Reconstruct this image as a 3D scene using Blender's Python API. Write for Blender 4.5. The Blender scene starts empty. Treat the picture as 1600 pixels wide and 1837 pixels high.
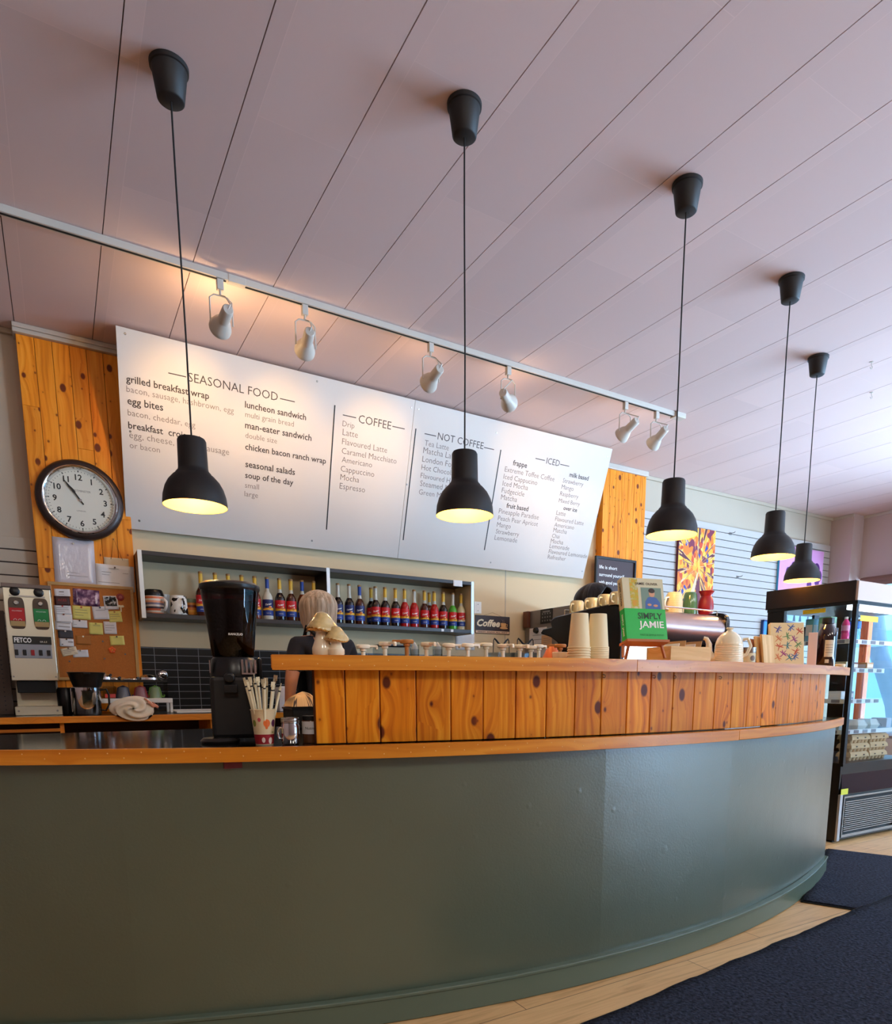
import bpy, bmesh, math, random
from math import pi, sin, cos, radians as rad
from mathutils import Vector, Matrix, Quaternion
SC = bpy.context.scene
COL = SC.collection
random.seed(7)
# ------------------------------------------------------------------ camera
F, CX, CY = 1199.07, 858.97, 1419.41
YAW, PIT, ROL = 0.554546, -0.157145, 0.0025176
HC = 1.08
_f = Vector((sin(YAW), cos(YAW), 0)); _r = Vector((cos(YAW), -sin(YAW), 0)); _u = Vector((0, 0, 1))
_f2 = cos(PIT)*_f + sin(PIT)*_u; _u2 = -sin(PIT)*_f + cos(PIT)*_u
C_R = cos(ROL)*_r + sin(ROL)*_u2; C_U = -sin(ROL)*_r + cos(ROL)*_u2; C_F = _f2
cam = bpy.data.cameras.new('camera'); co = bpy.data.objects.new('camera', cam); COL.objects.link(co)
m = Matrix((C_R, C_U, -C_F)).transposed().to_4x4(); m.translation = (0, 0, HC); co.matrix_world = m
cam.sensor_fit = 'HORIZONTAL'; cam.sensor_width = 36; cam.lens = F/1600*36
cam.shift_x = -(CX-800)/1600; cam.shift_y = (CY-918.5)/1600
cam.clip_start = .02
SC.camera = co
# ------------------------------------------------------------------ world and exposure
vs = SC.view_settings; vs.view_transform = 'Standard'; vs.look = 'None'; vs.gamma = 1; vs.use_curve_mapping = False
vs.exposure = 1.15
w = bpy.data.worlds.new('sky'); SC.world = w; w.use_nodes = True
# overcast daylight over snow: brightest beyond the side windows, dimmer towards the far corner of the shop
SKY_BASE, SKY_PEAK, SKY_DIR = 1.2, 30.0, Vector((.82, -.40, -.40)).normalized()
wt_ = w.node_tree; bg = wt_.nodes['Background']; tc_ = wt_.nodes.new('ShaderNodeTexCoord'); dt_ = wt_.nodes.new('ShaderNodeVectorMath'); dt_.operation = 'DOT_PRODUCT'
dt_.inputs[1].default_value = SKY_DIR; wt_.links.new(tc_.outputs['Generated'], dt_.inputs[0])
mx_ = wt_.nodes.new('ShaderNodeMath'); mx_.operation = 'MAXIMUM'; mx_.inputs[1].default_value = 0; wt_.links.new(dt_.outputs['Value'], mx_.inputs[0])
pw_ = wt_.nodes.new('ShaderNodeMath'); pw_.operation = 'POWER'; pw_.inputs[1].default_value = 2.5; wt_.links.new(mx_.outputs[0], pw_.inputs[0])
ma_ = wt_.nodes.new('ShaderNodeMath'); ma_.operation = 'MULTIPLY_ADD'; ma_.inputs[1].default_value = SKY_PEAK; ma_.inputs[2].default_value = SKY_BASE; wt_.links.new(pw_.outputs[0], ma_.inputs[0])
wt_.links.new(ma_.outputs[0], bg.inputs[1]); bg.inputs[0].default_value = (.46, .69, 1.0, 1)
SC.cycles.use_denoising = True
SC.cycles.max_bounces = 10; SC.cycles.diffuse_bounces = 5; SC.cycles.transparent_max_bounces = 24
SC.cycles.sample_clamp_indirect = 6
def light(name, kind, loc, energy, color, aim=None, **kw):
    l = bpy.data.lights.new(name, kind); l.energy = energy; l.color = color
    for k, v in kw.items(): setattr(l, k, v)
    o = bpy.data.objects.new(name, l); COL.objects.link(o); o.location = loc
    if aim is not None: o.rotation_euler = (Vector(aim)-Vector(loc)).to_track_quat('-Z', 'Y').to_euler()
    return o
# daylight comes from the sky through the shop windows and an added rear opening: portals only guide the sampling of that sky
for nm, loc, aim, sx_, sy_ in (('side_window_portal', (9.14, -.45, 1.45), (0, -.45, 1.45), 7.0, 2.1), ('corner_window_portal', (9.14, 4.8, 1.45), (0, 4.8, 1.45), 1.4, 2.1), ('fill_window_portal', (7.95, -4.1, 1.5), (7.95, 5, 1.5), 2.0, 2.2)):
    po = light(nm, 'AREA', loc, 1, (1, 1, 1), aim=aim, shape='RECTANGLE', size=sx_, size_y=sy_); po.data.cycles.is_portal = True
# warm fill lights added behind the camera to brighten the counter front
for x_ in (-.6, 1.7, 4.0):
    light('fill_light', 'AREA', (x_, -1.9, 3.12), 15, (1, .92, .80), aim=(x_+.2, 1.8, .9), shape='DISK', size=.7)
# ------------------------------------------------------------------ pixel of the photograph -> point of a plane in the room
def ray(x, y): return C_R*((x-CX)/F) - C_U*((y-CY)/F) + C_F
def atY(x, y, Y): d = ray(x, y); return Vector((0, 0, HC)) + d*(Y/d.y)
def atX(x, y, X): d = ray(x, y); return Vector((0, 0, HC)) + d*(X/d.x)
def atZ(x, y, Z): d = ray(x, y); return Vector((0, 0, HC)) + d*((Z-HC)/d.z)
def plane_hit(x, y, p0, n):
    d = ray(x, y); o = Vector((0, 0, HC)); return o + d*((Vector(p0)-o).dot(n)/d.dot(n))
def depth(p): return (Vector(p)-Vector((0, 0, HC))).dot(C_F)
# ------------------------------------------------------------------ materials
def lin(c):
    c = c/255
    return c/12.92 if c <= .04045 else ((c+.055)/1.055)**2.4
def rgb(r, g, b): return (lin(r), lin(g), lin(b), 1)
MATS = {}
class NT:
    def __init__(s, name):
        s.m = bpy.data.materials.new(name); s.m.use_nodes = True; s.t = s.m.node_tree
        s.b = s.t.nodes['Principled BSDF']; s.out = s.t.nodes['Material Output']
    def n(s, typ, **kw):
        nd = s.t.nodes.new('ShaderNode'+typ)
        for k, v in kw.items():
            if hasattr(nd, k): setattr(nd, k, v)
            else: nd.inputs[k].default_value = v
        return nd
    def l(s, a, b): s.t.links.new(a, b)
    def math(s, op, a, b=0.0, c=None, clamp=False):
        nd = s.n('Math', operation=op, use_clamp=clamp)
        for i, v in enumerate((a, b) if c is None else (a, b, c)):
            if isinstance(v, (int, float)): nd.inputs[i].default_value = v
            else: s.l(v, nd.inputs[i])
        return nd.outputs[0]
    def mix(s, fac, a, b, mode='MIX'):
        nd = s.n('Mix', data_type='RGBA', blend_type=mode)
        for i, v in ((0, fac), (6, a), (7, b)):
            if isinstance(v, (int, float, tuple)): nd.inputs[i].default_value = v
            else: s.l(v, nd.inputs[i])
        return nd.outputs[2]
    def ramp(s, fac, stops):
        nd = s.n('ValToRGB'); e = nd.color_ramp.elements
        while len(e) < len(stops): e.new(.5)
        for k, (p, c) in zip(e, stops): k.position = p; k.color = c
        s.l(fac, nd.inputs[0]); return nd.outputs[0]
    def bump(s, h, strength=.3, dist=.002):
        nd = s.n('Bump'); nd.inputs['Strength'].default_value = strength; nd.inputs['Distance'].default_value = dist
        s.l(h, nd.inputs['Height']); s.l(nd.outputs[0], s.b.inputs['Normal'])
    def coord(s, kind='Object', scale=(1, 1, 1)):
        tc = s.n('TexCoord'); mp = s.n('Mapping'); mp.inputs['Scale'].default_value = scale
        s.l(tc.outputs[kind], mp.inputs[0]); return mp.outputs[0]
def M(name, c=(128, 128, 128), rough=.5, metal=0, spec=.5, trans=0, ior=1.45, noise=0, nscale=8, bump=0, bscale=60, emit=0, coat=0, alpha=1, sheen=0):
    if name in MATS: return MATS[name]
    k = NT(name); b = k.b
    b.inputs['Base Color'].default_value = rgb(*c); b.inputs['Roughness'].default_value = rough; b.inputs['Metallic'].default_value = metal
    b.inputs['Specular IOR Level'].default_value = spec; b.inputs['IOR'].default_value = ior
    b.inputs['Transmission Weight'].default_value = trans; b.inputs['Coat Weight'].default_value = coat; b.inputs['Coat Roughness'].default_value = .08
    b.inputs['Alpha'].default_value = alpha; b.inputs['Sheen Weight'].default_value = sheen
    if emit: b.inputs['Emission Color'].default_value = rgb(*c); b.inputs['Emission Strength'].default_value = emit
    if noise or bump:
        co_ = k.coord('Object')
    if noise:
        nz = k.n('TexNoise'); nz.inputs['Scale'].default_value = nscale; nz.inputs['Detail'].default_value = 4; k.l(co_, nz.inputs['Vector'])
        v = k.math('MULTIPLY_ADD', nz.outputs[0], 2*noise, 1-noise)
        cc = k.mix(1.0, rgb(*c), (1, 1, 1, 1), 'MULTIPLY'); nd = cc.node
        cb = k.n('CombineColor'); [k.l(v, cb.inputs[i]) for i in range(3)]
        k.l(cb.outputs[0], nd.inputs[7]); k.l(cc, b.inputs['Base Color'])
    if bump:
        nz = k.n('TexNoise'); nz.inputs['Scale'].default_value = bscale; nz.inputs['Detail'].default_value = 3; k.l(co_, nz.inputs['Vector'])
        k.bump(nz.outputs[0], bump)
    MATS[name] = k.m; return k.m
def glass_mat(name, tint=(255, 255, 255), gloss=.5, rough=.02, alpha_tint=1.0):
    # a thin pane: see-through with a Fresnel reflection
    if name in MATS: return MATS[name]
    k = NT(name); k.t.nodes.remove(k.b)
    tr = k.n('BsdfTransparent'); tr.inputs[0].default_value = rgb(*tint)
    gl = k.n('BsdfGlossy'); gl.inputs['Roughness'].default_value = rough
    ge = k.n('NewGeometry'); dt = k.n('VectorMath', operation='DOT_PRODUCT'); k.l(ge.outputs['Incoming'], dt.inputs[0]); k.l(ge.outputs['Normal'], dt.inputs[1])
    c5 = k.math('POWER', k.math('SUBTRACT', 1.0, k.math('ABSOLUTE', dt.outputs['Value'])), 5.0)
    mx = k.n('MixShader'); k.l(k.math('MULTIPLY', k.math('MULTIPLY_ADD', c5, .94, .045), gloss*1.4, clamp=True), mx.inputs[0]); k.l(tr.outputs[0], mx.inputs[1]); k.l(gl.outputs[0], mx.inputs[2])
    k.l(mx.outputs[0], k.out.inputs[0]); MATS[name] = k.m; return k.m
def wood_mat(name, light_c, mid_c, dark_c, knot_c=None, gscale=(55, 2.2), knot=1.0, rough=.38, tone=.25, spec=.5):
    # grain runs along V of the UV map (metres); every plank carries its own UV offset
    if name in MATS: return MATS[name]
    k = NT(name)
    tc = k.n('TexCoord'); uv = tc.outputs['UV']
    kv = k.n('Mapping'); kv.inputs['Scale'].default_value = (8.2, 5.6, 1); k.l(uv, kv.inputs[0])
    vo = k.n('TexVoronoi', voronoi_dimensions='2D', feature='F1'); vo.inputs['Scale'].default_value = 1; vo.inputs['Randomness'].default_value = .9; k.l(kv.outputs[0], vo.inputs['Vector'])
    d = vo.outputs['Distance']; sep = k.n('SeparateColor'); k.l(vo.outputs['Color'], sep.inputs[0])
    has = k.math('GREATER_THAN', sep.outputs[0], .50)
    rad_ = k.math('MULTIPLY_ADD', sep.outputs[1], .11, .06)
    swirl = k.math('MULTIPLY', k.math('POWER', 2.718, k.math('MULTIPLY', d, -5.0)), has)
    sx = k.n('SeparateXYZ'); k.l(uv, sx.inputs[0])
    u2 = k.math('MULTIPLY_ADD', swirl, .05*knot, sx.outputs[0])
    wob = k.n('TexNoise', noise_dimensions='2D'); wob.inputs['Scale'].default_value = 3; k.l(uv, wob.inputs['Vector'])
    u3 = k.math('MULTIPLY_ADD', wob.outputs[0], .03, u2)
    cb = k.n('CombineXYZ'); k.l(k.math('MULTIPLY', u3, gscale[0]), cb.inputs[0]); k.l(k.math('MULTIPLY', sx.outputs[1], gscale[1]), cb.inputs[1])
    g = k.n('TexNoise', noise_dimensions='2D'); g.inputs['Scale'].default_value = 1; g.inputs['Detail'].default_value = 3; k.l(cb.outputs[0], g.inputs['Vector'])
    base = k.ramp(g.outputs[0], [(.28, rgb(*light_c)), (.52, rgb(*mid_c)), (.78, rgb(*dark_c))])
    tn = k.n('TexNoise', noise_dimensions='2D'); tn.inputs['Scale'].default_value = .9; tn.inputs['Detail'].default_value = 0; k.l(uv, tn.inputs['Vector'])
    tv = k.math('MULTIPLY_ADD', tn.outputs[0], 2*tone, 1-tone)
    tcmb = k.n('CombineColor'); [k.l(tv, tcmb.inputs[i]) for i in range(3)]
    base = k.mix(1.0, base, tcmb.outputs[0], 'MULTIPLY')
    if knot_c:
        e = k.math('SUBTRACT', rad_, d); km = k.math('MULTIPLY', k.math('MULTIPLY', e, 22, clamp=True), has)
        halo = k.math('MULTIPLY', k.math('MULTIPLY', swirl, swirl), .45)
        base = k.mix(halo, base, rgb(*dark_c)); base = k.mix(km, base, rgb(*knot_c))
        kv2 = k.n('Mapping'); kv2.inputs['Scale'].default_value = (15, 12, 1); kv2.inputs['Location'].default_value = (3.7, 1.9, 0); k.l(uv, kv2.inputs[0])
        v2 = k.n('TexVoronoi', voronoi_dimensions='2D', feature='F1'); v2.inputs['Scale'].default_value = 1; k.l(kv2.outputs[0], v2.inputs['Vector'])
        s2 = k.n('SeparateColor'); k.l(v2.outputs['Color'], s2.inputs[0]); d2 = v2.outputs['Distance']; h2 = k.math('GREATER_THAN', s2.outputs[0], .66)
        e2 = k.math('SUBTRACT', k.math('MULTIPLY_ADD', s2.outputs[1], .10, .03), d2); km2 = k.math('MULTIPLY', k.math('MULTIPLY', e2, 14, clamp=True), k.math('MULTIPLY', h2, .8))
        ring = k.math('MULTIPLY', k.math('MULTIPLY', k.math('POWER', 2.718, k.math('MULTIPLY', d2, -9.0)), h2), .55)
        base = k.mix(ring, base, rgb(*dark_c)); base = k.mix(km2, base, rgb(*knot_c))
    k.l(base, k.b.inputs['Base Color']); k.b.inputs['Roughness'].default_value = rough; k.b.inputs['Specular IOR Level'].default_value = spec
    k.bump(g.outputs[0], .08, .001)
    MATS[name] = k.m; return k.m
# ------------------------------------------------------------------ mesh builder
class MB:
    def __init__(s): s.v = []; s.f = []; s.mi = []; s.uv = []; s.has_uv = False
    def add(s, verts, faces, mi=0, uvs=None, mat=None):
        b = len(s.v)
        s.v += [tuple((mat @ Vector(p)) if mat is not None else p) for p in verts]
        for i, f in enumerate(faces):
            s.f.append([b+j for j in f]); s.mi.append(mi)
            s.uv.append(uvs[i] if uvs else None)
        if uvs: s.has_uv = True
        return s
    def box(s, x0, x1, y0, y1, z0, z1, mi=0, mat=None, grain=None):
        V = [(x, y, z) for z in (z0, z1) for y in (y0, y1) for x in (x0, x1)]
        Fs = [(0, 2, 3, 1), (4, 5, 7, 6), (0, 1, 5, 4), (1, 3, 7, 5), (3, 2, 6, 7), (2, 0, 4, 6)]
        uvs = None
        if grain is not None:
            ox, oy = random.uniform(-40, 40), random.uniform(-40, 40); uvs = []
            for f in Fs:
                P = [V[i] for i in f]; ax = [max(p[a] for p in P)-min(p[a] for p in P) for a in range(3)]
                flat = ax.index(min(ax)); oth = [a for a in range(3) if a != flat]
                if grain in oth: va = grain; ua = [a for a in oth if a != grain][0]
                else: ua, va = oth
                uvs.append([(p[ua]+ox, p[va]+oy) for p in P])
        return s.add(V, Fs, mi, uvs, mat)
    def cyl(s, p0, p1, r0, r1=None, seg=20, mi=0, caps=True, mat=None):
        r1 = r0 if r1 is None else r1
        p0, p1 = Vector(p0), Vector(p1); ax = (p1-p0).normalized()
        a = ax.orthogonal().normalized(); b = ax.cross(a); V = []; Fs = []
        for i in range(seg):
            t = 2*pi*i/seg; d = a*cos(t)+b*sin(t); V += [p0+d*r0, p1+d*r1]
        for i in range(seg):
            j = (i+1) % seg; Fs.append((2*i, 2*j, 2*j+1, 2*i+1))
        if caps:
            if r0 > 0: Fs.append(tuple(2*i for i in range(seg))[::-1])
            if r1 > 0: Fs.append(tuple(2*i+1 for i in range(seg)))
        return s.add(V, Fs, mi, None, mat)
    def lathe(s, prof, c=(0, 0, 0), seg=28, mi=0, mat=None, squash=None, mis=None):
        # prof: [(r, z)...] around Z through c; r = 0 closes
        V = []; Fs = []; M_ = []; idx = []
        for r, z in prof:
            if r < 1e-6: idx.append([len(V)]); V.append((c[0], c[1], c[2]+z))
            else:
                row = []
                for i in range(seg):
                    t = 2*pi*i/seg; row.append(len(V)); V.append((c[0]+r*cos(t)*(squash[0] if squash else 1), c[1]+r*sin(t)*(squash[1] if squash else 1), c[2]+z))
                idx.append(row)
        for k in range(len(prof)-1):
            A, B = idx[k], idx[k+1]; m_ = mis[k] if mis else mi
            for i in range(seg):
                j = (i+1) % seg
                if len(A) == 1 and len(B) == 1: continue
                if len(A) == 1: Fs.append((A[0], B[j], B[i])[::-1])
                elif len(B) == 1: Fs.append((A[i], A[j], B[0]))
                else: Fs.append((A[i], A[j], B[j], B[i]))
                M_.append(m_)
        b0 = len(s.f); s.add(V, Fs, mi, None, mat); s.mi[b0:] = M_; return s
    def tube(s, pts, r, seg=8, mi=0, closed=False, caps=True, mat=None):
        pts = [Vector(p) for p in pts]; n = len(pts); V = []; Fs = []
        rr = r if isinstance(r, (list, tuple)) else [r]*n
        prev = None
        for i, p in enumerate(pts):
            a = pts[(i+1) % n] if (closed or i < n-1) else p; b = pts[i-1] if (closed or i > 0) else p
            t = (a-b).normalized()
            if prev is None: u = t.orthogonal().normalized()
            else: u = (prev - t*prev.dot(t)).normalized()
            prev = u; w_ = t.cross(u)
            for k in range(seg):
                q = 2*pi*k/seg; V.append(p+(u*cos(q)+w_*sin(q))*rr[i])
        for i in range(n if closed else n-1):
            j = (i+1) % n
            for k in range(seg):
                l_ = (k+1) % seg; Fs.append((i*seg+k, i*seg+l_, j*seg+l_, j*seg+k))
        if caps and not closed: Fs += [tuple(range(seg))[::-1], tuple((n-1)*seg+k for k in range(seg))]
        return s.add(V, Fs, mi, None, mat)
    def prism(s, poly, z0, z1, mi=0, mat=None):
        n = len(poly); V = [(x, y, z0) for x, y in poly]+[(x, y, z1) for x, y in poly]
        Fs = [tuple(range(n))[::-1], tuple(range(n, 2*n))]+[(i, (i+1) % n, n+(i+1) % n, n+i) for i in range(n)]
        return s.add(V, Fs, mi, None, mat)
    def ball(s, c, r, seg=16, rings=10, mi=0, mat=None):
        rx, ry, rz = r if isinstance(r, (tuple, list)) else (r, r, r)
        pr = [(sin(pi*i/rings), -cos(pi*i/rings)) for i in range(rings+1)]; pr[0] = (0, -1); pr[-1] = (0, 1)
        mm = Matrix.Translation(c) @ Matrix.Diagonal((rx, ry, rz, 1))
        if mat is not None: mm = mat @ mm
        return s.lathe(pr, (0, 0, 0), seg, mi, mm)
    def grid(s, fn, nu, nv, mi=0, mat=None, uv=False):
        V = [fn(i/nu, j/nv) for j in range(nv+1) for i in range(nu+1)]
        Fs = [(j*(nu+1)+i, j*(nu+1)+i+1, (j+1)*(nu+1)+i+1, (j+1)*(nu+1)+i) for j in range(nv) for i in range(nu)]
        uvs = [[((k % (nu+1))/nu, (k//(nu+1))/nv) for k in f] for f in Fs] if uv else None
        return s.add(V, Fs, mi, uvs, mat)
    def text(s, body, mat, width=None, height=None, align='LEFT', thin=0.0, shear=0.0, mi=0, depth_=.0006, track=1.0, curve=None):
        V, Fs, w0, h0 = text_geo(body, thin, shear, track)
        sx = (width/w0) if width else (height/h0); sy = (height/h0) if height else sx
        ox = {'LEFT': 0, 'CENTER': -.5*w0, 'RIGHT': -w0}[align]
        s.add([((x+ox)*sx, y*sy, z*depth_) for x, y, z in V], Fs, mi, None, mat); return s
_TXT = {}
def text_geo(body, thin, shear, track):
    key = (body, thin, shear, track)
    if key in _TXT: return _TXT[key]
    c = bpy.data.curves.new('lettering', 'FONT'); c.body = body; c.size = 1; c.offset = thin; c.shear = shear; c.resolution_u = 2; c.space_character = track
    c.fill_mode = 'FRONT'
    o = bpy.data.objects.new('lettering', c); COL.objects.link(o)
    dg = bpy.context.evaluated_depsgraph_get(); me = bpy.data.meshes.new_from_object(o.evaluated_get(dg))
    V = [tuple(v.co) for v in me.vertices]; Fs = [tuple(p.vertices) for p in me.polygons]
    bpy.data.objects.remove(o); bpy.data.curves.remove(c); bpy.data.meshes.remove(me)
    x0 = min(v[0] for v in V); x1 = max(v[0] for v in V); h0 = .72
    V = [(x-x0, y, 1.0) for x, y, z in V]
    _TXT[key] = (V, Fs, x1-x0, h0); return _TXT[key]
def build(name, mb, mats, parent=None, smooth=35, bevel=0, loc=None, rz=0, solid=0, subsurf=0):
    me = bpy.data.meshes.new(name); me.from_pydata([tuple(v) for v in mb.v], [], mb.f); 
    for mt in (mats if isinstance(mats, (list, tuple)) else [mats]): me.materials.append(mt)
    me.polygons.foreach_set('material_index', mb.mi)
    if mb.has_uv:
        ul = me.uv_layers.new(name='UVMap'); k = 0
        for f, uv in zip(mb.f, mb.uv):
            for i in range(len(f)):
                ul.data[k].uv = uv[i] if uv else (0, 0); k += 1
    me.update()
    bm = bmesh.new(); bm.from_mesh(me); bmesh.ops.recalc_face_normals(bm, faces=bm.faces) if not getattr(mb, 'keep', False) else None; bm.to_mesh(me); bm.free()
    if smooth:
        me.polygons.foreach_set('use_smooth', [True]*len(me.polygons)); me.set_sharp_from_angle(angle=rad(smooth))
    o = bpy.data.objects.new(name, me); COL.objects.link(o)
    if parent is not None: o.parent = parent
    if loc is not None: o.location = loc
    o.rotation_euler.z = rz
    if bevel:
        b = o.modifiers.new('edge', 'BEVEL'); b.width = bevel; b.segments = 2; b.limit_method = 'ANGLE'; b.angle_limit = rad(40)
    if solid:
        b = o.modifiers.new('wall', 'SOLIDIFY'); b.thickness = solid; b.offset = 0
    if subsurf:
        b = o.modifiers.new('sub', 'SUBSURF'); b.levels = subsurf; b.render_levels = subsurf
    return o
def tag(o, label, cat, group=None):
    o['label'] = label; o['category'] = cat
    if group: o['group'] = group
    return o
def thing(name, label, cat, loc=(0, 0, 0), rz=0, group=None):
    o = bpy.data.objects.new(name, None); COL.objects.link(o); o.empty_display_size = .05
    o.location = loc; o.rotation_euler.z = rz
    return tag(o, label, cat, group)
def struct(name, mb, mats, **kw):
    o = build(name, mb, mats, **kw); o['kind'] = 'structure'; return o
KIDS = {}
def kids(o): return [c for c in bpy.data.objects if c.parent == o]
def dup(root, loc, rz=0, label=None, group=None, scale=None):
    r = root.copy(); COL.objects.link(r); r.location = loc; r.rotation_euler = (0, 0, rz)
    if scale: r.scale = (scale,)*3
    if label: r['label'] = label
    if group: r['group'] = group
    for ch in kids(root):
        if ch.type == 'LIGHT': pass
        c = ch.copy(); COL.objects.link(c); c.parent = r
        for g in kids(ch):
            d = g.copy(); COL.objects.link(d); d.parent = c
    return r
def frame_m(o, ex, ey):
    # matrix with local x = ex, local y = ey, z = ex x ey, origin o
    ex = Vector(ex).normalized(); ez = ex.cross(Vector(ey)).normalized(); ey = ez.cross(ex)
    m_ = Matrix((ex, ey, ez)).transposed().to_4x4(); m_.translation = o; return m_
# ================================================================== materials in use
PINE = wood_mat('pine_boards', (232, 150, 34), (214, 122, 14), (180, 88, 6), (92, 36, 10), knot=1.0, rough=.45, tone=.24, spec=.18)
PINE_LIP = wood_mat('pine_edging', (222, 146, 42), (208, 126, 24), (184, 102, 14), None, gscale=(40, 1.2), rough=.35, tone=.12)
PINE_WALL = wood_mat('pine_wall_boards', (242, 156, 48), (230, 136, 24), (198, 104, 12), (110, 44, 10), knot=.7, gscale=(42, 1.6), rough=.45, tone=.16, spec=.25)
FRAME_WOOD = wood_mat('window_wood', (205, 110, 50), (185, 88, 34), (150, 66, 22), None, rough=.4)
PALE_WOOD = wood_mat('pale_box_wood', (232, 196, 138), (220, 180, 118), (202, 158, 96), None, gscale=(50, 2), rough=.6, tone=.1)
EASEL_WOOD = wood_mat('easel_wood', (190, 116, 58), (172, 98, 44), (148, 80, 32), None, rough=.5)
CREAM = M('cream_wall_paint', (212, 190, 152), .75, noise=.02, nscale=3)
GREIGE = M('greige_wall_paint', (180, 166, 147), .75, noise=.02, nscale=3)
MAUVE = M('mauve_wall_paint', (190, 170, 164), .75, noise=.02, nscale=3)
SLAT = M('slatwall_laminate', (184, 178, 172), .5)
GROOVE = M('dark_groove', (84, 68, 62), .8)
BLACK_TILE = None
WHITE = M('white_plastic', (232, 230, 224), .4)
TRACKW = M('white_enamel', (190, 180, 168), .38)
DARK = M('charcoal_metal', (44, 40, 40), .55, noise=.06, nscale=40)
BLACK = M('black_plastic', (16, 15, 16), .32)
BLACKM = M('matte_black', (14, 13, 13), .7)
CHROME = M('chrome', (225, 225, 225), .08, metal=1)
STEEL = M('brushed_steel', (186, 180, 172), .26, metal=1)
STEELD = M('satin_steel', (150, 146, 142), .38, metal=1)
ALU = M('aluminium_edge', (176, 178, 180), .35, metal=.7)
PUMPC = M('cream_pump_plastic', (238, 230, 206), .35)
PAPER = M('white_paper', (232, 230, 230), .7)
GLASS = glass_mat('pane_glass', (246, 250, 250), .5)
CLEAR = glass_mat('clear_plastic', (226, 230, 232), .6, .05)
INK = M('dark_ink', (54, 44, 42), .6)
INKF = M('grey_ink', (118, 108, 102), .6)
INKB = M('black_ink', (18, 16, 18), .5)
WINK = M('white_ink', (238, 236, 230), .5)
# ================================================================== room shell
ZC, YW, YF = 3.25, 5.40, 5.30           # ceiling, back wall, face of the pine columns
XL, XR, YB = -3.2, 9.0, -4.0            # left wall, window wall, shopfront
# floor: oak laminate planks laid along X
k = NT('laminate_floor'); tc = k.n('TexCoord')
br = k.n('TexBrick', offset=.37, squash=1.0); k.l(tc.outputs['Object'], br.inputs['Vector'])
for nm, v in (('Scale', 1), ('Mortar Size', .0016), ('Brick Width', 1.25), ('Row Height', .19), ('Bias', 0)): br.inputs[nm].default_value = v
br.inputs['Color1'].default_value = rgb(236, 198, 142); br.inputs['Color2'].default_value = rgb(216, 170, 114); br.inputs['Mortar'].default_value = rgb(120, 84, 56)
mp = k.n('Mapping'); mp.inputs['Scale'].default_value = (1.1, 16, 1); k.l(tc.outputs['Object'], mp.inputs[0])
nz = k.n('TexNoise'); nz.inputs['Scale'].default_value = 2.4; nz.inputs['Detail'].default_value = 5; nz.inputs['Distortion'].default_value = .5; k.l(mp.outputs[0], nz.inputs['Vector'])
gr = k.ramp(nz.outputs[0], [(.3, (.72, .66, .60, 1)), (.5, (1, 1, 1, 1)), (.75, (.8, .74, .68, 1))])
k.l(k.mix(1.0, br.outputs['Color'], gr, 'MULTIPLY'), k.b.inputs['Base Color']); k.b.inputs['Roughness'].default_value = .34
mb = MB(); mb.box(XL-.1, XR+.15, YB-.1, YW+.4, -.1, 0); struct('floor', mb, k.m, smooth=0)
# ceiling: tongue-and-groove fibre panels .413 m wide running towards the back wall
k = NT('ceiling_panels'); tc = k.n('TexCoord')
br = k.n('TexBrick', offset=.43); mp = k.n('Mapping'); mp.inputs['Rotation'].default_value = (0, 0, pi/2); k.l(tc.outputs['Object'], mp.inputs[0]); k.l(mp.outputs[0], br.inputs['Vector'])
for nm, v in (('Scale', 1), ('Mortar Size', .001), ('Brick Width', 1.22), ('Row Height', .4125)): br.inputs[nm].default_value = v
br.inputs['Color1'].default_value = rgb(216, 190, 184); br.inputs['Color2'].default_value = rgb(208, 183, 178); br.inputs['Mortar'].default_value = rgb(223, 197, 191)
k.l(br.outputs['Color'], k.b.inputs['Base Color']); k.b.inputs['Roughness'].default_value = .6
n2 = k.n('TexNoise'); n2.inputs['Scale'].default_value = 9; n2.inputs['Detail'].default_value = 6; k.l(tc.outputs['Object'], n2.inputs['Vector']); k.bump(n2.outputs[0], .06, .004)
CEIL = k.m
mb = MB(); x = -.06-8*.4125
edges = []
while x < XR+.2: edges.append(x); x += .4125
for a, b in zip(edges, edges[1:]): mb.box(a+.0021, b-.0021, YB, YW+.3, ZC, ZC+.02)
mb.box(edges[0], edges[-1], YB, YW+.3, ZC+.0125, ZC+.06, 1)
struct('ceiling', mb, [CEIL, M('ceiling_gap', (92, 78, 76), .9)], smooth=0)
# back wall
mb = MB(); mb.box(XL, XR+.1, YW, YW+.15, 0, ZC, 0)
struct('wall_back', mb, GREIGE, smooth=0)
mb = MB(); mb.box(.5, 4.72, YW-.012, YW, .9, ZC, 0); mb.box(3.62, 3.628, YW-.0135, YW-.0115, 1.35, 2.3, 1)
struct('wall_cream_panel', mb, [CREAM, M('panel_joint', (170, 158, 140), .8)], smooth=0)
mb = MB(); mb.box(XL-.1, XL, YB, YW, 0, ZC); struct('wall_left', mb, MAUVE, smooth=0)
def slatwall(name, x0, x1, z0, z1, top):
    mb = MB(); mb.box(x0, x1, YW-.006, YW, z0, z1, 1)
    z = top
    h = .0805
    while z > z0:
        mb.box(x0, x1, YW-.022, YW-.006, max(z0, z-h+.008), z, 0); z -= h
    return struct(name, mb, [SLAT if x0 > 0 else GREIGE, GROOVE], smooth=0, bevel=.0015)
slatwall('wall_slatted_left', XL, -.06, .9, 2.01, 2.01)
slatwall('wall_slatted_right', 5.30, 8.76, .2, 2.90, 2.90)
mb = MB(); mb.box(6.14, 6.146, YW-.0235, YW-.02, 2.84, 2.90); struct('trim_panel_joint', mb, GROOVE, smooth=0)
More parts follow.
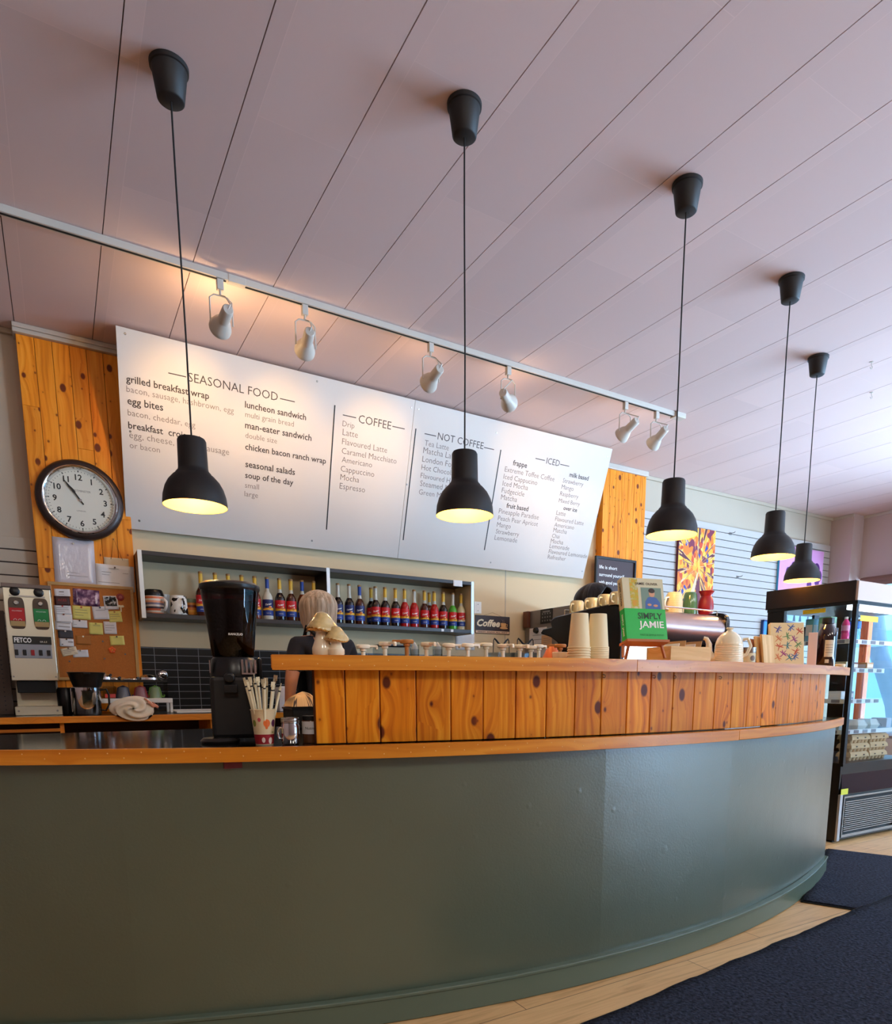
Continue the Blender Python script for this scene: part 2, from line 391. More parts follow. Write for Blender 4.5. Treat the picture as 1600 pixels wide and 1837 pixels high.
# black stacked tiles with pale grout
k = NT('black_tile'); tc = k.n('TexCoord'); sx = k.n('SeparateXYZ'); k.l(tc.outputs['Object'], sx.inputs[0])
cb = k.n('CombineXYZ'); k.l(sx.outputs[0], cb.inputs[0]); k.l(sx.outputs[2], cb.inputs[1])
br = k.n('TexBrick', offset=0.0); k.l(cb.outputs[0], br.inputs['Vector'])
for nm, v in (('Scale', 1), ('Mortar Size', .0022), ('Mortar Smooth', .1), ('Brick Width', .148), ('Row Height', .0515)): br.inputs[nm].default_value = v
br.inputs['Color1'].default_value = br.inputs['Color2'].default_value = rgb(13, 13, 15); br.inputs['Mortar'].default_value = rgb(118, 120, 124)
k.l(br.outputs['Color'], k.b.inputs['Base Color']); k.b.inputs['Roughness'].default_value = .3; k.b.inputs['Specular IOR Level'].default_value = .25
mb = MB(); mb.box(.5, 4.72, YW-.024, YW-.012, .9, 1.345); struct('wall_tile_splashback', mb, k.m, smooth=0)
# pine-clad columns
def column(name, x0, x1, z0, notch=None):
    mb = MB(); n = round((x1-x0)/.088); wd = (x1-x0)/n
    mb.box(x0+.003, x1-.003, YF+.012, YW, z0, ZC-.03, 1)
    for i in range(n):
        a = x0+i*wd; z = z0
        while z < ZC-.06:
            z2 = min(ZC-.05, z+random.uniform(.9, 1.9))
            if ZC-.05-z2 < .3: z2 = ZC-.05
            mb.box(a+.0012, a+wd-.0012, YF, YF+.014, z, z2-.0008, 0, grain=2); z = z2
    mb.box(x0, x0+.014, YF+.002, YW, z0, ZC-.05, 0, grain=2); mb.box(x1-.014, x1, YF+.002, YW, z0, ZC-.05, 0, grain=2)
    return struct(name, mb, [PINE_WALL, M('board_shadow_gap', (92, 44, 12), .8)], smooth=0, bevel=.0015)
column('wall_pine_column_left', -.06, .50, .6)
column('wall_pine_column_right', 4.72, 5.30, .6)
mb = MB()
mb.box(-.075, .62, YF-.03, YW, ZC-.05, ZC-.001, 0); mb.box(-.075, .62, YF-.045, YF-.03, ZC-.028, ZC-.001, 0)
mb.box(4.70, 5.315, YF-.02, YW, ZC-.05, ZC-.001, 0)
struct('trim_1', mb, TRACKW, smooth=0, bevel=.004)
mb = MB(); mb.box(XL, -.075, YW-.03, YW, ZC-.03, ZC-.001); mb.box(5.315, XR, YW-.03, YW, ZC-.035, ZC-.001); struct('trim_2', mb, GREIGE, smooth=0, bevel=.004)
# window wall on the right: corner pier, valance, glazing between wood posts
mb = MB(); mb.box(8.77, XR+.15, 5.10, YW+.15, 1.95, ZC, 0); struct('wall_right_pier', mb, MAUVE, smooth=0)
mb = MB(); mb.box(XR, XR+.14, YB, 5.10, 2.46, ZC, 0); mb.box(XR, XR+.14, YB, YW+.1, 0, .42, 0); struct('wall_right', mb, MAUVE, smooth=0)
mb = MB(); mb.box(8.755, 8.775, 5.10, YW, ZC-.035, ZC-.001); mb.box(8.985, 9.0, YB, 5.1, ZC-.035, ZC-.001); struct('trim_3', mb, TRACKW, smooth=0, bevel=.003)
wy = [(YB+.06, -1.95), (-1.95, .03), (.03, 3.0), (4.0, 4.98), (4.98, 5.50)]
mb = MB(); mb.box(XR, XR+.14, 3.0, 4.0, .42, 2.46); struct('wall_right_light_block', mb, MAUVE, smooth=0)  # unseen section added to keep window light off the back wall
for i, (a, b) in enumerate(wy):
    top = 2.46 if b < 5.2 else 1.95
    mb = MB(); t = .05
    mb.box(XR+.02, XR+.12, a, a+t, .42, top, 0, grain=2); mb.box(XR+.02, XR+.12, b-t, b, .42, top, 0, grain=2)
    mb.box(XR+.02, XR+.12, a+t, b-t, .42, .48, 0, grain=1); mb.box(XR+.02, XR+.12, a+t, b-t, top-.06, top, 0, grain=1)
    wf = struct('window_%d' % (i+1), mb, FRAME_WOOD, smooth=0, bevel=.004)
    g = MB(); g.box(XR+.065, XR+.072, a+t, b-t, .48, top-.06); build('pane', g, GLASS, wf, smooth=0)
mb = MB(); mb.box(XL-.1, 6.9, YB-.12, YB, 0, ZC); mb.box(6.9, XR+.14, YB-.12, YB, 2.6, ZC); mb.box(6.9, XR+.14, YB-.12, YB, 0, .4)
struct('wall_front', mb, MAUVE, smooth=0)
mb = MB()
for a in (6.9, 8.95): mb.box(a, a+.08, YB-.1, YB-.02, .4, 2.6, 0, grain=2)
wf = struct('window_6', mb, FRAME_WOOD, smooth=0)  # unseen opening, added and sized to let in light from the front right
g = MB(); g.box(6.98, 8.95, YB-.07, YB-.063, .4, 2.6); build('pane', g, GLASS, wf, smooth=0)
# outside
mb = MB(); mb.box(XR+.15, 30, 3.0, 16, -.25, -.2)
struct('ground_outside', mb, M('snowy_ground', (226, 240, 246), .9), smooth=0)
mb = MB()
def limb(pts, rs): mb.tube(pts, rs, 12)
limb([(11.6, 5.55, -.2), (11.62, 5.8, .8), (11.65, 6.15, 1.6), (11.6, 6.25, 2.3), (11.7, 6.6, 3.6)], [.2, .16, .14, .12, .08])
limb([(11.63, 5.75, .75), (11.7, 5.55, 1.5), (11.8, 5.2, 2.5), (11.8, 5.0, 3.4)], [.13, .11, .09, .06])
tag(build('street_tree', mb, M('grey_bark', (112, 134, 150), .9, noise=.2, nscale=6)), 'bare grey tree trunk forking outside the shop window', 'tree')
mb = MB()
b_ = thing('street_building', 'pale building across the street beyond the shop window', 'building', (17, 4, -.2))
bm_ = MB(); bm_.box(0, .4, -16, 12, 0, 5.2); build('wall', bm_, M('pale_facade', (206, 238, 248), .8), b_, smooth=0)
bm_ = MB(); bm_.box(-.05, .5, -16, 12, 5.2, 5.5); build('parapet', bm_, M('facade_trim', (180, 210, 225), .8), b_, smooth=0)
for yy in (-9, -5, -1, 3, 7):
    q = MB(); q.box(-.03, 0, yy, yy+2.2, 1.0, 2.6); build('window', q, M('far_window', (160, 212, 230), .3), b_, smooth=0)
# floor mats
k = NT('charcoal_carpet_mat'); cc = k.coord('Object'); nz = k.n('TexNoise'); nz.inputs['Scale'].default_value = 75; nz.inputs['Detail'].default_value = 3; k.l(cc, nz.inputs['Vector'])
k.l(k.ramp(nz.outputs[0], [(.3, rgb(24, 27, 36)), (.7, rgb(56, 62, 80))]), k.b.inputs['Base Color']); k.b.inputs['Roughness'].default_value = .95; k.b.inputs['Specular IOR Level'].default_value = .2; k.bump(nz.outputs[0], 1.0, .012); MATC = k.m
RUB = M('black_rubber', (16, 17, 20), .7)
def floor_mat(name, corner, ang, L, W, z0, label, wav):
    t = thing(name, label, 'floor mat', (corner[0], corner[1], z0), ang)
    def fn(i, j, g=0, h=0):
        x = -g+(L+2*g)*i; y = -(-g+(W+2*g)*j)
        e = min(1, 6*j)
        y += wav*(sin(x*7)*.5+sin(x*17+1)*.35)*(1-e)
        z = h+(.012*max(0, sin(x*9+.6)-.6)+.008*max(0, sin(x*23)-.5))*max(0, 1-7*abs(j-.02))
        return (x, y, z)
    a = MB(); a.grid(lambda i, j: fn(i, j, .012, .004), 80, 30); build('rubber_edge', a, RUB, t, solid=.003)
    a = MB(); a.grid(lambda i, j: fn(i, j, 0, .010), 80, 30); build('carpet_pile', a, MATC, t, solid=.004)
    return t
floor_mat('floor_mat', (1.0, 1.475), rad(5), 3.4, 1.3, .009, 'long charcoal carpet mat on the floor in front of the green counter', .005)
floor_mat('floor_mat', (3.11, 1.90), rad(26), 1.28, 1.2, .001, 'smaller charcoal mat tucked beside the counter end by the display fridge', .005)
# ================================================================== curved service counter
XC, RC = 1.85, 4.45
def arc(x, y0, R=RC): return y0+R-math.sqrt(max(.01, R*R-(x-XC)**2))
def yedge(x): return arc(x, 1.715)
def ybase(x): return arc(x, 1.757)
def ypine(x): return arc(x, 1.792, 4.7)
def ybar(x): return arc(x, 1.742, 4.7)
X0, X1 = -1.15, 3.74
ZL, ZBR = .905, 1.165
def zbar(x): return .006*(x-.6)
def curve_slab(mb, xs, yf, yb, z0, z1, mi=0, zf=None, skew=0):
    # solid between front curve yf(x) and back yb(x)
    n = len(xs); V = []; Fs = []; U = []
    zf = zf or (lambda x: 0)
    for x in xs:
        xb = x+skew*max(0, 1-(x-xs[0])/(xs[-1]-xs[0]))
        V += [(x, yf(x), z0+zf(x)), (x, yf(x), z1+zf(x)), (xb, yb(x), z1+zf(x)), (xb, yb(x), z0+zf(x))]
    ox, oy = random.uniform(-30, 30), random.uniform(-30, 30); s_ = [0]
    for a, b in zip(xs, xs[1:]): s_.append(s_[-1]+math.hypot(b-a, yf(b)-yf(a)))
    for i in range(n-1):
        for k in range(4):
            l_ = (k+1) % 4
            f = (4*i+k, 4*i+l_, 4*(i+1)+l_, 4*(i+1)+k); Fs.append(f)
            v0, v1 = (0, abs(z1-z0)) if k in (0, 2) else (.2, .2+abs(yb(xs[i])-yf(xs[i])))
            U.append([(ox+v0, oy+s_[i]), (ox+v1, oy+s_[i]), (ox+v1, oy+s_[i+1]), (ox+v0, oy+s_[i+1])])
    for e in (0, n-1):
        Fs.append(tuple(4*e+k for k in range(4))); U.append([(ox, oy), (ox+.04, oy), (ox+.04, oy+.05), (ox, oy+.05)])
    mb.add(V, Fs, mi, U); return mb
def lsp(a, b, n): return [a+(b-a)*i/n for i in range(n+1)]
# painted base
k = NT('sage_green_paint'); b = k.b; cc = k.coord('Object')
nz = k.n('TexNoise'); nz.inputs['Scale'].default_value = 1.7; nz.inputs['Detail'].default_value = 3; k.l(cc, nz.inputs['Vector'])
k.l(k.ramp(nz.outputs[0], [(.3, rgb(72, 83, 64)), (.7, rgb(80, 92, 73))]), b.inputs['Base Color'])
b.inputs['Roughness'].default_value = .34; b.inputs['Specular IOR Level'].default_value = .6; b.inputs['Coat Weight'].default_value = 1.0; b.inputs['Coat Roughness'].default_value = .42; b.inputs['Coat IOR'].default_value = 1.6
v1 = k.n('TexVoronoi', feature='SMOOTH_F1'); v1.inputs['Scale'].default_value = 9; k.l(cc, v1.inputs['Vector'])
lump = k.ramp(v1.outputs['Distance'], [(0, (1, 1, 1, 1)), (.1, (0, 0, 0, 1))])
n2 = k.n('TexNoise'); n2.inputs['Scale'].default_value = 130; n2.inputs['Detail'].default_value = 2; k.l(cc, n2.inputs['Vector'])
n3 = k.n('TexNoise'); n3.inputs['Scale'].default_value = 5; k.l(cc, n3.inputs['Vector'])
h = k.math('ADD', k.math('MULTIPLY', lump, .8), k.math('ADD', k.math('MULTIPLY', n2.outputs[0], .35), k.math('MULTIPLY', n3.outputs[0], 2.0)))
k.bump(h, .7, .003)
SAGE = k.m
SAGET = M('sage_trim_paint', (90, 104, 88), .32, bump=.1, bscale=90)
ct = thing('counter_base', 'curved sage green painted front of the long cafe counter', 'counter', (0, 0, 0))
seams = [X0, .12, 1.62, 2.33, X1]
for a, bb in zip(seams, seams[1:]):
    ya, yb_ = ybase(a), ybase(bb)
    def yp(x, a=a, bb=bb, ya=ya, yb_=yb_): return .80*ybase(x)+.20*(ya+(yb_-ya)*(x-a)/(bb-a))
    q = MB(); curve_slab(q, lsp(a, bb, 26), yp, lambda x, yp=yp: yp(x)+.025, 0, .866); build('panel', q, SAGE, ct, smooth=20)
q = MB(); xs = lsp(X0, X1+.004, 90)
curve_slab(q, xs, lambda x: ybase(x)-.016, lambda x: ybase(x)+.01, 0.002, .085); build('baseboard', q, SAGET, ct, smooth=30, bevel=.003)
q = MB(); curve_slab(q, xs, lambda x: ybase(x)-.022, lambda x: ybase(x)+.01, .085, .098); build('baseboard_bead', q, SAGET, ct, smooth=30, bevel=.003)
q = MB(); q.box(X1-.03, X1, ybase(X1)+.005, ybase(X1)+.5, 0, .866); build('end_panel', q, SAGE, ct, smooth=0)
q = MB(); q.box(.38, .43, ybase(.4)-.004, ybase(.4)+.006, .842, .862); build('tape_scrap', q, M('dark_red_tape', (110, 24, 24), .5), ct, smooth=0)
# lower worktop: black laminate with a nailed pine edge
LAM = M('black_laminate', (17, 15, 15), .09, spec=.6, bump=.02, bscale=300)
NAIL = M('filled_nail', (226, 176, 104), .5)
wt = thing('worktop', 'long black laminate worktop with a curved pine edge on the green counter', 'worktop', (0, 0, 0))
q = MB(); curve_slab(q, lsp(X0, X1+.02, 70), lambda x: yedge(x)+.02, lambda x: max(2.88, yedge(x)+.5), .872, ZL-.001); build('top', q, LAM, wt, smooth=20)
def nails(q, x, xe, yf, z0, zf=lambda x: 0):
    i = 0
    while x < xe:
        z = z0+zf(x)+(.008 if i % 2 else -.007)+random.uniform(-.003, .003)
        q.cyl((x, yf(x)-.0006, z), (x, yf(x)+.002, z), .0021, seg=8, mi=1); x += random.uniform(.033, .06); i += 1
q = MB(); curve_slab(q, lsp(X0, 2.31, 60), yedge, lambda x: yedge(x)+.021, .864, ZL); nails(q, X0+.05, 2.25, yedge, .886); build('edging', q, [PINE_LIP, NAIL], wt, smooth=20, bevel=.003)
q = MB(); curve_slab(q, lsp(2.3115, X1+.03, 40), yedge, lambda x: yedge(x)+.021, .864, ZL); build('edging', q, PINE_LIP, wt, smooth=20, bevel=.003)
# raised pine panel: boards with dark gaps, cup hooks
bp = bt = thing('raised_bar', 'raised bar of upright knotty pine boards with a curved pine bar top', 'bar', (0, 0, 0))
bx = [.632]; px_edges = [565, 620, 682, 747, 809, 867, 925, 980, 1031, 1078, 1124, 1166, 1206, 1244, 1281, 1312, 1340, 1366, 1391, 1414, 1433, 1450, 1465, 1478]
bx = []
for p in px_edges:
    x = 1.5
    d = ray(p, 1270); t_ = d.x/d.y
    for _ in range(40): x = t_*ypine(x)
    bx.append(x)
HOOKX = []
q = MB(); curve_slab(q, lsp(bx[0]+.004, bx[-1]-.004, 60), lambda x: ypine(x)+.014, lambda x: ypine(x)+.03, ZL, 1.14, zf=lambda x: zbar(x)*.5); build('backing', q, M('board_shadow_gap', (92, 44, 12), .8), bp)
for a, bb in zip(bx, bx[1:]):
    V = []; 
    ya, yb_ = ypine(a), ypine(bb); g = .0016
    t = Vector((bb-a, yb_-ya, 0)); L = t.length; t.normalize(); nrm = Vector((t.y, -t.x, 0))
    mm = Matrix((t, -nrm, Vector((0, 0, 1)))).transposed().to_4x4(); mm.translation = (a, ya, 0)
    q = MB(); q.box(g, L-g, 0, .016, ZL+.001, 1.126+zbar(a), 0, mat=mm, grain=2); build('board', q, PINE, bp, smooth=0, bevel=.0025)
HK = M('brass_hook', (120, 84, 44), .35, metal=.8)
for p in (1081, 1171, 1208, 1290, 1435):
    d = ray(p, 1212); t_ = d.x/d.y; x = 1.5
    for _ in range(40): x = t_*ypine(x)
    y = ypine(x); q = MB()
    q.tube([(x, y-.001, 1.118), (x, y-.006, 1.118)]+[(x+.0055*sin(a), y-.008, 1.1125+.0055*cos(a)) for a in lsp(0, 4.4, 10)], .0013, 6); build('cup_hook', q, HK, bp)
# bar top
q = MB(); xs = lsp(.515, 3.87, 70)
curve_slab(q, xs, lambda x: ybar(x)+.02, lambda x: ybar(x)+.36, 1.128, ZBR-.001, zf=zbar, skew=.16); build('top', q, PINE_LIP, bt, smooth=20)
q = MB(); curve_slab(q, lsp(.512, 1.735, 30), ybar, lambda x: ybar(x)+.021, 1.122, ZBR, zf=zbar, skew=.012); nails(q, .54, 1.70, ybar, 1.144, zbar); build('edging', q, [PINE_LIP, NAIL], bt, smooth=20, bevel=.003)
q = MB(); curve_slab(q, lsp(1.7365, 3.87, 40), ybar, lambda x: ybar(x)+.021, 1.122, ZBR, zf=zbar); nails(q, 1.76, 2.2, ybar, 1.144, zbar); build('edging', q, [PINE_LIP, NAIL], bt, smooth=20, bevel=.003)
def on_bar(p, back=.12):
    # stand something on the bar, seen at photograph column p, 'back' behind the bar's front edge
    d = ray(p, 1186); lo, hi = .2, 4.6*d.x/max(d.x, d.y)
    n = 400; xs_ = [.3+3.6*i/n for i in range(n+1)]
    x = min(xs_, key=lambda q: abs(q*d.y/d.x-(ybar(q)+back)) if q < 3.86 else 9)
    for _ in range(12):
        e = x*d.y/d.x-(ybar(x)+back); g = ((x+1e-4)*d.y/d.x-(ybar(x+1e-4)+back)-e)/1e-4
        if abs(g) > .05: x = min(max(x-e/g, .3), 3.95)
    return Vector((x, ybar(x)+back, ZBR+zbar(x)))
def on_worktop(p, y): q_ = atZ(p, y, ZL); return Vector((q_.x, q_.y, ZL))
def mpp(pt): return depth(pt)/F          # metres per photograph pixel at a point
# back counter along the wall
YBC = 4.62; ZB = .895
bc = thing('back_counter', 'dark back counter with a pine front edge along the rear wall', 'counter', (0, 0, 0))
q = MB(); q.box(-1.6, 4.72, YBC+.022, YW-.026, ZB-.035, ZB-.0015); build('top', q, M('dark_worktop', (22, 19, 18), .25), bc, smooth=0)
q = MB(); q.box(-1.6, 4.72, YBC, YBC+.022, ZB-.04, ZB-.0012, grain=0); build('edging', q, PINE_LIP, bc, smooth=0, bevel=.003)
q = MB(); q.box(-1.6, 4.72, YBC+.5, YBC+.52, .02, ZB-.035); q.box(-1.6, 4.72, YBC+.06, YBC+.5, .02, .08)
build('carcass', q, M('dark_carcass', (52, 26, 16), .7), bc, smooth=0)
for x in (-1.6, -.02, .82, 1.6, 2.4, 3.2, 4.0):
    q = MB(); q.box(x, x+.022, YBC+.05, YBC+.5, .08, ZB-.04, grain=2); build('divider', q, PINE_LIP, bc, smooth=0)
q = MB(); q.box(-1.58, -.02, YBC+.05, YBC+.07, .805, .822, grain=0); build('shelf_edge', q, PINE_LIP, bc, smooth=0)
# ================================================================== pendant lamps
SHADE_OUT = M('black_enamel_shade', (26, 22, 21), .55, noise=.04, nscale=30)
SHADE_IN = M('glow_tinted_lining', (250, 206, 96), .5)  # whitish lining, with the bulb's yellow glow put into its colour
BULB = M('warm_bulb', (255, 214, 140), .5, emit=8)
CORD = M('black_cord', (14, 12, 12), .6)
def make_pendant(label, xy, zb):
    t = thing('pendant_lamp', label, 'pendant lamp', (xy[0], xy[1], zb), 0, 'black pendant lamps over the counter')
    H = ZC-zb; s = 1.075
    pr = [(.11, 0), (.1095, .012), (.107, .035), (.099, .062), (.087, .084), (.071, .102), (.062, .109), (.0595, .114), (.0525, .121), (.0505, .13), (.0485, .222), (.045, .229), (.012, .231), (0, .231)]
    inn = [(.1085, .0005), (.1055, .035), (.0975, .061), (.0855, .083), (.0695, .1005), (.05, .118), (.0485, .13), (.047, .219), (0, .221)]
    q = MB(); q.lathe([(r*s, z*s) for r, z in pr], seg=48); q.lathe([(pr[0][0]*s, 0), (inn[0][0]*s, .0005*s)], seg=48)
    sh = build('shade', q, SHADE_OUT, t, smooth=50)
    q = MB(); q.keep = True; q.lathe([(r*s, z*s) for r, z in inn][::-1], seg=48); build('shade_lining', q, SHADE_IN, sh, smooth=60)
    q = MB(); q.cyl((0, 0, .16), (0, 0, .225), .02, seg=18); build('lamp_holder', q, BLACK, t)
    q = MB(); q.ball((0, 0, .115), (.03, .03, .034), 18, 12); q.cyl((0, 0, .135), (0, 0, .165), .02, .014, seg=16); build('bulb', q, BULB, t)
    q = MB(); q.tube([(0, 0, .231*s), (.002, 0, H*.4), (0, .001, H*.75), (0, 0, H-.105)], .0033, 8); build('cord', q, CORD, t)
    q = MB(); c0 = H
    q.lathe([(0, c0-.112), (.006, c0-.112), (.041, c0-.112), (.046, c0-.108), (.060, c0-.016), (.065, c0-.014), (.066, c0-.001), (0, c0-.001)], seg=40); build('ceiling_canopy', q, SHADE_OUT, t, smooth=50)
    l = light('pendant_light', 'POINT', (0, 0, .07), 3.6, (1, .78, .40)); l.data.shadow_soft_size = .032; l.parent = t
    return t
def z_at(x, y, v):
    # height whose projection falls on photograph row v above plan point (x, y)
    lo, hi = -1, 5
    for _ in range(50):
        z = (lo+hi)/2; q = Vector((x, y, z-HC)); pv = CY-F*q.dot(C_U)/q.dot(C_F)
        if pv > v: lo = z
        else: hi = z
    return z
PEND = [((303, 118), 909, 'black pendant lamp hanging in front of the seasonal food column of the menu board'),
        ((833, 187), 926, 'black pendant lamp hanging in front of the not coffee column of the menu board'),
        ((1233, 330), 961, 'black pendant lamp hanging just left of the orange tree painting'),
        ((1420, 500), 1000, 'black pendant lamp between orange painting and display fridge, larger of the close pair'),
        ((1468, 641), 1042, 'black pendant lamp hanging in front of the pink painting, smallest and farthest of the row')]
for (px, py), v, lab in PEND:
    p = atZ(px, py, ZC); make_pendant(lab, (p.x, p.y), z_at(p.x, p.y, v))
# ================================================================== track lighting
YT = 4.09
tr = thing('track_rail', 'long white lighting track screwed to the panelled ceiling', 'light track', (0, YT, ZC))
q = MB(); q.box(XL+.05, 4.36, -.019, .019, -.034, -.0005); build('rail', q, TRACKW, tr, smooth=0, bevel=.002)
q = MB(); q.box(XL+.05, .93, -.0075, .0075, -.0355, -.0335); q.box(1.03, 4.35, -.0075, .0075, -.0355, -.0335); build('slot', q, BLACKM, tr, smooth=0)
q = MB(); q.box(.94, 1.03, -.021, .021, -.037, -.0005); build('joiner', q, TRACKW, tr, smooth=0, bevel=.002)
q = MB(); q.box(4.36, 4.47, -.035, .035, -.04, -.0005); build('end_feed', q, TRACKW, tr, smooth=0, bevel=.004)
HEADS = [(395, 'above the seasonal food heading', (330, 742)), (546, 'second from the left, above the first divider line', (505, 790)), (773, 'above the not coffee heading', (672, 815)),
         (915, 'above the iced heading', (985, 850)), (1127, 'left of the close pair at its end', (1010, 900)), (1178, 'right of the close pair at its end', (1040, 1000))]
B0 = Vector((.470, 5.325, 2.13)); T0 = Vector((.462, 4.945, 3.232)); BU = Vector((1, 0, 0)); BV = (T0-B0).normalized(); BN = BU.cross(BV)
for i, (hp, where, aimpx) in enumerate(HEADS):
    x = atY(hp, 500, YT).x
    for _ in range(3): x = atZ(hp, {395: 505, 546: 553, 773: 620, 915: 660, 1127: 723, 1178: 742}[hp], ZC-.05).x
    aim = plane_hit(*aimpx, B0, BN) if i < 5 else Vector((4.3, 5.35, 2.4))
    if i == 4: aim = Vector((3.75, 5.2, 2.5))
    t = thing('track_spotlight', 'white spotlight on the ceiling track, '+where, 'spotlight', (x, YT, ZC-.036), 0, 'white spotlights on the ceiling track')
    q = MB(); q.box(-.017, .017, -.015, .015, -.052, 0); build('adapter', q, TRACKW, t, smooth=0, bevel=.003)
    piv = Vector((0, 0, -.215)); ad = (aim-(Vector((x, YT, ZC-.036))+piv)).normalized()
    q = MB(); q.tube([(0, 0, -.05), (0, .004, -.068), (0, 0, -.078)], .006, 8); 
    hz = Vector((1, 0, 0))
    for sgn in (1, -1):
        q.tube([(0, 0, -.078), (sgn*.035, 0, -.08), (sgn*.056, 0, -.098), (sgn*.058, 0, -.215)], .0042, 8)
    build('yoke', q, TRACKW, t)
    side = ad.cross(hz).normalized(); hz2 = side.cross(ad).normalized()
    mm = Matrix((hz2, side, -ad)).transposed().to_4x4(); mm.translation = piv   # local +z points backwards from the beam
    q = MB(); q.lathe([(.052, -.045), (.058, -.043), (.0585, -.03), (.055, -.02), (.044, .012), (.033, .03), (.0305, .04), (.029, .125), (.024, .131), (0, .131)], seg=32, mat=mm)
    build('lamp_head', q, TRACKW, t, smooth=40)
    q = MB(); q.keep = True; q.lathe([(0, .02), (.03, .005), (.05, -.043)], seg=28, mat=mm); build('reflector', q, M('spot_lining', (250, 225, 180), .3), t, smooth=60)
    q = MB(); q.lathe([(0, -.032), (.02, -.030), (.036, -.022), (.04, -.012), (.03, .004), (0, .01)], seg=24, mat=mm); build('bulb', q, M('spot_bulb', (255, 225, 170), .4, emit=8), t)
    q = MB(); q.tube([Vector((0, 0, -.075)), Vector((.02, -.02, -.085)), piv-ad*.14+Vector((.01, 0, .02)), piv-ad*.128], .0035, 8); build('lead', q, TRACKW, t)
    st = piv+ad*.05
    l = light('spot_light', 'SPOT', st, [17, 17, 16, 17, 8, 7][i], (1, .58, .21), spot_size=rad(58), spot_blend=1.0, shadow_soft_size=.03); l.parent = t
    l.rotation_euler = ad.to_track_quat('-Z', 'Y').to_euler()
    l = light('spill_light', 'POINT', piv+ad*.075, [3.0, .9, .8, .8, .5, .5][i], (1, .66, .32), shadow_soft_size=.025); l.parent = t
for p in ((1563, 655), (1563, 709)):
    c = atZ(p[0], p[1], ZC-.02); q = MB()
    q.tube([(0, 0, .02), (0, 0, .0)]+[(.012*sin(a), 0, -.012+.012*cos(a)) for a in lsp(.2, 4.6, 10)], .0022, 6); q.cyl((0, 0, .017), (0, 0, .0195), .012)
    tag(build('ceiling_hook', q, TRACKW, loc=c), 'small white hook in the ceiling, '+('farther from' if p[1] == 655 else 'nearer')+' the back wall'.replace('back', 'back'), 'hook')
# ================================================================== menu board (leans out at the top)
BL = (T0-B0).length; BW = 4.04
mn = thing('menu_board', 'large white menu board leaning out from the wall above the shelf', 'menu board', B0)
BM = Matrix((BU, BV, BN)).transposed().to_4x4()
for a, b in ((0, 2.02), (2.0225, BW)):
    q = MB(); q.box(a, b, 0, BL, -.012, 0, mat=BM); build('sheet', q, M('board_white', (196, 190, 184), .6), mn, smooth=0, bevel=.001)
def bp_uv(x, y): h = plane_hit(x, y, B0, BN)-B0; return h.dot(BU), h.dot(BV)
def board_text(q, s, p0, p1, mi, thin=0.0, hfac=None):
    a = bp_uv(*p0); b = bp_uv(*p1); d = Vector((b[0]-a[0], b[1]-a[1])); an = 0.0
    wd = d.length
    mm = BM @ Matrix.Translation((a[0], (a[1]+b[1])/2, .0004)) @ Matrix.Rotation(an, 4, 'Z')
    q.text(s, mm, width=wd, height=hfac, thin=thin, mi=mi)
HD = [('SEASONAL FOOD', (339.7, 683.6), (499.8, 717.6)), ('COFFEE', (644.4, 756.3), (702.8, 767)), ('NOT COFFEE', (786.6, 783.3), (868, 803)), ('ICED', (981.4, 827), (1005, 831.4))]
for s, a, b in HD: q = MB(); board_text(q, s, a, b, 0, -.004); build('heading_line', q, INK, mn, smooth=0)
for a, b in (((303.8, 669), (335.8, 675.5)), ((504, 713.5), (530.6, 718.9)), ((616.6, 742), (640.6, 746.8)), ((705.4, 761.6), (727.7, 766.5)), ((763.4, 774.2), (784, 779)), ((870, 798.4), (888, 802.4)), ((962.6, 817.4), (979.4, 821.4)), ((1007, 827.8), (1023, 831.4))):
    q = MB(); u0, v0 = bp_uv(*a); u1, v1_ = bp_uv(*b); vv = (v0+v1_)/2; q.box(u0, u1, vv-.003, vv+.003, 0, .0008, mat=BM); build('heading_dash', q, INK, mn, smooth=0)
for s, a, b in [('grilled breakfast wrap', (228.2, 686), (376.8, 714.8)), ('egg bites', (230.2, 724.6), (294.3, 736.9)), ('breakfast  croissant', (231.5, 768), (362, 791)),
    ('luncheon sandwich', (440.9, 729.5), (550.3, 752)), ('man-eater sandwich', (440.9, 766.5), (559.8, 789)), ('chicken bacon ranch wrap', (440.9, 805), (585.7, 829.6)), ('seasonal salads', (440.9, 836), (529.8, 850.5)), ('soup of the day', (440.4, 855.8), (526.7, 868.5)),
    ('frappe', (921.4, 830), (946.6, 834.6)), ('fruit based', (909.4, 906), (948.4, 912.6)), ('milk based', (1023, 849.8), (1057, 856.8)), ('over ice', (1012, 909), (1036, 914))]:
    q = MB(); board_text(q, s, a, b, 0, .012); build('dish_line', q, INK, mn, smooth=0)
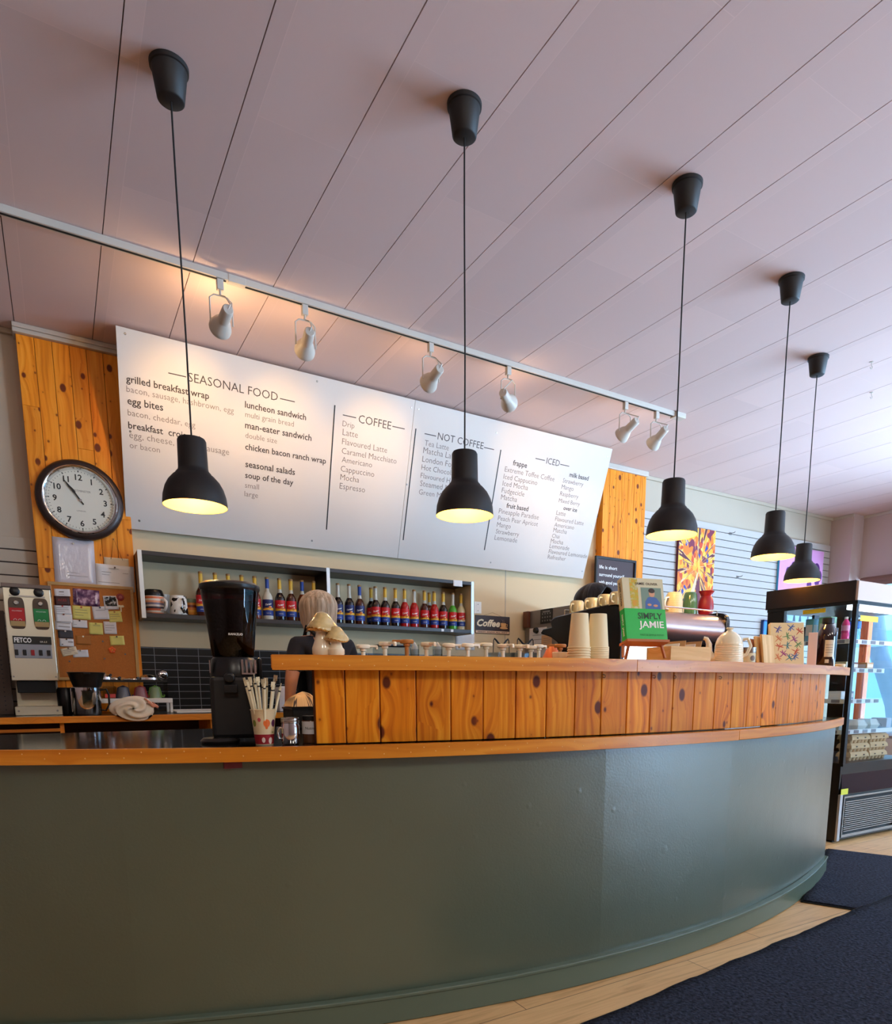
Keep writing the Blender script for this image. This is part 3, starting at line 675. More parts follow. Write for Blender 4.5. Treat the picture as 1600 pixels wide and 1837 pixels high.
for s, a, b in [('bacon, sausage, hashbrown, egg', (228.7, 702.8), (420.9, 741)), ('bacon, cheddar, egg', (230.8, 745), (351.7, 767)), ('egg, cheese, choice sausage', (233.3, 785.5), (412, 815)), ('or bacon', (233.8, 803.5), (287.9, 812)),
    ('multi grain bread', (441.4, 746.8), (528.3, 763.5)), ('double size', (441.4, 784), (498, 794)), ('small', (440, 873.2), (465, 877)), ('large', (439, 888.6), (463.2, 892)),
    ('Drip', (615.7, 762), (637, 766)), ('Latte', (615.7, 778), (643, 783)), ('Flavoured Latte', (614.6, 795), (695.4, 809)), ('Caramel Macchiato', (614, 811), (712.2, 829)), ('Americano', (614, 826.4), (668.2, 836)), ('Cappuccino', (611.9, 842.8), (672, 853)), ('Mocha', (611.2, 857.7), (644.8, 863.6)), ('Espresso', (609.8, 873.8), (655.4, 881)),
    ('Tea Latte', (762.8, 796), (806.3, 804)), ('Matcha Latte', (760.2, 810), (824, 821)), ('London Fog', (758.5, 825), (816, 835)), ('Hot Chocolate', (756.8, 839.2), (823, 851)), ('Flavoured Hot Chocolate', (755.3, 853.4), (864, 873)), ('Steamed Milk', (754.3, 868), (818, 879)), ('Green Matcha', (752, 883), (815, 893.5)),
    ('Extreme Toffee Coffee', (906.6, 841), (995.6, 859)), ('Iced Cappucino', (904.4, 854), (964.6, 866)), ('Iced Mocha', (902.6, 866.5), (948, 875)), ('Fudgecicle', (901, 878.8), (941.4, 886.5)), ('Matcha', (899.6, 891), (928, 896.6)),
    ('Pineapple Paradise', (895.6, 915.6), (967, 928)), ('Peach Pear Apricot', (894, 928.2), (965.4, 940)), ('Mango', (892, 940), (916.6, 944.5)), ('Strawberry', (890, 952), (931.4, 958.6)), ('Lemonade', (887.6, 963.6), (928, 969.6)),
    ('Strawberry', (1011, 860), (1047.4, 867.6)), ('Mango', (1008.6, 871.6), (1030, 876)), ('Raspberry', (1006, 883.4), (1038.4, 890)), ('Mixed Berry', (1003.6, 895.4), (1041, 903)),
    ('Latte', (999, 918), (1015.4, 921.4)), ('Flavoured Latte', (997, 928.5), (1047.6, 938)), ('Americano', (995.4, 939), (1030.4, 945.5)), ('Matcha', (993.4, 949), (1017.4, 953.4)), ('Chai', (991, 959), (1004.4, 961.6)), ('Mocha', (988.6, 968.4), (1010.6, 972.6)), ('Lemonade', (986.6, 977.4), (1021.6, 983)), ('Flavoured Lemonade', (985, 987), (1053.4, 996.8)), ('Refresher', (983, 997), (1015, 1001.8))]:
    q = MB(); board_text(q, s, a, b, 0, -.006); build('item_line', q, INKF, mn, smooth=0)
for a, b in (((600.3, 724), (588, 948)), ((745.3, 765), (726, 966)), ((897.9, 802), (872, 983))):
    ua, va = bp_uv(*a); ub, vb = bp_uv(*b); uu = (ua+ub)/2; q = MB(); q.box(uu-.0045, uu+.0045, vb, va, 0, .0015, mat=BM); build('divider_line', q, INKB, mn, smooth=0)
for p in ((227, 599), (250, 934), (571, 682), (740, 728), (753, 731), (235, 774), (731, 866), (893, 772), (1092, 814), (1064, 937), (1047, 1020), (881, 1005), (560, 968)):
    ua, va = bp_uv(*p); ua = min(max(ua, .03), BW-.03); va = min(max(va, .03), BL-.03); q = MB(); q.cyl((ua, va, 0), (ua, va, .002), .0075, .006, seg=14, mat=BM); build('screw', q, STEELD, mn)
for u in (.3, 1.6, 2.6, 3.7):
    q = MB(); q.box(u-.02, u+.02, .98, 1.02, -.25, -.012, mat=BM); build('wall_bracket', q, STEELD, mn, smooth=0)
# ================================================================== wall clock
RX = Matrix.Rotation(pi/2, 4, 'X')          # local xy plane -> wall plane, local z -> into the room
def flat(loc): return Matrix.Translation(loc) @ RX
pc = atY(143, 897, YF-.03); pc = Vector((pc.x+.004, YF, pc.z))
ck = thing('wall_clock', 'round dark-rimmed wall clock with a silver inner ring on the pine column', 'clock', pc)
q = MB(); q.lathe([(0, 0), (.235, 0), (.247, .006), (.25, .018), (.243, .034), (.228, .046), (.214, .048), (.208, .042)], seg=64, mat=RX); build('case', q, M('clock_bronze', (58, 44, 40), .32, metal=.3), ck, smooth=50)
q = MB(); q.lathe([(.213, .047), (.208, .052), (.2, .05), (.194, .04), (.19, .03), (.186, .024)], seg=64, mat=RX); build('inner_ring', q, CHROME, ck, smooth=50)
q = MB(); q.lathe([(0, .02), (.19, .02), (.19, .016)], seg=64, mat=RX); dial = build('dial', q, M('clock_dial', (226, 218, 204), .6), ck)
q = MB()
for h_ in range(1, 13):
    a = pi/2-h_*pi/6; s_ = str(h_); hh = .036; w0 = text_geo(s_, .012, 0, 1)[2]; sc_ = hh/.72; c_ = Vector((.142*cos(a), .142*sin(a), 0))
    q.text(s_, RX @ Matrix.Translation((c_.x, c_.y-hh/2, .0202)), height=hh, thin=.022, align='CENTER', depth_=.0004)
build('numerals', q, INKB, dial, smooth=0)
q = MB()
for i in range(60):
    a = 2*pi*i/60; ln = .007 if i % 5 else .011
    q.box(-.0012 if i % 5 else -.003, .0012 if i % 5 else .003, .172, .172+ln, .0202, .0206, mat=RX @ Matrix.Rotation(a, 4, 'Z'))
build('minute_track', q, INKB, dial, smooth=0)
q = MB(); q.text('WESTMINSTER', RX @ Matrix.Translation((.005, .052, .0202)), width=.115, align='CENTER', depth_=.0004); q.text('LONDON', RX @ Matrix.Translation((0, -.07, .0202)), width=.05, align='CENTER', depth_=.0004)
build('dial_lettering', q, INKF, dial, smooth=0)
for nm, a, L, wd in (('hour_hand', 33, .105, .0085), ('minute_hand', 36, .158, .006)):
    q = MB(); q.prism([(-wd*.4, -.03), (wd*.4, -.03), (wd*.45, L*.45), (wd, L*.6), (0, L), (-wd, L*.6), (-wd*.45, L*.45)], .024 if nm[0] == 'h' else .027, .0255 if nm[0] == 'h' else .0285, mat=RX @ Matrix.Rotation(rad(a), 4, 'Z')); build(nm, q, INKB, ck, smooth=0)
q = MB(); q.cyl((0, -.02, 0), (0, -.031, 0), .008, seg=16); build('hub', q, CHROME, ck)
q = MB(); q.lathe([(0, .041), (.1, .0405), (.193, .037)], seg=48, mat=RX); build('glass', q, GLASS, ck)
# ================================================================== wall shelf
SX0, SX1, SY0, SY1 = .505, 3.09, 5.10, 5.386
ZS, ZT = 1.556, 1.93
sh = thing('wall_shelf', 'long dark open wall shelf with aluminium edged ends below the menu board', 'shelf', (0, 0, 0))
SHD = M('dark_shelf_board', (36, 27, 28), .4)
q = MB(); q.box(SX0+.02, SX1-.012, SY0, SY1, ZS-.03, ZS); build('bottom_board', q, SHD, sh, smooth=0, bevel=.002)
q = MB(); q.box(SX0+.02, SX1-.012, SY0, SY1, ZT, ZT+.028); build('top_board', q, SHD, sh, smooth=0, bevel=.002)
xm = atY(590, 1075, SY0).x
for x, nm, m_ in ((SX0, 'left_end_panel', M('raw_board', (150, 116, 76), .6)), (SX1-.012, 'right_end_panel', CREAM), (xm-.011, 'divider', SHD)):
    q = MB(); q.box(x, x+.02, SY0+.003, SY1, ZS-.035, ZT+.03, 0); q.box(x-.002, x+.024, SY0-.002, SY0+.005, ZS-.035, ZT+.03, 1); build(nm.replace('left_', '').replace('right_', ''), q, [m_, ALU], sh, smooth=0)
for p in (794, 811):
    c = atY(p, 1127, SY0-.001); q = MB(); q.box(c.x-.012, c.x+.012, SY0-.0015, SY0-.0003, ZS-.026, ZS-.005); build('price_tag', q, PAPER, sh, smooth=0)
# syrup bottles
def wrap_text(q, s, r, z, width, mi, thin=0, shear=0, slope=0, ang=-pi/2):
    V, Fs, w0, h0 = text_geo(s, thin, shear, 1.0); k_ = width/w0; out = []
    for x, y, _ in V:
        xx = (x-w0/2)*k_; t = ang+xx/r; out.append((r*cos(t), r*sin(t), z+y*k_+slope*xx))
    q.add(out, Fs, mi)
def band(q, r, z0, z1, mi, seg=26, dz=0, a0=0, a1=2*pi):
    V = []; Fs = []
    for i in range(seg+1):
        t = a0+(a1-a0)*i/seg; w_ = dz*sin(t*2+.6)
        V += [(r*cos(t), r*sin(t), z0+(w_ if dz < 0 else 0)), (r*cos(t), r*sin(t), z1+(w_ if dz > 0 else 0))]
    for i in range(seg): Fs.append((2*i, 2*i+2, 2*i+3, 2*i+1))
    q.add(V, Fs, mi)
LQ = {'amber': (70, 26, 10), 'dark': (26, 14, 12), 'red': (168, 16, 16), 'clear': (196, 196, 184), 'green': (70, 160, 40), 'pale': (206, 192, 150), 'brown': (104, 40, 14), 'purple': (48, 14, 30)}
LREC = M('label_red', (196, 22, 28), .45); LBLUE = M('label_blue', (22, 50, 128), .45); LYEL = M('label_gold', (236, 176, 44), .45); LNAVY = M('label_navy', (18, 30, 88), .45)
NECKY = M('neck_yellow', (222, 174, 54), .35); NECKB = M('neck_blue', (22, 66, 150), .35); CAPG = M('cap_gold', (166, 120, 70), .4)
NECKC = M('clear_neck_glass', (190, 188, 176), .12); LABR = M('label_art', (206, 120, 50), .5); LWH = M('label_cream', (232, 222, 190), .5)
BOT = {}
def bottle(kind):
    liq, lab, neck = kind
    t = thing('syrup_bottle', 'syrup bottle', 'bottle', (0, 0, 0), 0, 'syrup bottles on the wall shelf')
    q = MB(); q.lathe([(0, .003), (.03, 0), (.036, .003), (.0375, .012), (.0375, .158), (.035, .172), (.026, .19), (.018, .204)], seg=26); build('bottle', q, M('syrup_'+liq, LQ[liq], .08, spec=.6, coat=.4), t, smooth=50)
    q = MB(); q.lathe([(.018, .204), (.015, .216), (.0135, .232)], seg=20); build('glass_shoulder', q, NECKC, t)
    q = MB(); q.lathe([(.0138, .23), (.0138, .296), (.0128, .3)], seg=20); build('neck_wrap', q, {'y': NECKY, 'b': NECKB, 'c': NECKC}[neck], t)
    q = MB(); q.lathe([(.0148, .297), (.0148, .309), (.0135, .311), (0, .311)], seg=20); build('cap', q, CAPG, t)
    q = MB(); r = .0381
    band(q, r, .032, .073, 1); band(q, r, .070, .090, 2); band(q, r, .084, .148, 0, dz=-.004)
    # little cup-and-cream emblem
    q.ball((.010, -r+.001, .090), (.012, .002, .011), 10, 6, 3); q.ball((.016, -r+.0016, .096), (.006, .0018, .006), 8, 5, 4)
    wrap_text(q, 'Torani', r+.0005, .108, .05, 4, .02, .45, .22)
    wrap_text(q, {'r': 'CARAMEL', 'b': 'SUGAR FREE', 'w': 'VANILLA'}[lab], r+.0005, .047, .034, 4)
    build('label', q, [{'r': LREC, 'b': LNAVY, 'w': LREC}[lab], LBLUE, LYEL if lab != 'w' else LWH, LABR, WINK], t, smooth=60)
    return t
BL_ = [(363, 'amber', 'r', 'y', 0), (389, 'clear', 'r', 'y', 0), (412, 'brown', 'r', 'y', 0), (436, 'amber', 'r', 'y', 0), (459, 'brown', 'r', 'y', 0), (481, 'clear', 'b', 'b', 0), (503, 'dark', 'r', 'y', 0), (523, 'amber', 'r', 'y', 0), (543, 'brown', 'b', 'b', 0), (564, 'amber', 'r', 'y', 0),
       (607, 'dark', 'b', 'c', 0), (627, 'dark', 'b', 'c', 0), (645.5, 'amber', 'b', 'b', 0), (666, 'dark', 'r', 'y', 1), (674, 'dark', 'r', 'c', 0), (691, 'dark', 'r', 'y', 0), (709.5, 'dark', 'r', 'y', 0), (726, 'red', 'r', 'y', 0), (743, 'red', 'r', 'c', 0), (761.5, 'amber', 'r', 'y', 0), (770, 'brown', 'r', 'y', 1), (779, 'red', 'r', 'y', 0), (795, 'dark', 'r', 'y', 0), (812, 'green', 'r', 'c', 0), (827, 'pale', 'w', 'y', 0)]
ORD = ['first', 'second', 'third', 'fourth', 'fifth', 'sixth', 'seventh', 'eighth', 'ninth', 'tenth', 'eleventh', 'twelfth', 'thirteenth']
nl = nr = 0
LN = {'r': 'red', 'b': 'blue', 'w': 'red and cream'}; NN = {'y': 'yellow', 'b': 'blue', 'c': 'clear'}
for p, liq, lab, neck, back in BL_:
    left = p < 590; Yb = 5.20+.09*back; x = atY(p, 1095, Yb).x
    if back: lb = 'yellow-necked syrup bottle in the back row, '+('behind the gap after the blue-labelled three' if p < 700 else 'between the two red-labelled bottles near the right end')
    elif left: lb = '%s-labelled syrup bottle with %s neck, %s from the mugs on the shelf' % (LN[lab], NN[neck], ORD[nl]); nl += 1
    else: lb = '%s-labelled syrup bottle with %s neck, %s right of the shelf divider' % (LN[lab], NN[neck], ORD[nr]); nr += 1
    if (liq, lab, neck) not in BOT: b = BOT[(liq, lab, neck)] = bottle((liq, lab, neck)); b.location = (x, Yb, ZS); b['label'] = lb
    else: b = dup(BOT[(liq, lab, neck)], (x, Yb, ZS), 0, lb)
    b.rotation_euler.z = rad(-8-14*(p-363)/460)+random.uniform(-.12, .12)
# mugs on the shelf
def mug(name, label, cat, loc, r0, r1, h, mat, hang=0, hmat=None, hr=.0055, group=None, hz=(.25, .8), hout=.03):
    t = thing(name, label, cat, loc, 0, group)
    q = MB(); q.lathe([(0, .003), (r0-.004, 0), (r0, .004), (r0+(r1-r0)*.5, h*.5), (r1, h-.002), (r1-.0025, h), (r1-.005, h-.003), (r0-.004, .008), (0, .007)], seg=32)
    b = build('cup', q, mat, t, smooth=50)
    if hout:
        q = MB(); d = Vector((cos(hang), sin(hang), 0)); z0, z1 = h*hz[0], h*hz[1]; ra = r0+(r1-r0)*hz[0]-.002; rb = r0+(r1-r0)*hz[1]-.002
        q.tube([d*ra+Vector((0, 0, z0)), d*(ra+hout*.7)+Vector((0, 0, z0)), d*(ra+hout)+Vector((0, 0, z0+(z1-z0)*.3)), d*(rb+hout)+Vector((0, 0, z0+(z1-z0)*.75)), d*(rb+hout*.6)+Vector((0, 0, z1)), d*rb+Vector((0, 0, z1))], hr, 8)
        build('handle', q, hmat or mat, t, smooth=60)
    return t
def striped(name, cols, period, axis=2, noise_=0, wave=0):
    k = NT(name); tc = k.n('TexCoord'); sx = k.n('SeparateXYZ'); k.l(tc.outputs['Object'], sx.inputs[0])
    v = sx.outputs[axis]
    if wave:
        an = k.math('ARCTAN2', sx.outputs[1], sx.outputs[0]); tri = k.math('PINGPONG', k.math('MULTIPLY', an, 6.0), .5); v = k.math('MULTIPLY_ADD', tri, wave, v)
    fr_ = k.math('FRACT', k.math('DIVIDE', v, period)); st = []
    for i, c in enumerate(cols): st.append((i/len(cols), rgb(*c)))
    nd = k.n('ValToRGB'); nd.color_ramp.interpolation = 'CONSTANT'; e = nd.color_ramp.elements
    while len(e) < len(st): e.new(.5)
    for kk, (p_, c_) in zip(e, st): kk.position = p_; kk.color = c_
    k.l(fr_, nd.inputs[0]); k.l(nd.outputs[0], k.b.inputs['Base Color']); k.b.inputs['Roughness'].default_value = .4; return k.m
x = atY(278, 1095, 5.22).x
tm = mug('travel_mug', 'patterned travel mug with black lid and white handle, at the left shelf end', 'mug', (x, 5.22, ZS), .056, .062, .125, striped('knit_pattern', [(230, 120, 70), (236, 214, 190), (206, 96, 60), (60, 50, 60), (226, 206, 190), (120, 110, 130), (236, 160, 120), (240, 226, 210)], .105, wave=.006), rad(-50), WHITE, .009, hout=.045)
q = MB(); q.lathe([(.063, .122), (.064, .128), (.056, .158), (.05, .166), (0, .168)], seg=32); build('lid', q, BLACK, tm)
x = atY(312, 1095, 5.2).x
k = NT('cow_glaze'); c_ = k.coord('Object'); nz = k.n('TexNoise'); nz.inputs['Scale'].default_value = 19; k.l(c_, nz.inputs['Vector']); k.l(k.ramp(nz.outputs[0], [(.56, rgb(238, 236, 228)), (.58, rgb(34, 24, 22))]), k.b.inputs['Base Color']); k.b.inputs['Roughness'].default_value = .15
mug('cow_mug', 'white mug with black cow patches beside the patterned travel mug', 'mug', (x+.03, 5.165, ZS), .058, .050, .13, k.m, rad(-75), hr=.007, hout=.03)
q = MB(); q.lathe([(0, .002), (.032, 0), (.034, .004), (.04, .128), (.043, .14), (.043, .152), (.041, .152), (.038, .125), (.031, .006), (0, .006)], seg=28)
tag(build('frosted_tumbler', q, M('frosted_glass', (200, 198, 192), .25, alpha=.75), loc=(x-.045, 5.335, ZS)), 'frosted glass tumbler standing behind the cow patched mug', 'tumbler')
x = atY(340, 1098, 5.29).x
jm = mug('painted_jar', 'small amber painted jar with a grey green lid, right of the cow patched mug', 'jar', (x+.012, 5.29, ZS), .046, .046, .105, striped('amber_bands', [(120, 60, 20), (214, 140, 46), (226, 160, 60), (214, 120, 36), (120, 40, 24), (206, 130, 46)], .1), rad(-60), hr=.004, hout=.02)
q = MB(); q.lathe([(.048, .1), (.049, .105), (.049, .122), (.046, .127), (0, .127)], seg=28); build('lid', q, M('grey_green_lid', (112, 126, 104), .5), jm)
# ================================================================== papers, cork board, notes
def sheet(name, label, cat, rect, Y, mat, lines=None, pin=None, tilt=0, group=None, fold=None, extra=None):
    # rect = photograph corners x0, y0, x1, y1 on the wall plane Y
    a = atY((rect[0]+rect[2])/2, (rect[1]+rect[3])/2, Y); l_ = atY(rect[0], (rect[1]+rect[3])/2, Y); r_ = atY(rect[2], (rect[1]+rect[3])/2, Y); tp = atY((rect[0]+rect[2])/2, rect[1], Y); bt_ = atY((rect[0]+rect[2])/2, rect[3], Y)
    W, H = abs(r_.x-l_.x), abs(tp.z-bt_.z)
    t = thing(name, label, cat, a, 0, group); R = RX @ Matrix.Rotation(rad(tilt), 4, 'Z')
    q = MB(); q.grid(lambda i, j: ((i-.5)*W, (j-.5)*H, .0006+.004*(1-j)**2*(.4+.6*i)), 6, 6, mat=R); build('paper', q, mat, t, solid=.0005)
    if lines:
        q = MB()
        for (u0, v0, u1, hh) in lines: q.box((u0-.5)*W, (u1-.5)*W, (v0-.5)*H-hh/2, (v0-.5)*H+hh/2, .0052, .0054, mat=R)
        build('print', q, INKF, t, smooth=0)
    if extra: extra(t, W, H, R)
    if pin:
        q = MB(); q.cyl((0, H*.4, .001), (0, H*.4, .009), .0045, .0055, seg=12, mat=R); build('pin', q, M('pin_%d_%d_%d' % pin, pin, .3), t)
    return t
YC = YF-.022
cb_ = thing('cork_board', 'framed cork notice board covered in notes on the pine column', 'notice board', (0, 0, 0))
ca, cb2 = atY(98, 1055, YF-.02), atY(243, 1212, YF-.02)
cx0, cx1, cz0, cz1 = -.005, .468, 1.12, 1.725
CORK = M('cork', (184, 110, 48), .9, noise=.2, nscale=120, bump=.4, bscale=200)
q = MB(); q.box(cx0, cx1, YF-.014, YF-.002, cz0, cz1); build('cork_panel', q, CORK, cb_, smooth=0)
for nm, a in (('frame', (cx0-.012, cx1+.012, cz1-.006, cz1+.014)), ('frame', (cx0-.012, cx1+.012, cz0-.014, cz0+.006)), ('frame', (cx0-.012, cx0+.008, cz0, cz1)), ('frame', (cx1-.008, cx1+.012, cz0, cz1))):
    q = MB(); q.box(a[0], a[1], YF-.02, YF-.001, a[2], a[3], 0, grain=0 if a[1]-a[0] > .1 else 2); build(nm, q, wood_mat('frame_ash', (206, 164, 100), (194, 148, 84), (172, 124, 62), None, rough=.5), cb_, smooth=0, bevel=.002)
q = MB()
for p in ((1000/5.333, 1182/5.333+960), (982/5.333, 1017/5.333+960), (665/5.333, 1208/5.333+960), (1197/5.333, 1140/5.333+960)):
    c = atY(p[0], p[1], YF-.014); q = MB(); q.cyl((c.x, YF-.014, c.z), (c.x, YF-.024, c.z), .005, .006, seg=12); build('push_pin', q, M('pin_grey', (110, 100, 92), .4), cb_)
NW = M('note_white', (224, 220, 222), .75); NY = M('note_yellow', (226, 214, 120), .75); NC = M('note_cream', (226, 208, 178), .75); NK = M('note_kraft', (170, 108, 50), .8); ND = M('note_charcoal', (60, 56, 62), .6); NR = M('note_maroon', (60, 16, 20), .5)
def photo_mat(nm, c1, c2, c3, sc_):
    k = NT(nm); c_ = k.coord('Object'); nz = k.n('TexNoise'); nz.inputs['Scale'].default_value = sc_; nz.inputs['Detail'].default_value = 3; k.l(c_, nz.inputs['Vector']); k.l(k.ramp(nz.outputs[0], [(.35, rgb(*c1)), (.5, rgb(*c2)), (.65, rgb(*c3))]), k.b.inputs['Base Color']); k.b.inputs['Roughness'].default_value = .12; return k.m
def T3(s, hfrac=.22, wf=.7, mat=INKF, y=.0):
    def ex(t, W, H, R):
        q = MB(); q.text(s, R @ Matrix.Translation((0, y*H, .0052)), width=W*wf, align='CENTER', depth_=.0003); build('print', q, mat, t, smooth=0)
    return ex
ln3 = [(.12, .7, .8, .002), (.12, .5, .85, .002), (.12, .3, .6, .002)]
Z5 = lambda *r: (r[0]/5.333, r[1]/5.333+960, r[2]/5.333, r[3]/5.333+960)
NOTES = [((520, 515, 672, 585), NW, [(.3, .6, .6, .006), (.25, .25, .6, .002)], None, 2, 'white card with a small sketch in the top corner of the cork board'),
 ((520, 585, 670, 672), NR, None, None, 1, 'maroon card with red lettering on the cork board'),
 ((520, 672, 682, 755), NW, ln3, (190, 30, 30), 2, 'white typed note under the maroon card'),
 ((530, 752, 692, 836), NW, [(.1, .1, .9, .002)], (110, 40, 40), -1, 'white note under the typed note with red pin'),
 ((528, 825, 686, 908), NW, [(.1, .8, .9, .003), (.2, .4, .9, .004)], None, -3, 'white note with heavy type above the charcoal card'),
 ((700, 520, 952, 676), 'photo', None, None, -2, 'glossy purple photograph at the top of the cork board'),
 ((695, 678, 866, 806), NY, ln3, (190, 50, 30), -2, 'yellow note right below the glossy photograph'),
 ((888, 682, 1040, 806), NW, [(.2, .7, .8, .002)], (40, 60, 110), 4, 'white note with a blue pin left of the polaroid'),
 ((690, 812, 836, 888), NW, [(.1, .4, .3, .002), (.0, .05, 1, .003)], (60, 40, 50), -1, 'small white note below the widest yellow note'),
 ((992, 582, 1130, 712), 'polaroid', None, (30, 20, 20), 4, 'black and white polaroid pinned at the board corner'),
 ((1038, 726, 1165, 832), NY, ln3, (170, 110, 60), 5, 'yellow note directly under the polaroid'),
 ((852, 838, 985, 950), NY, [(.3, .75, .8, .002)], (150, 130, 60), -1, 'yellow note in the middle of the cork board'),
 ((994, 828, 1115, 946), NW, ln3, None, 0, 'pale grey note beside the middle yellow note'),
 ((555, 912, 700, 986), ND, None, (220, 200, 190), 0, 'charcoal card with a pale pin on the cork board'),
 ((570, 990, 706, 1066), NW, [(.6, .6, .95, .005), (.15, .25, .25, .007)], (90, 70, 60), -1, 'white card with a black dot below the charcoal card'),
 ((585, 1075, 740, 1150), NC, ln3, (120, 90, 70), 13, 'tilted cream card near the foot of the notes'),
 ((696, 1098, 846, 1168), NW, [(.1, .6, .3, .002)], (150, 140, 130), 3, 'white card overlapping the tilted cream card'),
 ((1052, 964, 1190, 1052), NY, None, (60, 60, 60), 3, 'yellow note alone on the lower right of the cork board'),
 ((726, 962, 870, 1046), NK, None, (230, 220, 200), 0, 'kraft brown note under the handwritten word on the cork board')]
for i, (r_, mt, ln_, pin, tl, lab) in enumerate(NOTES):
    kw = {}
    if mt == 'photo': mt = photo_mat('glossy_photo', (60, 30, 70), (120, 80, 110), (206, 170, 190), 26)
    elif mt == 'polaroid':
        mt = NW
        def kw_ex(t, W, H, R):
            q = MB(); q.box(-.4*W, .4*W, -.25*H, .42*H, .0052, .0056, mat=R); build('picture', q, photo_mat('mono_photo', (14, 14, 14), (40, 40, 42), (200, 198, 196), 60), t, smooth=0)
        kw['extra'] = kw_ex
    if i == 1: kw['extra'] = T3('ACES', wf=.55, mat=M('red_print', (170, 40, 44), .5), y=-.05)
    sheet('pinned_photo' if i in (5, 9) else 'pinned_note', lab, 'photograph' if i in (5, 9) else 'note', Z5(*r_), YF-.0145-.0006*(i % 5), mt, ln_, pin, tl, 'notes pinned to the cork board', **kw)
c = atY(875/5.333, 962/5.333+960, YF-.0145); q = MB(); q.text('CONNECT', flat((c.x, YF-.0142, c.z)), width=.075, align='CENTER', depth_=.0003); build('lettering', q, M('brown_ink', (90, 40, 20), .6), cb_, smooth=0)
def token(px_, py_, lab, name, cat, fn):
    c = atY(px_, py_, YF-.0145); t = thing(name, lab, cat, (c.x, YF-.0145, c.z)); fn(t); return t
def fn_flower(t):
    q = MB(); 
    for a in range(5): q.ball((.013*cos(a*2*pi/5+.3), .013*sin(a*2*pi/5+.3), .004), (.011, .011, .004), 12, 6, mat=RX)
    build('petals', q, M('orange_plastic', (230, 92, 24), .35), t); q = MB(); q.ball((0, 0, .007), (.006, .006, .004), 10, 6, mat=RX); build('centre', q, M('yellow_orange', (240, 150, 60), .35), t)
def fn_disc(t):
    q = MB(); q.lathe([(0, 0), (.022, 0), (.024, .004), (.02, .008), (0, .010)], seg=24, mat=RX); build('disc', q, M('deep_red_plastic', (150, 22, 24), .35), t); q = MB(); q.lathe([(.016, .0085), (.014, .0105), (.012, .0092)], seg=24, mat=RX); build('ring', q, M('dark_red', (100, 14, 16), .4), t)
def fn_bow(t):
    q = MB(); q.ball((-.008, .006, .004), (.011, .008, .003), 10, 6, mat=RX); q.ball((.008, .006, .004), (.011, .008, .003), 10, 6, mat=RX); q.box(-.005, .002, -.03, .004, 0, .003, mat=RX); build('ribbon', q, M('cream_ribbon', (236, 226, 196), .6), t)
token(1072/5.333, 1100/5.333+960, 'orange flower shaped pin on the bare lower cork', 'flower_pin', 'pin', fn_flower)
token(1150/5.333, 594/5.333+960, 'round dark red badge in the top right of the cork board', 'round_badge', 'badge', fn_disc)
token(1158/5.333, 690/5.333+960, 'small cream ribbon bow beside the polaroid', 'ribbon_bow', 'ribbon', fn_bow)
# sheets on the pine column above the board
PLS = M('plastic_sleeve', (206, 200, 206), .16, spec=.8, bump=1.0, bscale=22)
sheet('plastic_sleeve', 'glossy plastic sleeve holding a white sheet, pinned under the clock', 'document', (97, 967, 171, 1054), YF-.002, PLS, [(.3, .3, .6, .002), (.3, .24, .8, .002)], (200, 190, 170), -1)
sheet('backing_card', 'beige card hanging from a string on the pine column', 'card', (187, 1001, 231, 1020), YF-.002, NC)
sheet('printed_sheet', 'white printed sheet pinned between the plastic sleeve and the shelf', 'document', (173, 1014, 241, 1060), YF-.006, PAPER, [(.35, .85, .6, .002), (.15, .7, .4, .002), (.15, .6, .35, .002), (.7, .7, .85, .002), (.05, .3, .6, .002), (.1, .15, .7, .002)], (60, 30, 20), -1)
a = atY(204, 967, YF-.006); b1 = atY(199, 1003, YF-.004); b2 = atY(220, 1005, YF-.004)
q = MB(); q.tube([b1, a, b2], .0013, 6); st_ = thing('string_hanger', 'string loop hung on a nail right of the clock bottom', 'string', a)
for nm, fn in (('string', None), ('nail', None)):
    q = MB()
    if nm == 'string': q.tube([b1-a, Vector((0, 0, 0)), b2-a], .0014, 6)
    else: q.cyl((0, .006, 0), (0, -.006, .001), .004, seg=10)
    build(nm, q, M('jute', (120, 78, 40), .8) if nm == 'string' else CAPG, st_)
# framed saying on the right column
l_, r_ = atY(1070, 998, YF-.03), atY(1142, 1007, YF-.03); z1 = r_.z+.005; W = r_.x-l_.x; H = W*1.0
fs = thing('framed_saying', 'dark framed saying with pale typewriter lettering on the pine column', 'picture', (l_.x, YF, z1-H))
q = MB(); q.box(.02, W-.02, -.014, -.003, .02, H-.02); build('panel', q, M('brown_print', (66, 46, 46), .6), fs, smooth=0)
for a in ((0, W, H-.022, H), (0, W, 0, .022), (0, .022, .022, H-.022), (W-.022, W, .022, H-.022)):
    q = MB(); q.box(a[0], a[1], -.03, -.001, a[2], a[3]); build('frame', q, M('black_frame', (22, 16, 16), .4), fs, smooth=0, bevel=.002)
q = MB()
for i, s in enumerate(('life is short', 'surround yourself', 'with good people', 'people and good', 'coffee')):
    if i == 3: continue
    wd = {0: .24, 1: .34, 2: .31, 4: .12}[i]; zz = H-.115-.073*(i if i < 4 else 3); q.text(s, flat((.055, -.0145, zz)), width=wd, height=.034, thin=.008, depth_=.0005)
build('lettering', q, WINK, fs, smooth=0)
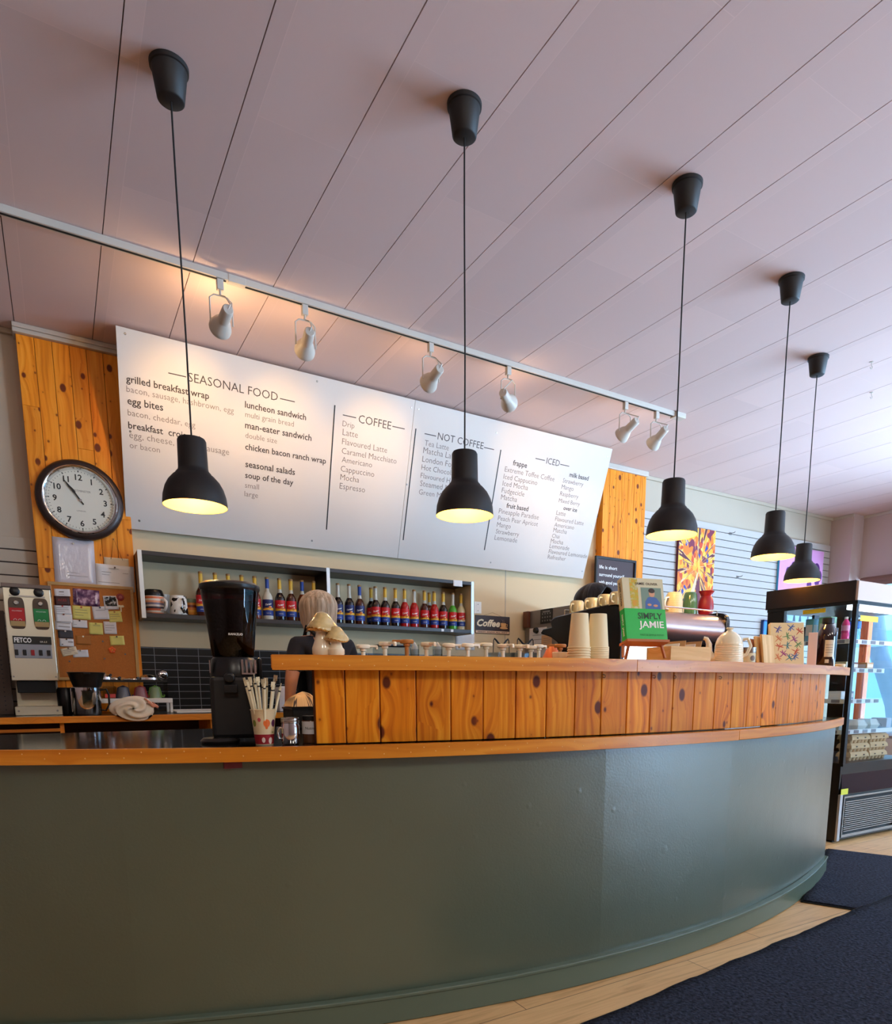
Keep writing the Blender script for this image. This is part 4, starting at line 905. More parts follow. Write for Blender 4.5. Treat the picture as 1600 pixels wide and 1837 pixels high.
# COFFEE tin sign
a0, a1, a2 = atY(852, 1104, YW-.014), atY(914, 1107, YW-.014), atY(914, 1139, YW-.014)
W, H = a1.x-a0.x, a1.z-a2.z
cs = thing('coffee_sign', 'small dark tin sign with cream script lettering and a coffee cup', 'sign', (a0.x, YW-.013, a2.z))
q = MB(); q.box(0, W, -.006, 0, 0, H); build('plate', q, M('brown_tin', (48, 30, 28), .45), cs, smooth=0, bevel=.003)
q = MB(); q.box(.006, W-.006, -.0068, -.006, .005, .028); build('strip', q, M('pink_cream', (224, 184, 150), .5), cs, smooth=0)
CRE = M('sign_cream', (236, 222, 190), .5)
q = MB(); q.text('Coffee', flat((.018, -.0064, .068)), width=W*.66, height=.062, thin=.035, shear=.3); build('lettering', q, CRE, cs, smooth=0)
q = MB(); q.text('FRESH BREW ALL DAY', flat((W/2, -.0072, .011)), width=W*.86, align='CENTER', height=.011, thin=.02); build('small_lettering', q, INKB, cs, smooth=0)
q = MB(); c_ = Vector((W*.82, 0, 0)); q.lathe([(0, 0), (.020, 0), (.028, .012), (.031, .042), (.029, .042), (0, .040)], seg=20, squash=(1, .25), mat=Matrix.Translation((W*.81, -.006, .062))); q.ball((W*.82, -.007, .058), (.045, .004, .010), 16, 8); q.tube([(W*.81+.028, -.009, .09), (W*.81+.044, -.009, .095), (W*.81+.042, -.009, .076), (W*.81+.026, -.009, .072)], .003, 6)
build('cup_emblem', q, M('cup_tan', (214, 160, 100), .5), cs)
q = MB(); 
for dx in (-.01, .006): q.tube([(W*.81+dx+.006*sin(i*1.1), -.0075, .108+i*.006) for i in range(6)], .0015, 5)
build('steam_emblem', q, M('steam_grey', (150, 130, 120), .6), cs)
q = MB(); q.tube([(W*.25, -.002, H), (W*.5, .001, H+.03), (W*.75, -.002, H)], .0012, 5); build('hanging_wire', q, M('jute', (120, 78, 40), .8), cs)
# socket and papers by the shelf end
a0, a2 = atY(851.5, 1079, YW-.014), atY(862, 1101, YW-.014); q = MB()
so = thing('wall_socket', 'white double socket plate on the wall right of the shelf end', 'socket', ((a0.x+a2.x)/2, YW-.012, (a0.z+a2.z)/2)); h_ = (a0.z-a2.z)/2
q.box(-.038, .038, -.006, 0, -h_, h_); build('plate', q, WHITE, so, smooth=0, bevel=.002)
for s_ in (1, -1): q = MB(); q.box(-.017, .017, -.008, -.006, s_*.028-.015, s_*.028+.015); q.cyl((0, -.008, s_*.028), (0, -.0085, s_*.028), .004, mi=1); build('outlet', q, [WHITE, INKB], so, smooth=0)
sheet('wall_paper_sheet', 'blank white sheet taped to the wall below the right shelf end', 'paper', (817, 1133, 851, 1166), YW-.014, PAPER)
sheet('shelf_paper', 'white label paper stuck to the top board at the right shelf end', 'paper', (813, 1041, 829, 1052), SY0-.002, PAPER)
# ================================================================== things on the back counter
YFE = 4.86
def zz(y, Y=YFE, x=60): return atY(x, y, Y).z
fx0, fx1 = atY(4, 1060, YFE).x, atY(90, 1060, YFE).x
fe = thing('coffee_grinder', 'tall stainless twin hopper coffee grinder on the back counter beside the cork board', 'coffee grinder', ((fx0+fx1)/2, YFE, ZB)); W = (fx1-fx0)/2
def zl(y): return zz(y)-ZB
FST = M('grinder_steel', (206, 198, 176), .34, metal=.55)
q = MB(); q.box(-W, W, 0, .40, zl(1221), zl(1056)); build('body', q, FST, fe, smooth=0, bevel=.004)
q = MB(); q.box(-W-.004, W+.004, -.012, .41, zl(1056), zl(1049)); build('top_cover', q, M('grinder_brown_top', (112, 92, 82), .4), fe, smooth=0, bevel=.003)
q = MB(); q.box(-W+.008, W-.008, .20, .40, .03, zl(1221)); build('back_column', q, FST, fe, smooth=0)
q = MB(); q.box(-W+.002, W+.006, -.02, .40, .0, .052); build('base_tray', q, FST, fe, smooth=0, bevel=.003)
q = MB(); 
for s_ in (-1, 1): q.cyl((s_*(W-.02), -.022, .026), (s_*(W-.02), -.019, .026), .006, seg=12)
for s_ in (-1, 1): q.cyl((s_*(W-.012), -.0025, zl(1214)), (s_*(W-.012), 0, zl(1214)), .005, seg=12)
build('screw', q, STEELD, fe)
q = MB(); q.prism([(-W+.022, .03), (W-.018, .03), (W-.02, .19), (-W+.025, .19)], zl(1243), zl(1221)-.002); build('brew_basket', q, BLACKM, fe, smooth=0, bevel=.004)
for cx_, col, nm in ((-W*.49, (178, 16, 22), 'red'), (W*.52, (22, 128, 60), 'green')):
    w_ = W*.34; z0, z1 = zl(1129), zl(1073)
    pts = []
    for i in range(40):
        a = 2*pi*i/40; c_, s_ = cos(a), sin(a); pts.append((cx_+w_*abs(c_)**.35*(1 if c_ > 0 else -1), (z0+z1)/2+(z1-z0)/2*abs(s_)**.5*(1 if s_ > 0 else -1)))
    q = MB(); q.prism(pts, .0005, .004, mat=RX); wnd = build('hopper_window', q, M('hopper_brown', (70, 50, 36), .2), fe, smooth=30, bevel=.001)
    q = MB(); za, zb_ = zl(1115), zl(1092); q.box(cx_-w_+.003, cx_+w_-.003, -.006, -.004, za, zb_); build('label', q, M('hopper_label_'+nm, col, .5), wnd, smooth=0)
    q = MB(); q.box(cx_-w_*.9, cx_+w_*.9, -.0055, -.004, za-.03, za-.001); build('bean_level', q, M('hopper_tan', (168, 138, 86), .4), wnd, smooth=0)
    q = MB(); q.text('COLOMBIAN' if nm == 'red' else 'MOUNTAIN', flat((cx_, -.0062, zb_-.02)), width=w_*1.2, align='CENTER', depth_=.0003)
    for s_ in (-1, 1): q.tube([(cx_+s_*.012+.008*cos(a), -.0066, za+.003+.008*sin(a)) for a in lsp(0, pi, 8)], .0012, 5)
    build('label_lettering', q, WINK, wnd, smooth=0)
    q = MB(); q.lathe([(0, 0), (.012, 0), (.014, .004), (.010, .008), (0, .008)], seg=18, mat=flat((cx_, -.004, zb_+.03))); build('latch', q, STEELD, wnd)
for cx_ in (-W*.5, W*.5):
    q = MB(); q.lathe([(0, 0), (.026, 0), (.026, .006), (.018, .010), (0, .010)], seg=24, mat=flat((cx_, 0, zl(1056)-.022))); build('lid_knob', q, BLACK, fe)
q = MB(); q.box(-W+.03, W-.03, -.006, 0, zl(1072), zl(1070)+.002); build('hopper_lip', q, STEELD, fe, smooth=0)
zp0, zp1 = zl(1181), zl(1143)
q = MB(); q.box(-W+.028, W-.02, -.005, .0, zp0, zp1); cp = build('control_panel', q, M('control_grey', (150, 152, 156), .5), fe, smooth=0, bevel=.003)
q = MB(); q.box(-W+.026, W-.018, -.0065, 0, zl(1156), zp1+.004); build('header', q, BLACK, cp, smooth=0)
q = MB(); q.text('FETCO', flat((-W*.72, -.0068, zl(1153))), width=W*.72, height=.028, thin=.03); q.text('GR-2.3', flat((W*.35, -.0068, zl(1152.5))), width=W*.3); build('brand_lettering', q, WINK, cp, smooth=0)
for i, u in enumerate((-.68, -.34, 0, .34, .68)):
    q = MB(); q.box(u*W-.008, u*W+.010, -.010, -.004, zl(1176), zl(1166)); build('rocker_switch', q, M('switch_red', (150, 22, 30), .3) if i == 2 else BLACK, cp, smooth=0, bevel=.001)
# slotted upright and black cabinet left of it
q = MB(); x1_ = fx0-.012; 
up = thing('slotted_upright', 'brown perforated metal upright left of the steel coffee grinder', 'upright', (x1_-.05, 5.02, ZB))
q.box(-.05, .05, -.01, .02, 0, .62); build('post', q, M('upright_brown', (78, 58, 48), .5), up, smooth=0, bevel=.002)
q = MB()
for i in range(22): q.cyl((.012, -.0105, .03+i*.027), (.012, -.0095, .03+i*.027), .004, seg=10)
build('slots', q, INKB, up)
q = MB(); bx_ = thing('black_appliance', 'black boxy appliance at the left end of the back counter', 'appliance', (x1_-.30, 4.78, ZB))
q.box(-.16, .17, 0, .4, 0.012, .40); build('body', q, BLACK, bx_, smooth=0, bevel=.006); q = MB(); q.box(-.14, .15, -.02, 0, .03, .05); build('drip_lip', q, STEEL, bx_, smooth=0)
q = MB(); [q.cyl((sx_*.12, sy_, 0), (sx_*.12, sy_, .014), .012) for sx_ in (-1, 1) for sy_ in (.05, .35)]; build('feet', q, BLACKM, bx_)
# stainless carafes with a black filter funnel
def carafe(name, p, Y, label):
    t = thing(name, label, 'carafe', (atY(p, 1260, Y).x, Y, ZB), 0, 'stainless carafes on the back counter')
    r = .078
    q = MB(); q.lathe([(0, 0), (r-.006, 0), (r, .008), (r, .165), (r-.003, .168), (r-.006, .165), (r-.006, .01), (0, .008)], seg=40); build('body', q, CHROME, t, smooth=40)
    q = MB(); q.tube([(r-.002, -.02, .15), (r+.03, -.025, .155), (r+.042, -.025, .12), (r+.04, -.025, .06), (r+.02, -.022, .025), (r-.002, -.02, .03)], .006, 8); build('handle', q, BLACK, t)
    return t
carafe('stainless_carafe', 156, 4.78, 'shiny stainless carafe with black handle, under the black funnel')
c2 = thing('vacuum_flask', 'narrow black and steel flask between the coffee grinder and the carafe', 'flask', (atY(121, 1260, 4.92).x, 4.95, ZB))
q = MB(); q.lathe([(0, 0), (.05, 0), (.053, .005), (.053, .15), (.045, .165), (0, .165)], seg=32); build('body', q, BLACK, c2); q = MB(); q.box(.02, .045, -.056, -.04, .01, .16); build('steel_strip', q, CHROME, c2, smooth=0, bevel=.004)
fn_ = thing('filter_funnel', 'black wide filter basket sitting on top of the shiny carafe', 'filter basket', (atY(156, 1225, 4.78).x, 4.78, ZB+.1675))
q = MB(); q.lathe([(.074, .001), (.1, .085), (.105, .088), (.1, .09), (.095, .086), (.066, .008), (0, .008), (0, .001), (.074, .001)], seg=40); build('basket', q, BLACK, fn_, smooth=40); q = MB(); q.box(-.018, .018, -.135, -.104, .076, .086); build('handle', q, BLACK, fn_, smooth=0, bevel=.004)
# white drying rack with cups, clear back and a black ledge of lids
YR = 4.92
rx0, rx1 = atY(168, 1265, YR).x, atY(309, 1265, YR).x
rk = thing('drying_rack', 'white drying rack with a clear back panel on the back counter', 'rack', ((rx0+rx1)/2, YR, ZB)); W = (rx1-rx0)/2
q = MB(); q.box(-W, W, -.03, .16, .075, .088); q.box(-W, W, -.035, -.028, .066, .096); build('tray', q, WHITE, rk, smooth=0, bevel=.003)
for sx_ in (-1, 1):
    for y_ in (-.025, .15): q = MB(); q.box(sx_*W-.008*(1+sx_), sx_*W+.008*(1-sx_), y_, y_+.012, 0, .08); build('leg', q, WHITE, rk, smooth=0)
q = MB(); q.box(-W+.01, W-.01, .15, .154, .088, .20); build('clear_panel', q, CLEAR, rk, smooth=0)
q = MB(); q.box(-W, W-.02, .01, .17, .200, .212); build('ledge', q, BLACK, rk, smooth=0)
q = MB(); q.box(-W, -W+.008, .0, .16, .088, .2); q.box(W-.028, W-.02, .0, .16, .088, .2); build('side_panel', q, CLEAR, rk, smooth=0)
for i, (p, col, lab) in enumerate(((221, (36, 40, 64), 'navy'), (252, (150, 30, 40), 'red'), (278, (92, 140, 50), 'green'))):
    x = atY(p, 1246, YR+.06).x; t = thing('measuring_cup', '%s upturned measuring cup with spout on the white drying rack' % lab, 'cup', (x, YR+.055, ZB+.0885), 0, 'upturned cups on the drying rack')
    m1 = M('tinted_cup_'+lab, tuple(int(150*.6+c*.4) for c in col), .25); m2 = M('silicone_'+lab, col, .45)
    q = MB(); q.lathe([(.038, 0), (.040, .003), (.030, .074), (.026, .08), (0, .08)], seg=28); build('bowl', q, m1, t); q = MB(); q.tube([(-.040, 0, .008), (-.028, -.012, .074), (0, -.012, .086), (.026, -.012, .076), (.040, -.01, .014), (.052, -.01, .016), (.056, -.01, .03)], .0055, 8); build('grip', q, m2, t)
x = atY(197, 1246, YR+.05).x; t = thing('glass_mug', 'clear square glass mug with a red print on the drying rack', 'mug', (x, YR+.05, ZB+.0885))
q = MB(); q.box(-.038, .038, -.038, .038, 0, .085); build('mug_body', q, CLEAR, t, smooth=0, bevel=.008); q = MB(); q.box(-.03, .03, -.0395, -.0385, .012, .036); build('print', q, M('red_glass_print', (190, 60, 60), .4), t, smooth=0); q = MB(); q.tube([(-.038, 0, .07), (-.066, 0, .066), (-.07, 0, .03), (-.038, 0, .014)], .005, 8); build('handle', q, CLEAR, t)
for i, (p, r_, hh, lab) in enumerate(((187, .05, .045, 'tall chrome dish at the left end of the black ledge'), (207, .034, .022, 'small flat chrome dish, second from the left on the ledge'), (236, .05, .02, 'wide flat chrome dish in the middle of the ledge'), (267, .058, .04, 'wide domed chrome dish on the right of the ledge'))):
    x = atY(p, 1226, YR+.09).x; t = thing('chrome_dish', lab, 'dish', (x, YR+.09, ZB+.2125), 0, 'chrome dishes on the black ledge')
    q = MB(); q.lathe([(0, 0), (r_, 0), (r_+.003, .004), (r_, hh*.45), (r_*.6, hh*.85), (0, hh)], seg=28); build('dome', q, CHROME, t); q = MB(); q.cyl((r_*.55, -.01, hh*.5), (r_*.8, -.03, hh*.75), .008); build('knob', q, BLACK, t)
x = atY(302, 1222, YR+.1).x; t = thing('chrome_strainer', 'round chrome strainer standing at the right end of the ledge', 'strainer', (min(x, rx1-.035), YR+.1, ZB+.2125))
q = MB(); q.ball((0, 0, .034), (.034, .012, .034), 24, 14); build('bowl', q, CHROME, t); q = MB(); q.tube([(.034*cos(a), -.012, .034+.034*sin(a)) for a in lsp(0, 2*pi, 24)[:-1]], .0035, 6, closed=True); q.ball((.004, -.013, .03), (.014, .004, .016), 12, 8); build('rim', q, BLACK, t)
# crumpled towel over the edge
x = atY(238, 1272, YBC-.02).x
tw = thing('dish_towel', 'crumpled white dish towel with a red corner stripe on the counter edge', 'towel', (x, YBC-.006, ZB+.001))
def twf(i, j):
    a = 2*pi*i; v = pi*(.02+.98*j); r0 = sin(v)
    rd = 1+r0*(.10*sin(3*a-9*v)+.05*sin(5*a-13*v+1))
    X_, Z_ = .112*r0*cos(a)*rd, .070*r0*sin(a)*rd+.006*sin(2*a)*r0
    Y_ = -.060*cos(v)*(1+.22*sin(3*a-9*v)*(1 if j < .6 else 0))
    if Z_ < -.038: Y_ = min(Y_, -.006)
    return (X_, Y_, Z_+.040)
q = MB(); q.grid(twf, 72, 36); build('cloth', q, M('towel_cotton', (226, 214, 194), .9, bump=.4, bscale=150), tw, smooth=80)
def tws(i, j): return (.075+.06*i+.01*sin(j*5), -.035+.03*i-.012*cos(j*4), .07+.03*j-.035*i+.006*sin(i*9))
q = MB(); q.grid(tws, 10, 8); build('striped_corner', q, M('towel_stripe', (196, 130, 104), .9), tw, solid=.004)
# sink rim and chrome sprayer
sx0, sx1 = atY(312, 1274, 4.9).x, atY(425, 1272, 4.9).x
sk = thing('sink', 'white rimmed sink set in the back counter right of the drying rack', 'sink', ((sx0+sx1)/2, 4.98, ZB)); W = (sx1-sx0)/2
for nm, a in (('rim', (-W, W, -.2, -.17)), ('rim', (-W, W, .17, .2)), ('rim', (-W, -W+.03, -.17, .17)), ('rim', (W-.03, W, -.17, .17))): q = MB(); q.box(a[0], a[1], a[2], a[3], 0, .012); build(nm, q, WHITE, sk, smooth=0, bevel=.003)
x = atY(396, 1250, 5.2).x
fc = thing('sprayer_tap', 'chrome goose-neck sprayer tap behind the sink', 'tap', (x, 5.22, ZB))
q = MB(); q.cyl((0, 0, 0), (0, 0, .05), .022, .018); q.cyl((0, 0, .05), (0, 0, .09), .012); build('base', q, CHROME, fc)
q = MB(); q.tube([(0, 0, .08), (.0, -.01, .11), (.004, -.02, .14), (-.008, -.04, .175), (-.04, -.06, .20)], [.012, .015, .014, .006, .004], 10); build('neck', q, CHROME, fc); q = MB(); q.tube([(0, 0, .06), (.05, -.02, .09), (.075, -.03, .13)], .008, 8); build('lever', q, CHROME, fc)
# grey ice machine / oven behind the espresso machine
XO = 3.84
a0 = atX(938, 1098, XO); zt = atX(1000, 1089, XO).z
ov = thing('stainless_oven', 'grey stainless commercial oven on the back counter beside the coffee sign', 'oven', (XO, 4.66, ZB))
q = MB(); q.box(0, .43, .0, YW-4.66-.035, .02, zt-ZB); build('body', q, M('oven_grey', (128, 118, 112), .38, metal=.4), ov, smooth=0, bevel=.005)
q = MB(); q.box(.02, .41, -.012, 0, .08, .6); build('door', q, M('oven_dark_glass', (40, 36, 36), .15), ov, smooth=0, bevel=.004)
q = MB(); [q.cyl((x_, y_, 0), (x_, y_, .022), .02) for x_ in (.05, .38) for y_ in (.06, .6)]; build('feet', q, BLACK, ov)
p0, p1 = atX(970, 1094, XO), atX(991, 1117, XO)
q = MB(); q.box(-.004, 0, p1.y-4.66, p0.y-4.66, p1.z-ZB, p0.z-ZB); kp = build('keypad', q, BLACK, ov, smooth=0)
q = MB(); yy0, yy1, z0_, z1_ = p1.y-4.66, p0.y-4.66, p1.z-ZB, p0.z-ZB
for i in range(3):
    for j in range(4): y_ = yy0+(yy1-yy0)*(.18+.21*j); z_ = z0_+(z1_-z0_)*(.2+.24*i); q.cyl((-.0045, y_, z_), (-.0035, y_, z_), .008, seg=8)
q.box(-.0048, -.0038, yy0+.2*(yy1-yy0), yy0+.8*(yy1-yy0), z1_-.03, z1_-.016); build('keys', q, M('key_grey', (130, 126, 122), .5), kp, smooth=0)
p0, p1 = atX(938, 1098, XO), atX(951, 1126, XO)
q = MB(); q.box(-.03, 0, p1.y-4.66, min(p0.y, 5.36)-4.66, p1.z-ZB, p0.z-ZB-.004); build('brown_bracket', q, M('bracket_brown', (92, 44, 22), .4), ov, smooth=0, bevel=.004)
def note_x(name, label, px, col, off):
    p0, p1 = atX(px[0], px[1], XO-.001), atX(px[2], px[3], XO-.001); t = thing(name, label, 'note', (XO-.002-off, (p0.y+p1.y)/2, (p0.z+p1.z)/2))
    h_, v_ = abs(p0.y-p1.y)/2, abs(p0.z-p1.z)/2; q = MB(); q.box(-.001, .001, -h_, h_, -v_, v_); build('paper', q, M('note_%d' % col[1], col, .75), t, smooth=0); q = MB(); [q.box(-.0016, -.0008, -h_*.7, h_*.6, v_*f-.002, v_*f+.002) for f in (.5, .2, -.1, -.4)]; build('print', q, INKF, t, smooth=0)
note_x('white_note', 'white list taped to the side of the grey oven', (950, 1128, 980, 1178), (222, 214, 212), 0)
note_x('tan_note', 'tan note overlapping the white list on the oven side', (972, 1140, 990, 1162), (214, 160, 112), .002)
c = atX(963, 1131, XO-.004); q = MB(); q.lathe([(0, 0), (.028, 0), (.03, .006), (.022, .03), (0, .032)], seg=24, mat=Matrix.Translation(c) @ Matrix.Rotation(-pi/2, 4, 'Y')); tag(build('magnet_timer', q, BLACK), 'round black magnetic timer on the grey oven side', 'timer')
# clear tubs with black arched handles, tumblers, bin behind the pumps
for p, wd, lab in ((899, 36, 'clear tub with a black arched handle, nearer the coffee sign middle'), (942, 38, 'clear tub with a black arched handle, beside the grey oven')):
    Y_ = 4.86; x = atY(p, 1170, Y_).x; hw = wd/2*depth((x, Y_, 1.2))/F; zt_ = atY(p, 1171, Y_).z-ZB; za = atY(p, 1146, Y_).z-ZB
    t = thing('clear_tub', lab, 'tub', (x, Y_, ZB), 0, 'clear tubs with black handles')
    q = MB(); q.box(-hw, hw, -.08, .08, 0, .003); q.box(-hw, hw, -.08, -.077, 0, zt_); q.box(-hw, hw, .077, .08, 0, zt_); q.box(-hw, -hw+.003, -.08, .08, 0, zt_); q.box(hw-.003, hw, -.08, .08, 0, zt_); build('tub', q, CLEAR, t, smooth=0)
    q = MB(); pts = [(-hw*.95, 0, zt_), (-hw*.9, 0, za-.012), (-hw*.8, 0, za), (-hw*.62, 0, za-.012), (-hw*.3, 0, za-.04), (0, 0, za-.05), (hw*.3, 0, za-.042), (hw*.6, 0, za-.014), (hw*.8, 0, za), (hw*.9, 0, za-.014), (hw*.97, 0, zt_)]
    q.tube(pts, [.003, .004, .007, .008, .008, .008, .008, .008, .007, .004, .003], 8); build('handle', q, BLACK, t)
x = atY(703, 1170, 4.9).x; t = thing('clear_canister', 'wide clear plastic canister behind the pump bottles', 'canister', (x, 4.9, ZB))
q = MB(); hw = 30*depth((x, 4.9, 1.2))/F; zt_ = atY(703, 1160, 4.9).z-ZB; q.box(-hw, hw, -.09, .09, 0, zt_); build('tub', q, CLEAR, t, smooth=0, bevel=.02); q = MB(); q.box(-hw, hw, -.092, .092, zt_, zt_+.012); build('lid', q, M('smoky_lid', (50, 44, 50), .2), t, smooth=0, bevel=.004); q = MB(); q.box(-hw*.6, hw*.7, -.05, .05, .01, zt_*.7); build('contents', q, M('dark_contents', (44, 36, 40), .6), t, smooth=0)
# ================================================================== on the lower worktop
SMOKE = glass_mat('smoky_hopper', (120, 104, 100), .55, .03)
gp = Vector((.470, 2.225, ZL))
rg = thing('espresso_grinder', 'tall black coffee bean grinder with smoky hopper standing on the low worktop', 'coffee grinder', gp, rad(-12))
def zg(y): return z_at(gp.x, gp.y, y)-ZL
k_ = mpp(gp+Vector((0, 0, .3)))
q = MB(); R0, R1 = 36*k_, 49*k_; zb_, zt_ = zg(1182), zg(1055)
q.lathe([(R0*.9, zb_), (R0, zb_+.01), (R0*1.12, zb_+(zt_-zb_)*.4), (R1*.985, zt_-.02), (R1, zt_)], seg=40); build('hopper', q, SMOKE, rg, smooth=60)
q = MB(); q.lathe([(0, zb_), (R0*.86, zb_+.002), (R0*.97, zb_+.012), (R0*1.09, zb_+(zt_-zb_)*.4), (R1*.93, zt_-.05), (R1*.9, zt_-.042), (0, zt_-.03)], seg=40); build('beans', q, M('coffee_beans', (22, 12, 9), .5, noise=.5, nscale=120, bump=1.0, bscale=110), rg)
q = MB(); q.lathe([(0, zt_+.016), (R1*.9, zt_+.014), (R1*1.03, zt_+.006), (R1*1.04, zt_-.004), (R1*1.0, zt_-.010), (R1*.97, zt_-.002), (0, zt_-.002)], seg=40); build('hopper_lid', q, BLACK, rg)
q = MB(); zz0 = zg(1142)
wrap_text(q, 'RANCILIO', R0*1.10, zz0, 24*k_, 0, .03, ang=-pi/2+.15); build('brand_lettering', q, WINK, rg, smooth=0)
W_ = 41*k_
q = MB(); q.prism([(-W_, -.085), (W_*.8, -.085), (W_, -.06), (W_, .12), (-W_, .12)], 0.012, zb_-.055); build('body', q, M('grinder_black', (20, 19, 20), .42), rg, smooth=0, bevel=.012)
q = MB(); q.lathe([(W_*.99, zb_-.06), (W_*1.0, zb_-.05), (W_*.93, zb_-.004), (R0*.95, zb_+.004), (0, zb_+.004)], seg=40); build('collar', q, BLACK, rg)
q = MB(); q.box(W_*.98, W_+.012, -.02, .07, zb_-.09, zb_+.004); build('side_housing', q, BLACK, rg, smooth=0, bevel=.006)
q = MB()
for i, u in enumerate((.30, .48, .66, .84)): q.box(W_*u, W_*u+.006, -W_*1.03+.01*i, -W_*1.0+.01*i, zb_-.045, zb_-.004)
q.box(W_*.3, W_*.85, -W_*1.03, -W_*1.0, zb_-.049, zb_-.044); q.box(-W_*.99, -W_*.95, -.04, -.025, zb_-.045, zb_-.006); build('chrome_clip', q, CHROME, rg, smooth=0)
q = MB(); q.lathe([(0, 0), (.016, 0), (.016, .03), (.012, .034), (0, .034)], seg=20, mat=Matrix.Translation((-W_*.2, -.088, zb_-.06)) @ RX); q.box(-W_*.45, W_*.1, -.12, -.085, zb_-.105, zb_-.08); build('dosing_spout', q, BLACK, rg, bevel=.002)
q = MB(); q.lathe([(0, 0), (.055, 0), (.058, .006), (.05, .014), (0, .016)], seg=32, mat=Matrix.Translation((-.05, -.07, 0))); build('base_foot', q, M('foot_steel', (60, 56, 54), .3, metal=.6), rg)
# paper cup of wrapped straws
cp_ = Vector((atZ(478, 1336, ZL).x, atZ(478, 1336, ZL).y+.02, ZL)); k_ = mpp(cp_)
cu = thing('straw_cup', 'printed paper cup of straws with balloon pattern in front of the black grinder', 'cup', cp_)
r0, r1, hc_ = 15.5*k_, 21.5*k_, z_at(cp_.x, cp_.y, 1273)-ZL
CUPP = M('cup_paper', (226, 206, 166), .6)
q = MB(); q.lathe([(0, .004), (r0-.002, .004), (r0, 0), (r1, hc_-.003), (r1+.002, hc_), (r1, hc_+.002), (r1-.002, hc_-.002), (r0-.001, .008), (0, .008)], seg=36); cub = build('cup_wall', q, CUPP, cu, smooth=50)
q = MB(); q.lathe([(r0+.0004, .002), (r0+(r1-r0)*.3+.0004, hc_*.3)], seg=36); build('red_band', q, M('cup_red_print', (150, 26, 36), .5, noise=.5, nscale=60), cub)
def decal(q, t, z, ru, rv, mi=0, r_at=None, d=.0006, n=14):
    r = r_at(z)+d; V = [(r*cos(t), r*sin(t), z)]+[((r_at(z+rv*sin(a))+d)*cos(t+ru*cos(a)/r), (r_at(z+rv*sin(a))+d)*sin(t+ru*cos(a)/r), z+rv*sin(a)) for a in lsp(0, 2*pi, n)[:-1]]
    q.add(V, [(0, 1+i, 1+(i+1) % n) for i in range(n)], mi)
ra = lambda z: r0+(r1-r0)*z/hc_
for nm, col, lst in (('orange_balloon', (226, 110, 44), [(-1.55, .62, .010, .012), (-1.57, .5, .004, .005)]), ('purple_balloon', (96, 44, 84), [(-.85, .62, .008, .011), (1.2, .6, .009, .011)]), ('pink_balloon', (196, 84, 90), [(-2.2, .72, .005, .006), (.1, .65, .008, .01)]), ('green_balloon', (130, 140, 60), [(-2.75, .62, .007, .01), (-.9, .36, .003, .002)]), ('white_dash', (226, 206, 190), [(-1.9, .14, .005, .008), (-1.15, .12, .006, .01)])):
    q = MB(); [decal(q, t, z*hc_, a, b, r_at=ra) for t, z, a, b in lst]; build(nm, q, M(nm+'_print', col, .5), cub, smooth=0)
STRAW = M('straw_wrapper', (236, 226, 192), .6); random.seed(11)
first = None
for i in range(17):
    a = i*2.4; rr = r0*.55*math.sqrt((i+.5)/17); tilt = .03+.24*rr/(r0*.55)
    base = Vector((cp_.x+rr*cos(a), cp_.y+rr*sin(a), ZL+.010)); L = .185+random.uniform(-.012, .012)
    if first is None:
        first = thing('wrapped_straw', 'paper-wrapped white straw standing in the balloon print cup', 'straw', base, 0, 'wrapped straws in the paper cup')
        q = MB(); q.cyl((0, 0, 0), (0, 0, .175), .0036, seg=10); q.box(-.0055, .0055, -.0008, .0008, .170, .186); build('wrapper', q, STRAW, first)
        q = MB(); q.cyl((0, 0, .158), (0, 0, .162), .0038, seg=10); build('printed_mark', q, INKB, first)
        s_ = first
    else: s_ = dup(first, base)
    s_.rotation_mode = 'QUATERNION'; s_.rotation_quaternion = Quaternion((-sin(a), cos(a), 0), tilt) @ Quaternion((0, 0, 1), random.uniform(0, 3))
    if i: s_.scale = (1, 1, L/.185)
# mason jar mug and nutmeg jar
jp = atZ(526, 1336, ZL); jp.y += .024; k_ = mpp(jp)
mj = thing('metal_jar_mug', 'small shiny metal jar mug with a handle, right of the straw cup', 'jar', jp)
r = 16*k_; h = z_at(jp.x, jp.y, 1287)-ZL
q = MB(); q.lathe([(0, 0), (r*.92, 0), (r, .004), (r, h*.70), (r*.93, h*.76), (r*.93, h*.80)], seg=32); build('body', q, CHROME, mj); q = MB(); q.lathe([(r*.97, h*.79), (r, h*.80), (r, h*.97), (r*.93, h), (r*.9, h*.98), (0, h*.97)], seg=32); q.lathe([(r*1.0, h*.86), (r*1.03, h*.88), (r*1.0, h*.9)], seg=32); build('lid', q, STEEL, mj); q = MB(); q.tube([(-r*.98, -.003, h*.62), (-r*1.3, -.006, h*.6), (-r*1.45, -.006, h*.42), (-r*1.3, -.006, h*.24), (-r*.98, -.003, h*.22)], .0028, 8); build('handle', q, CHROME, mj)
np_ = atZ(561, 1334, ZL); np_.y += .05; np_.x = np_.x+.012; k_ = mpp(np_)
nj = thing('spice_jar', 'glass spice jar with a handwritten white label against the pine boards', 'jar', np_)
r = 15*k_; h = z_at(np_.x, np_.y, 1284)-ZL
q = MB(); q.lathe([(0, 0), (r, 0), (r, h*.8), (r*.9, h*.86)], seg=28); build('glass', q, M('spice_brown', (92, 54, 26), .12, coat=.5), nj); q = MB(); q.lathe([(r*.95, h*.84), (r*.98, h*.85), (r*.98, h), (0, h)], seg=28); build('lid', q, BLACK, nj)
q = MB(); band(q, r+.0006, h*.33, h*.80, 0); wrap_text(q, 'Nutmeg', r+.0012, h*.5, r*1.5, 1, ang=-pi/2-.25); build('label', q, [PAPER, INKB], nj)
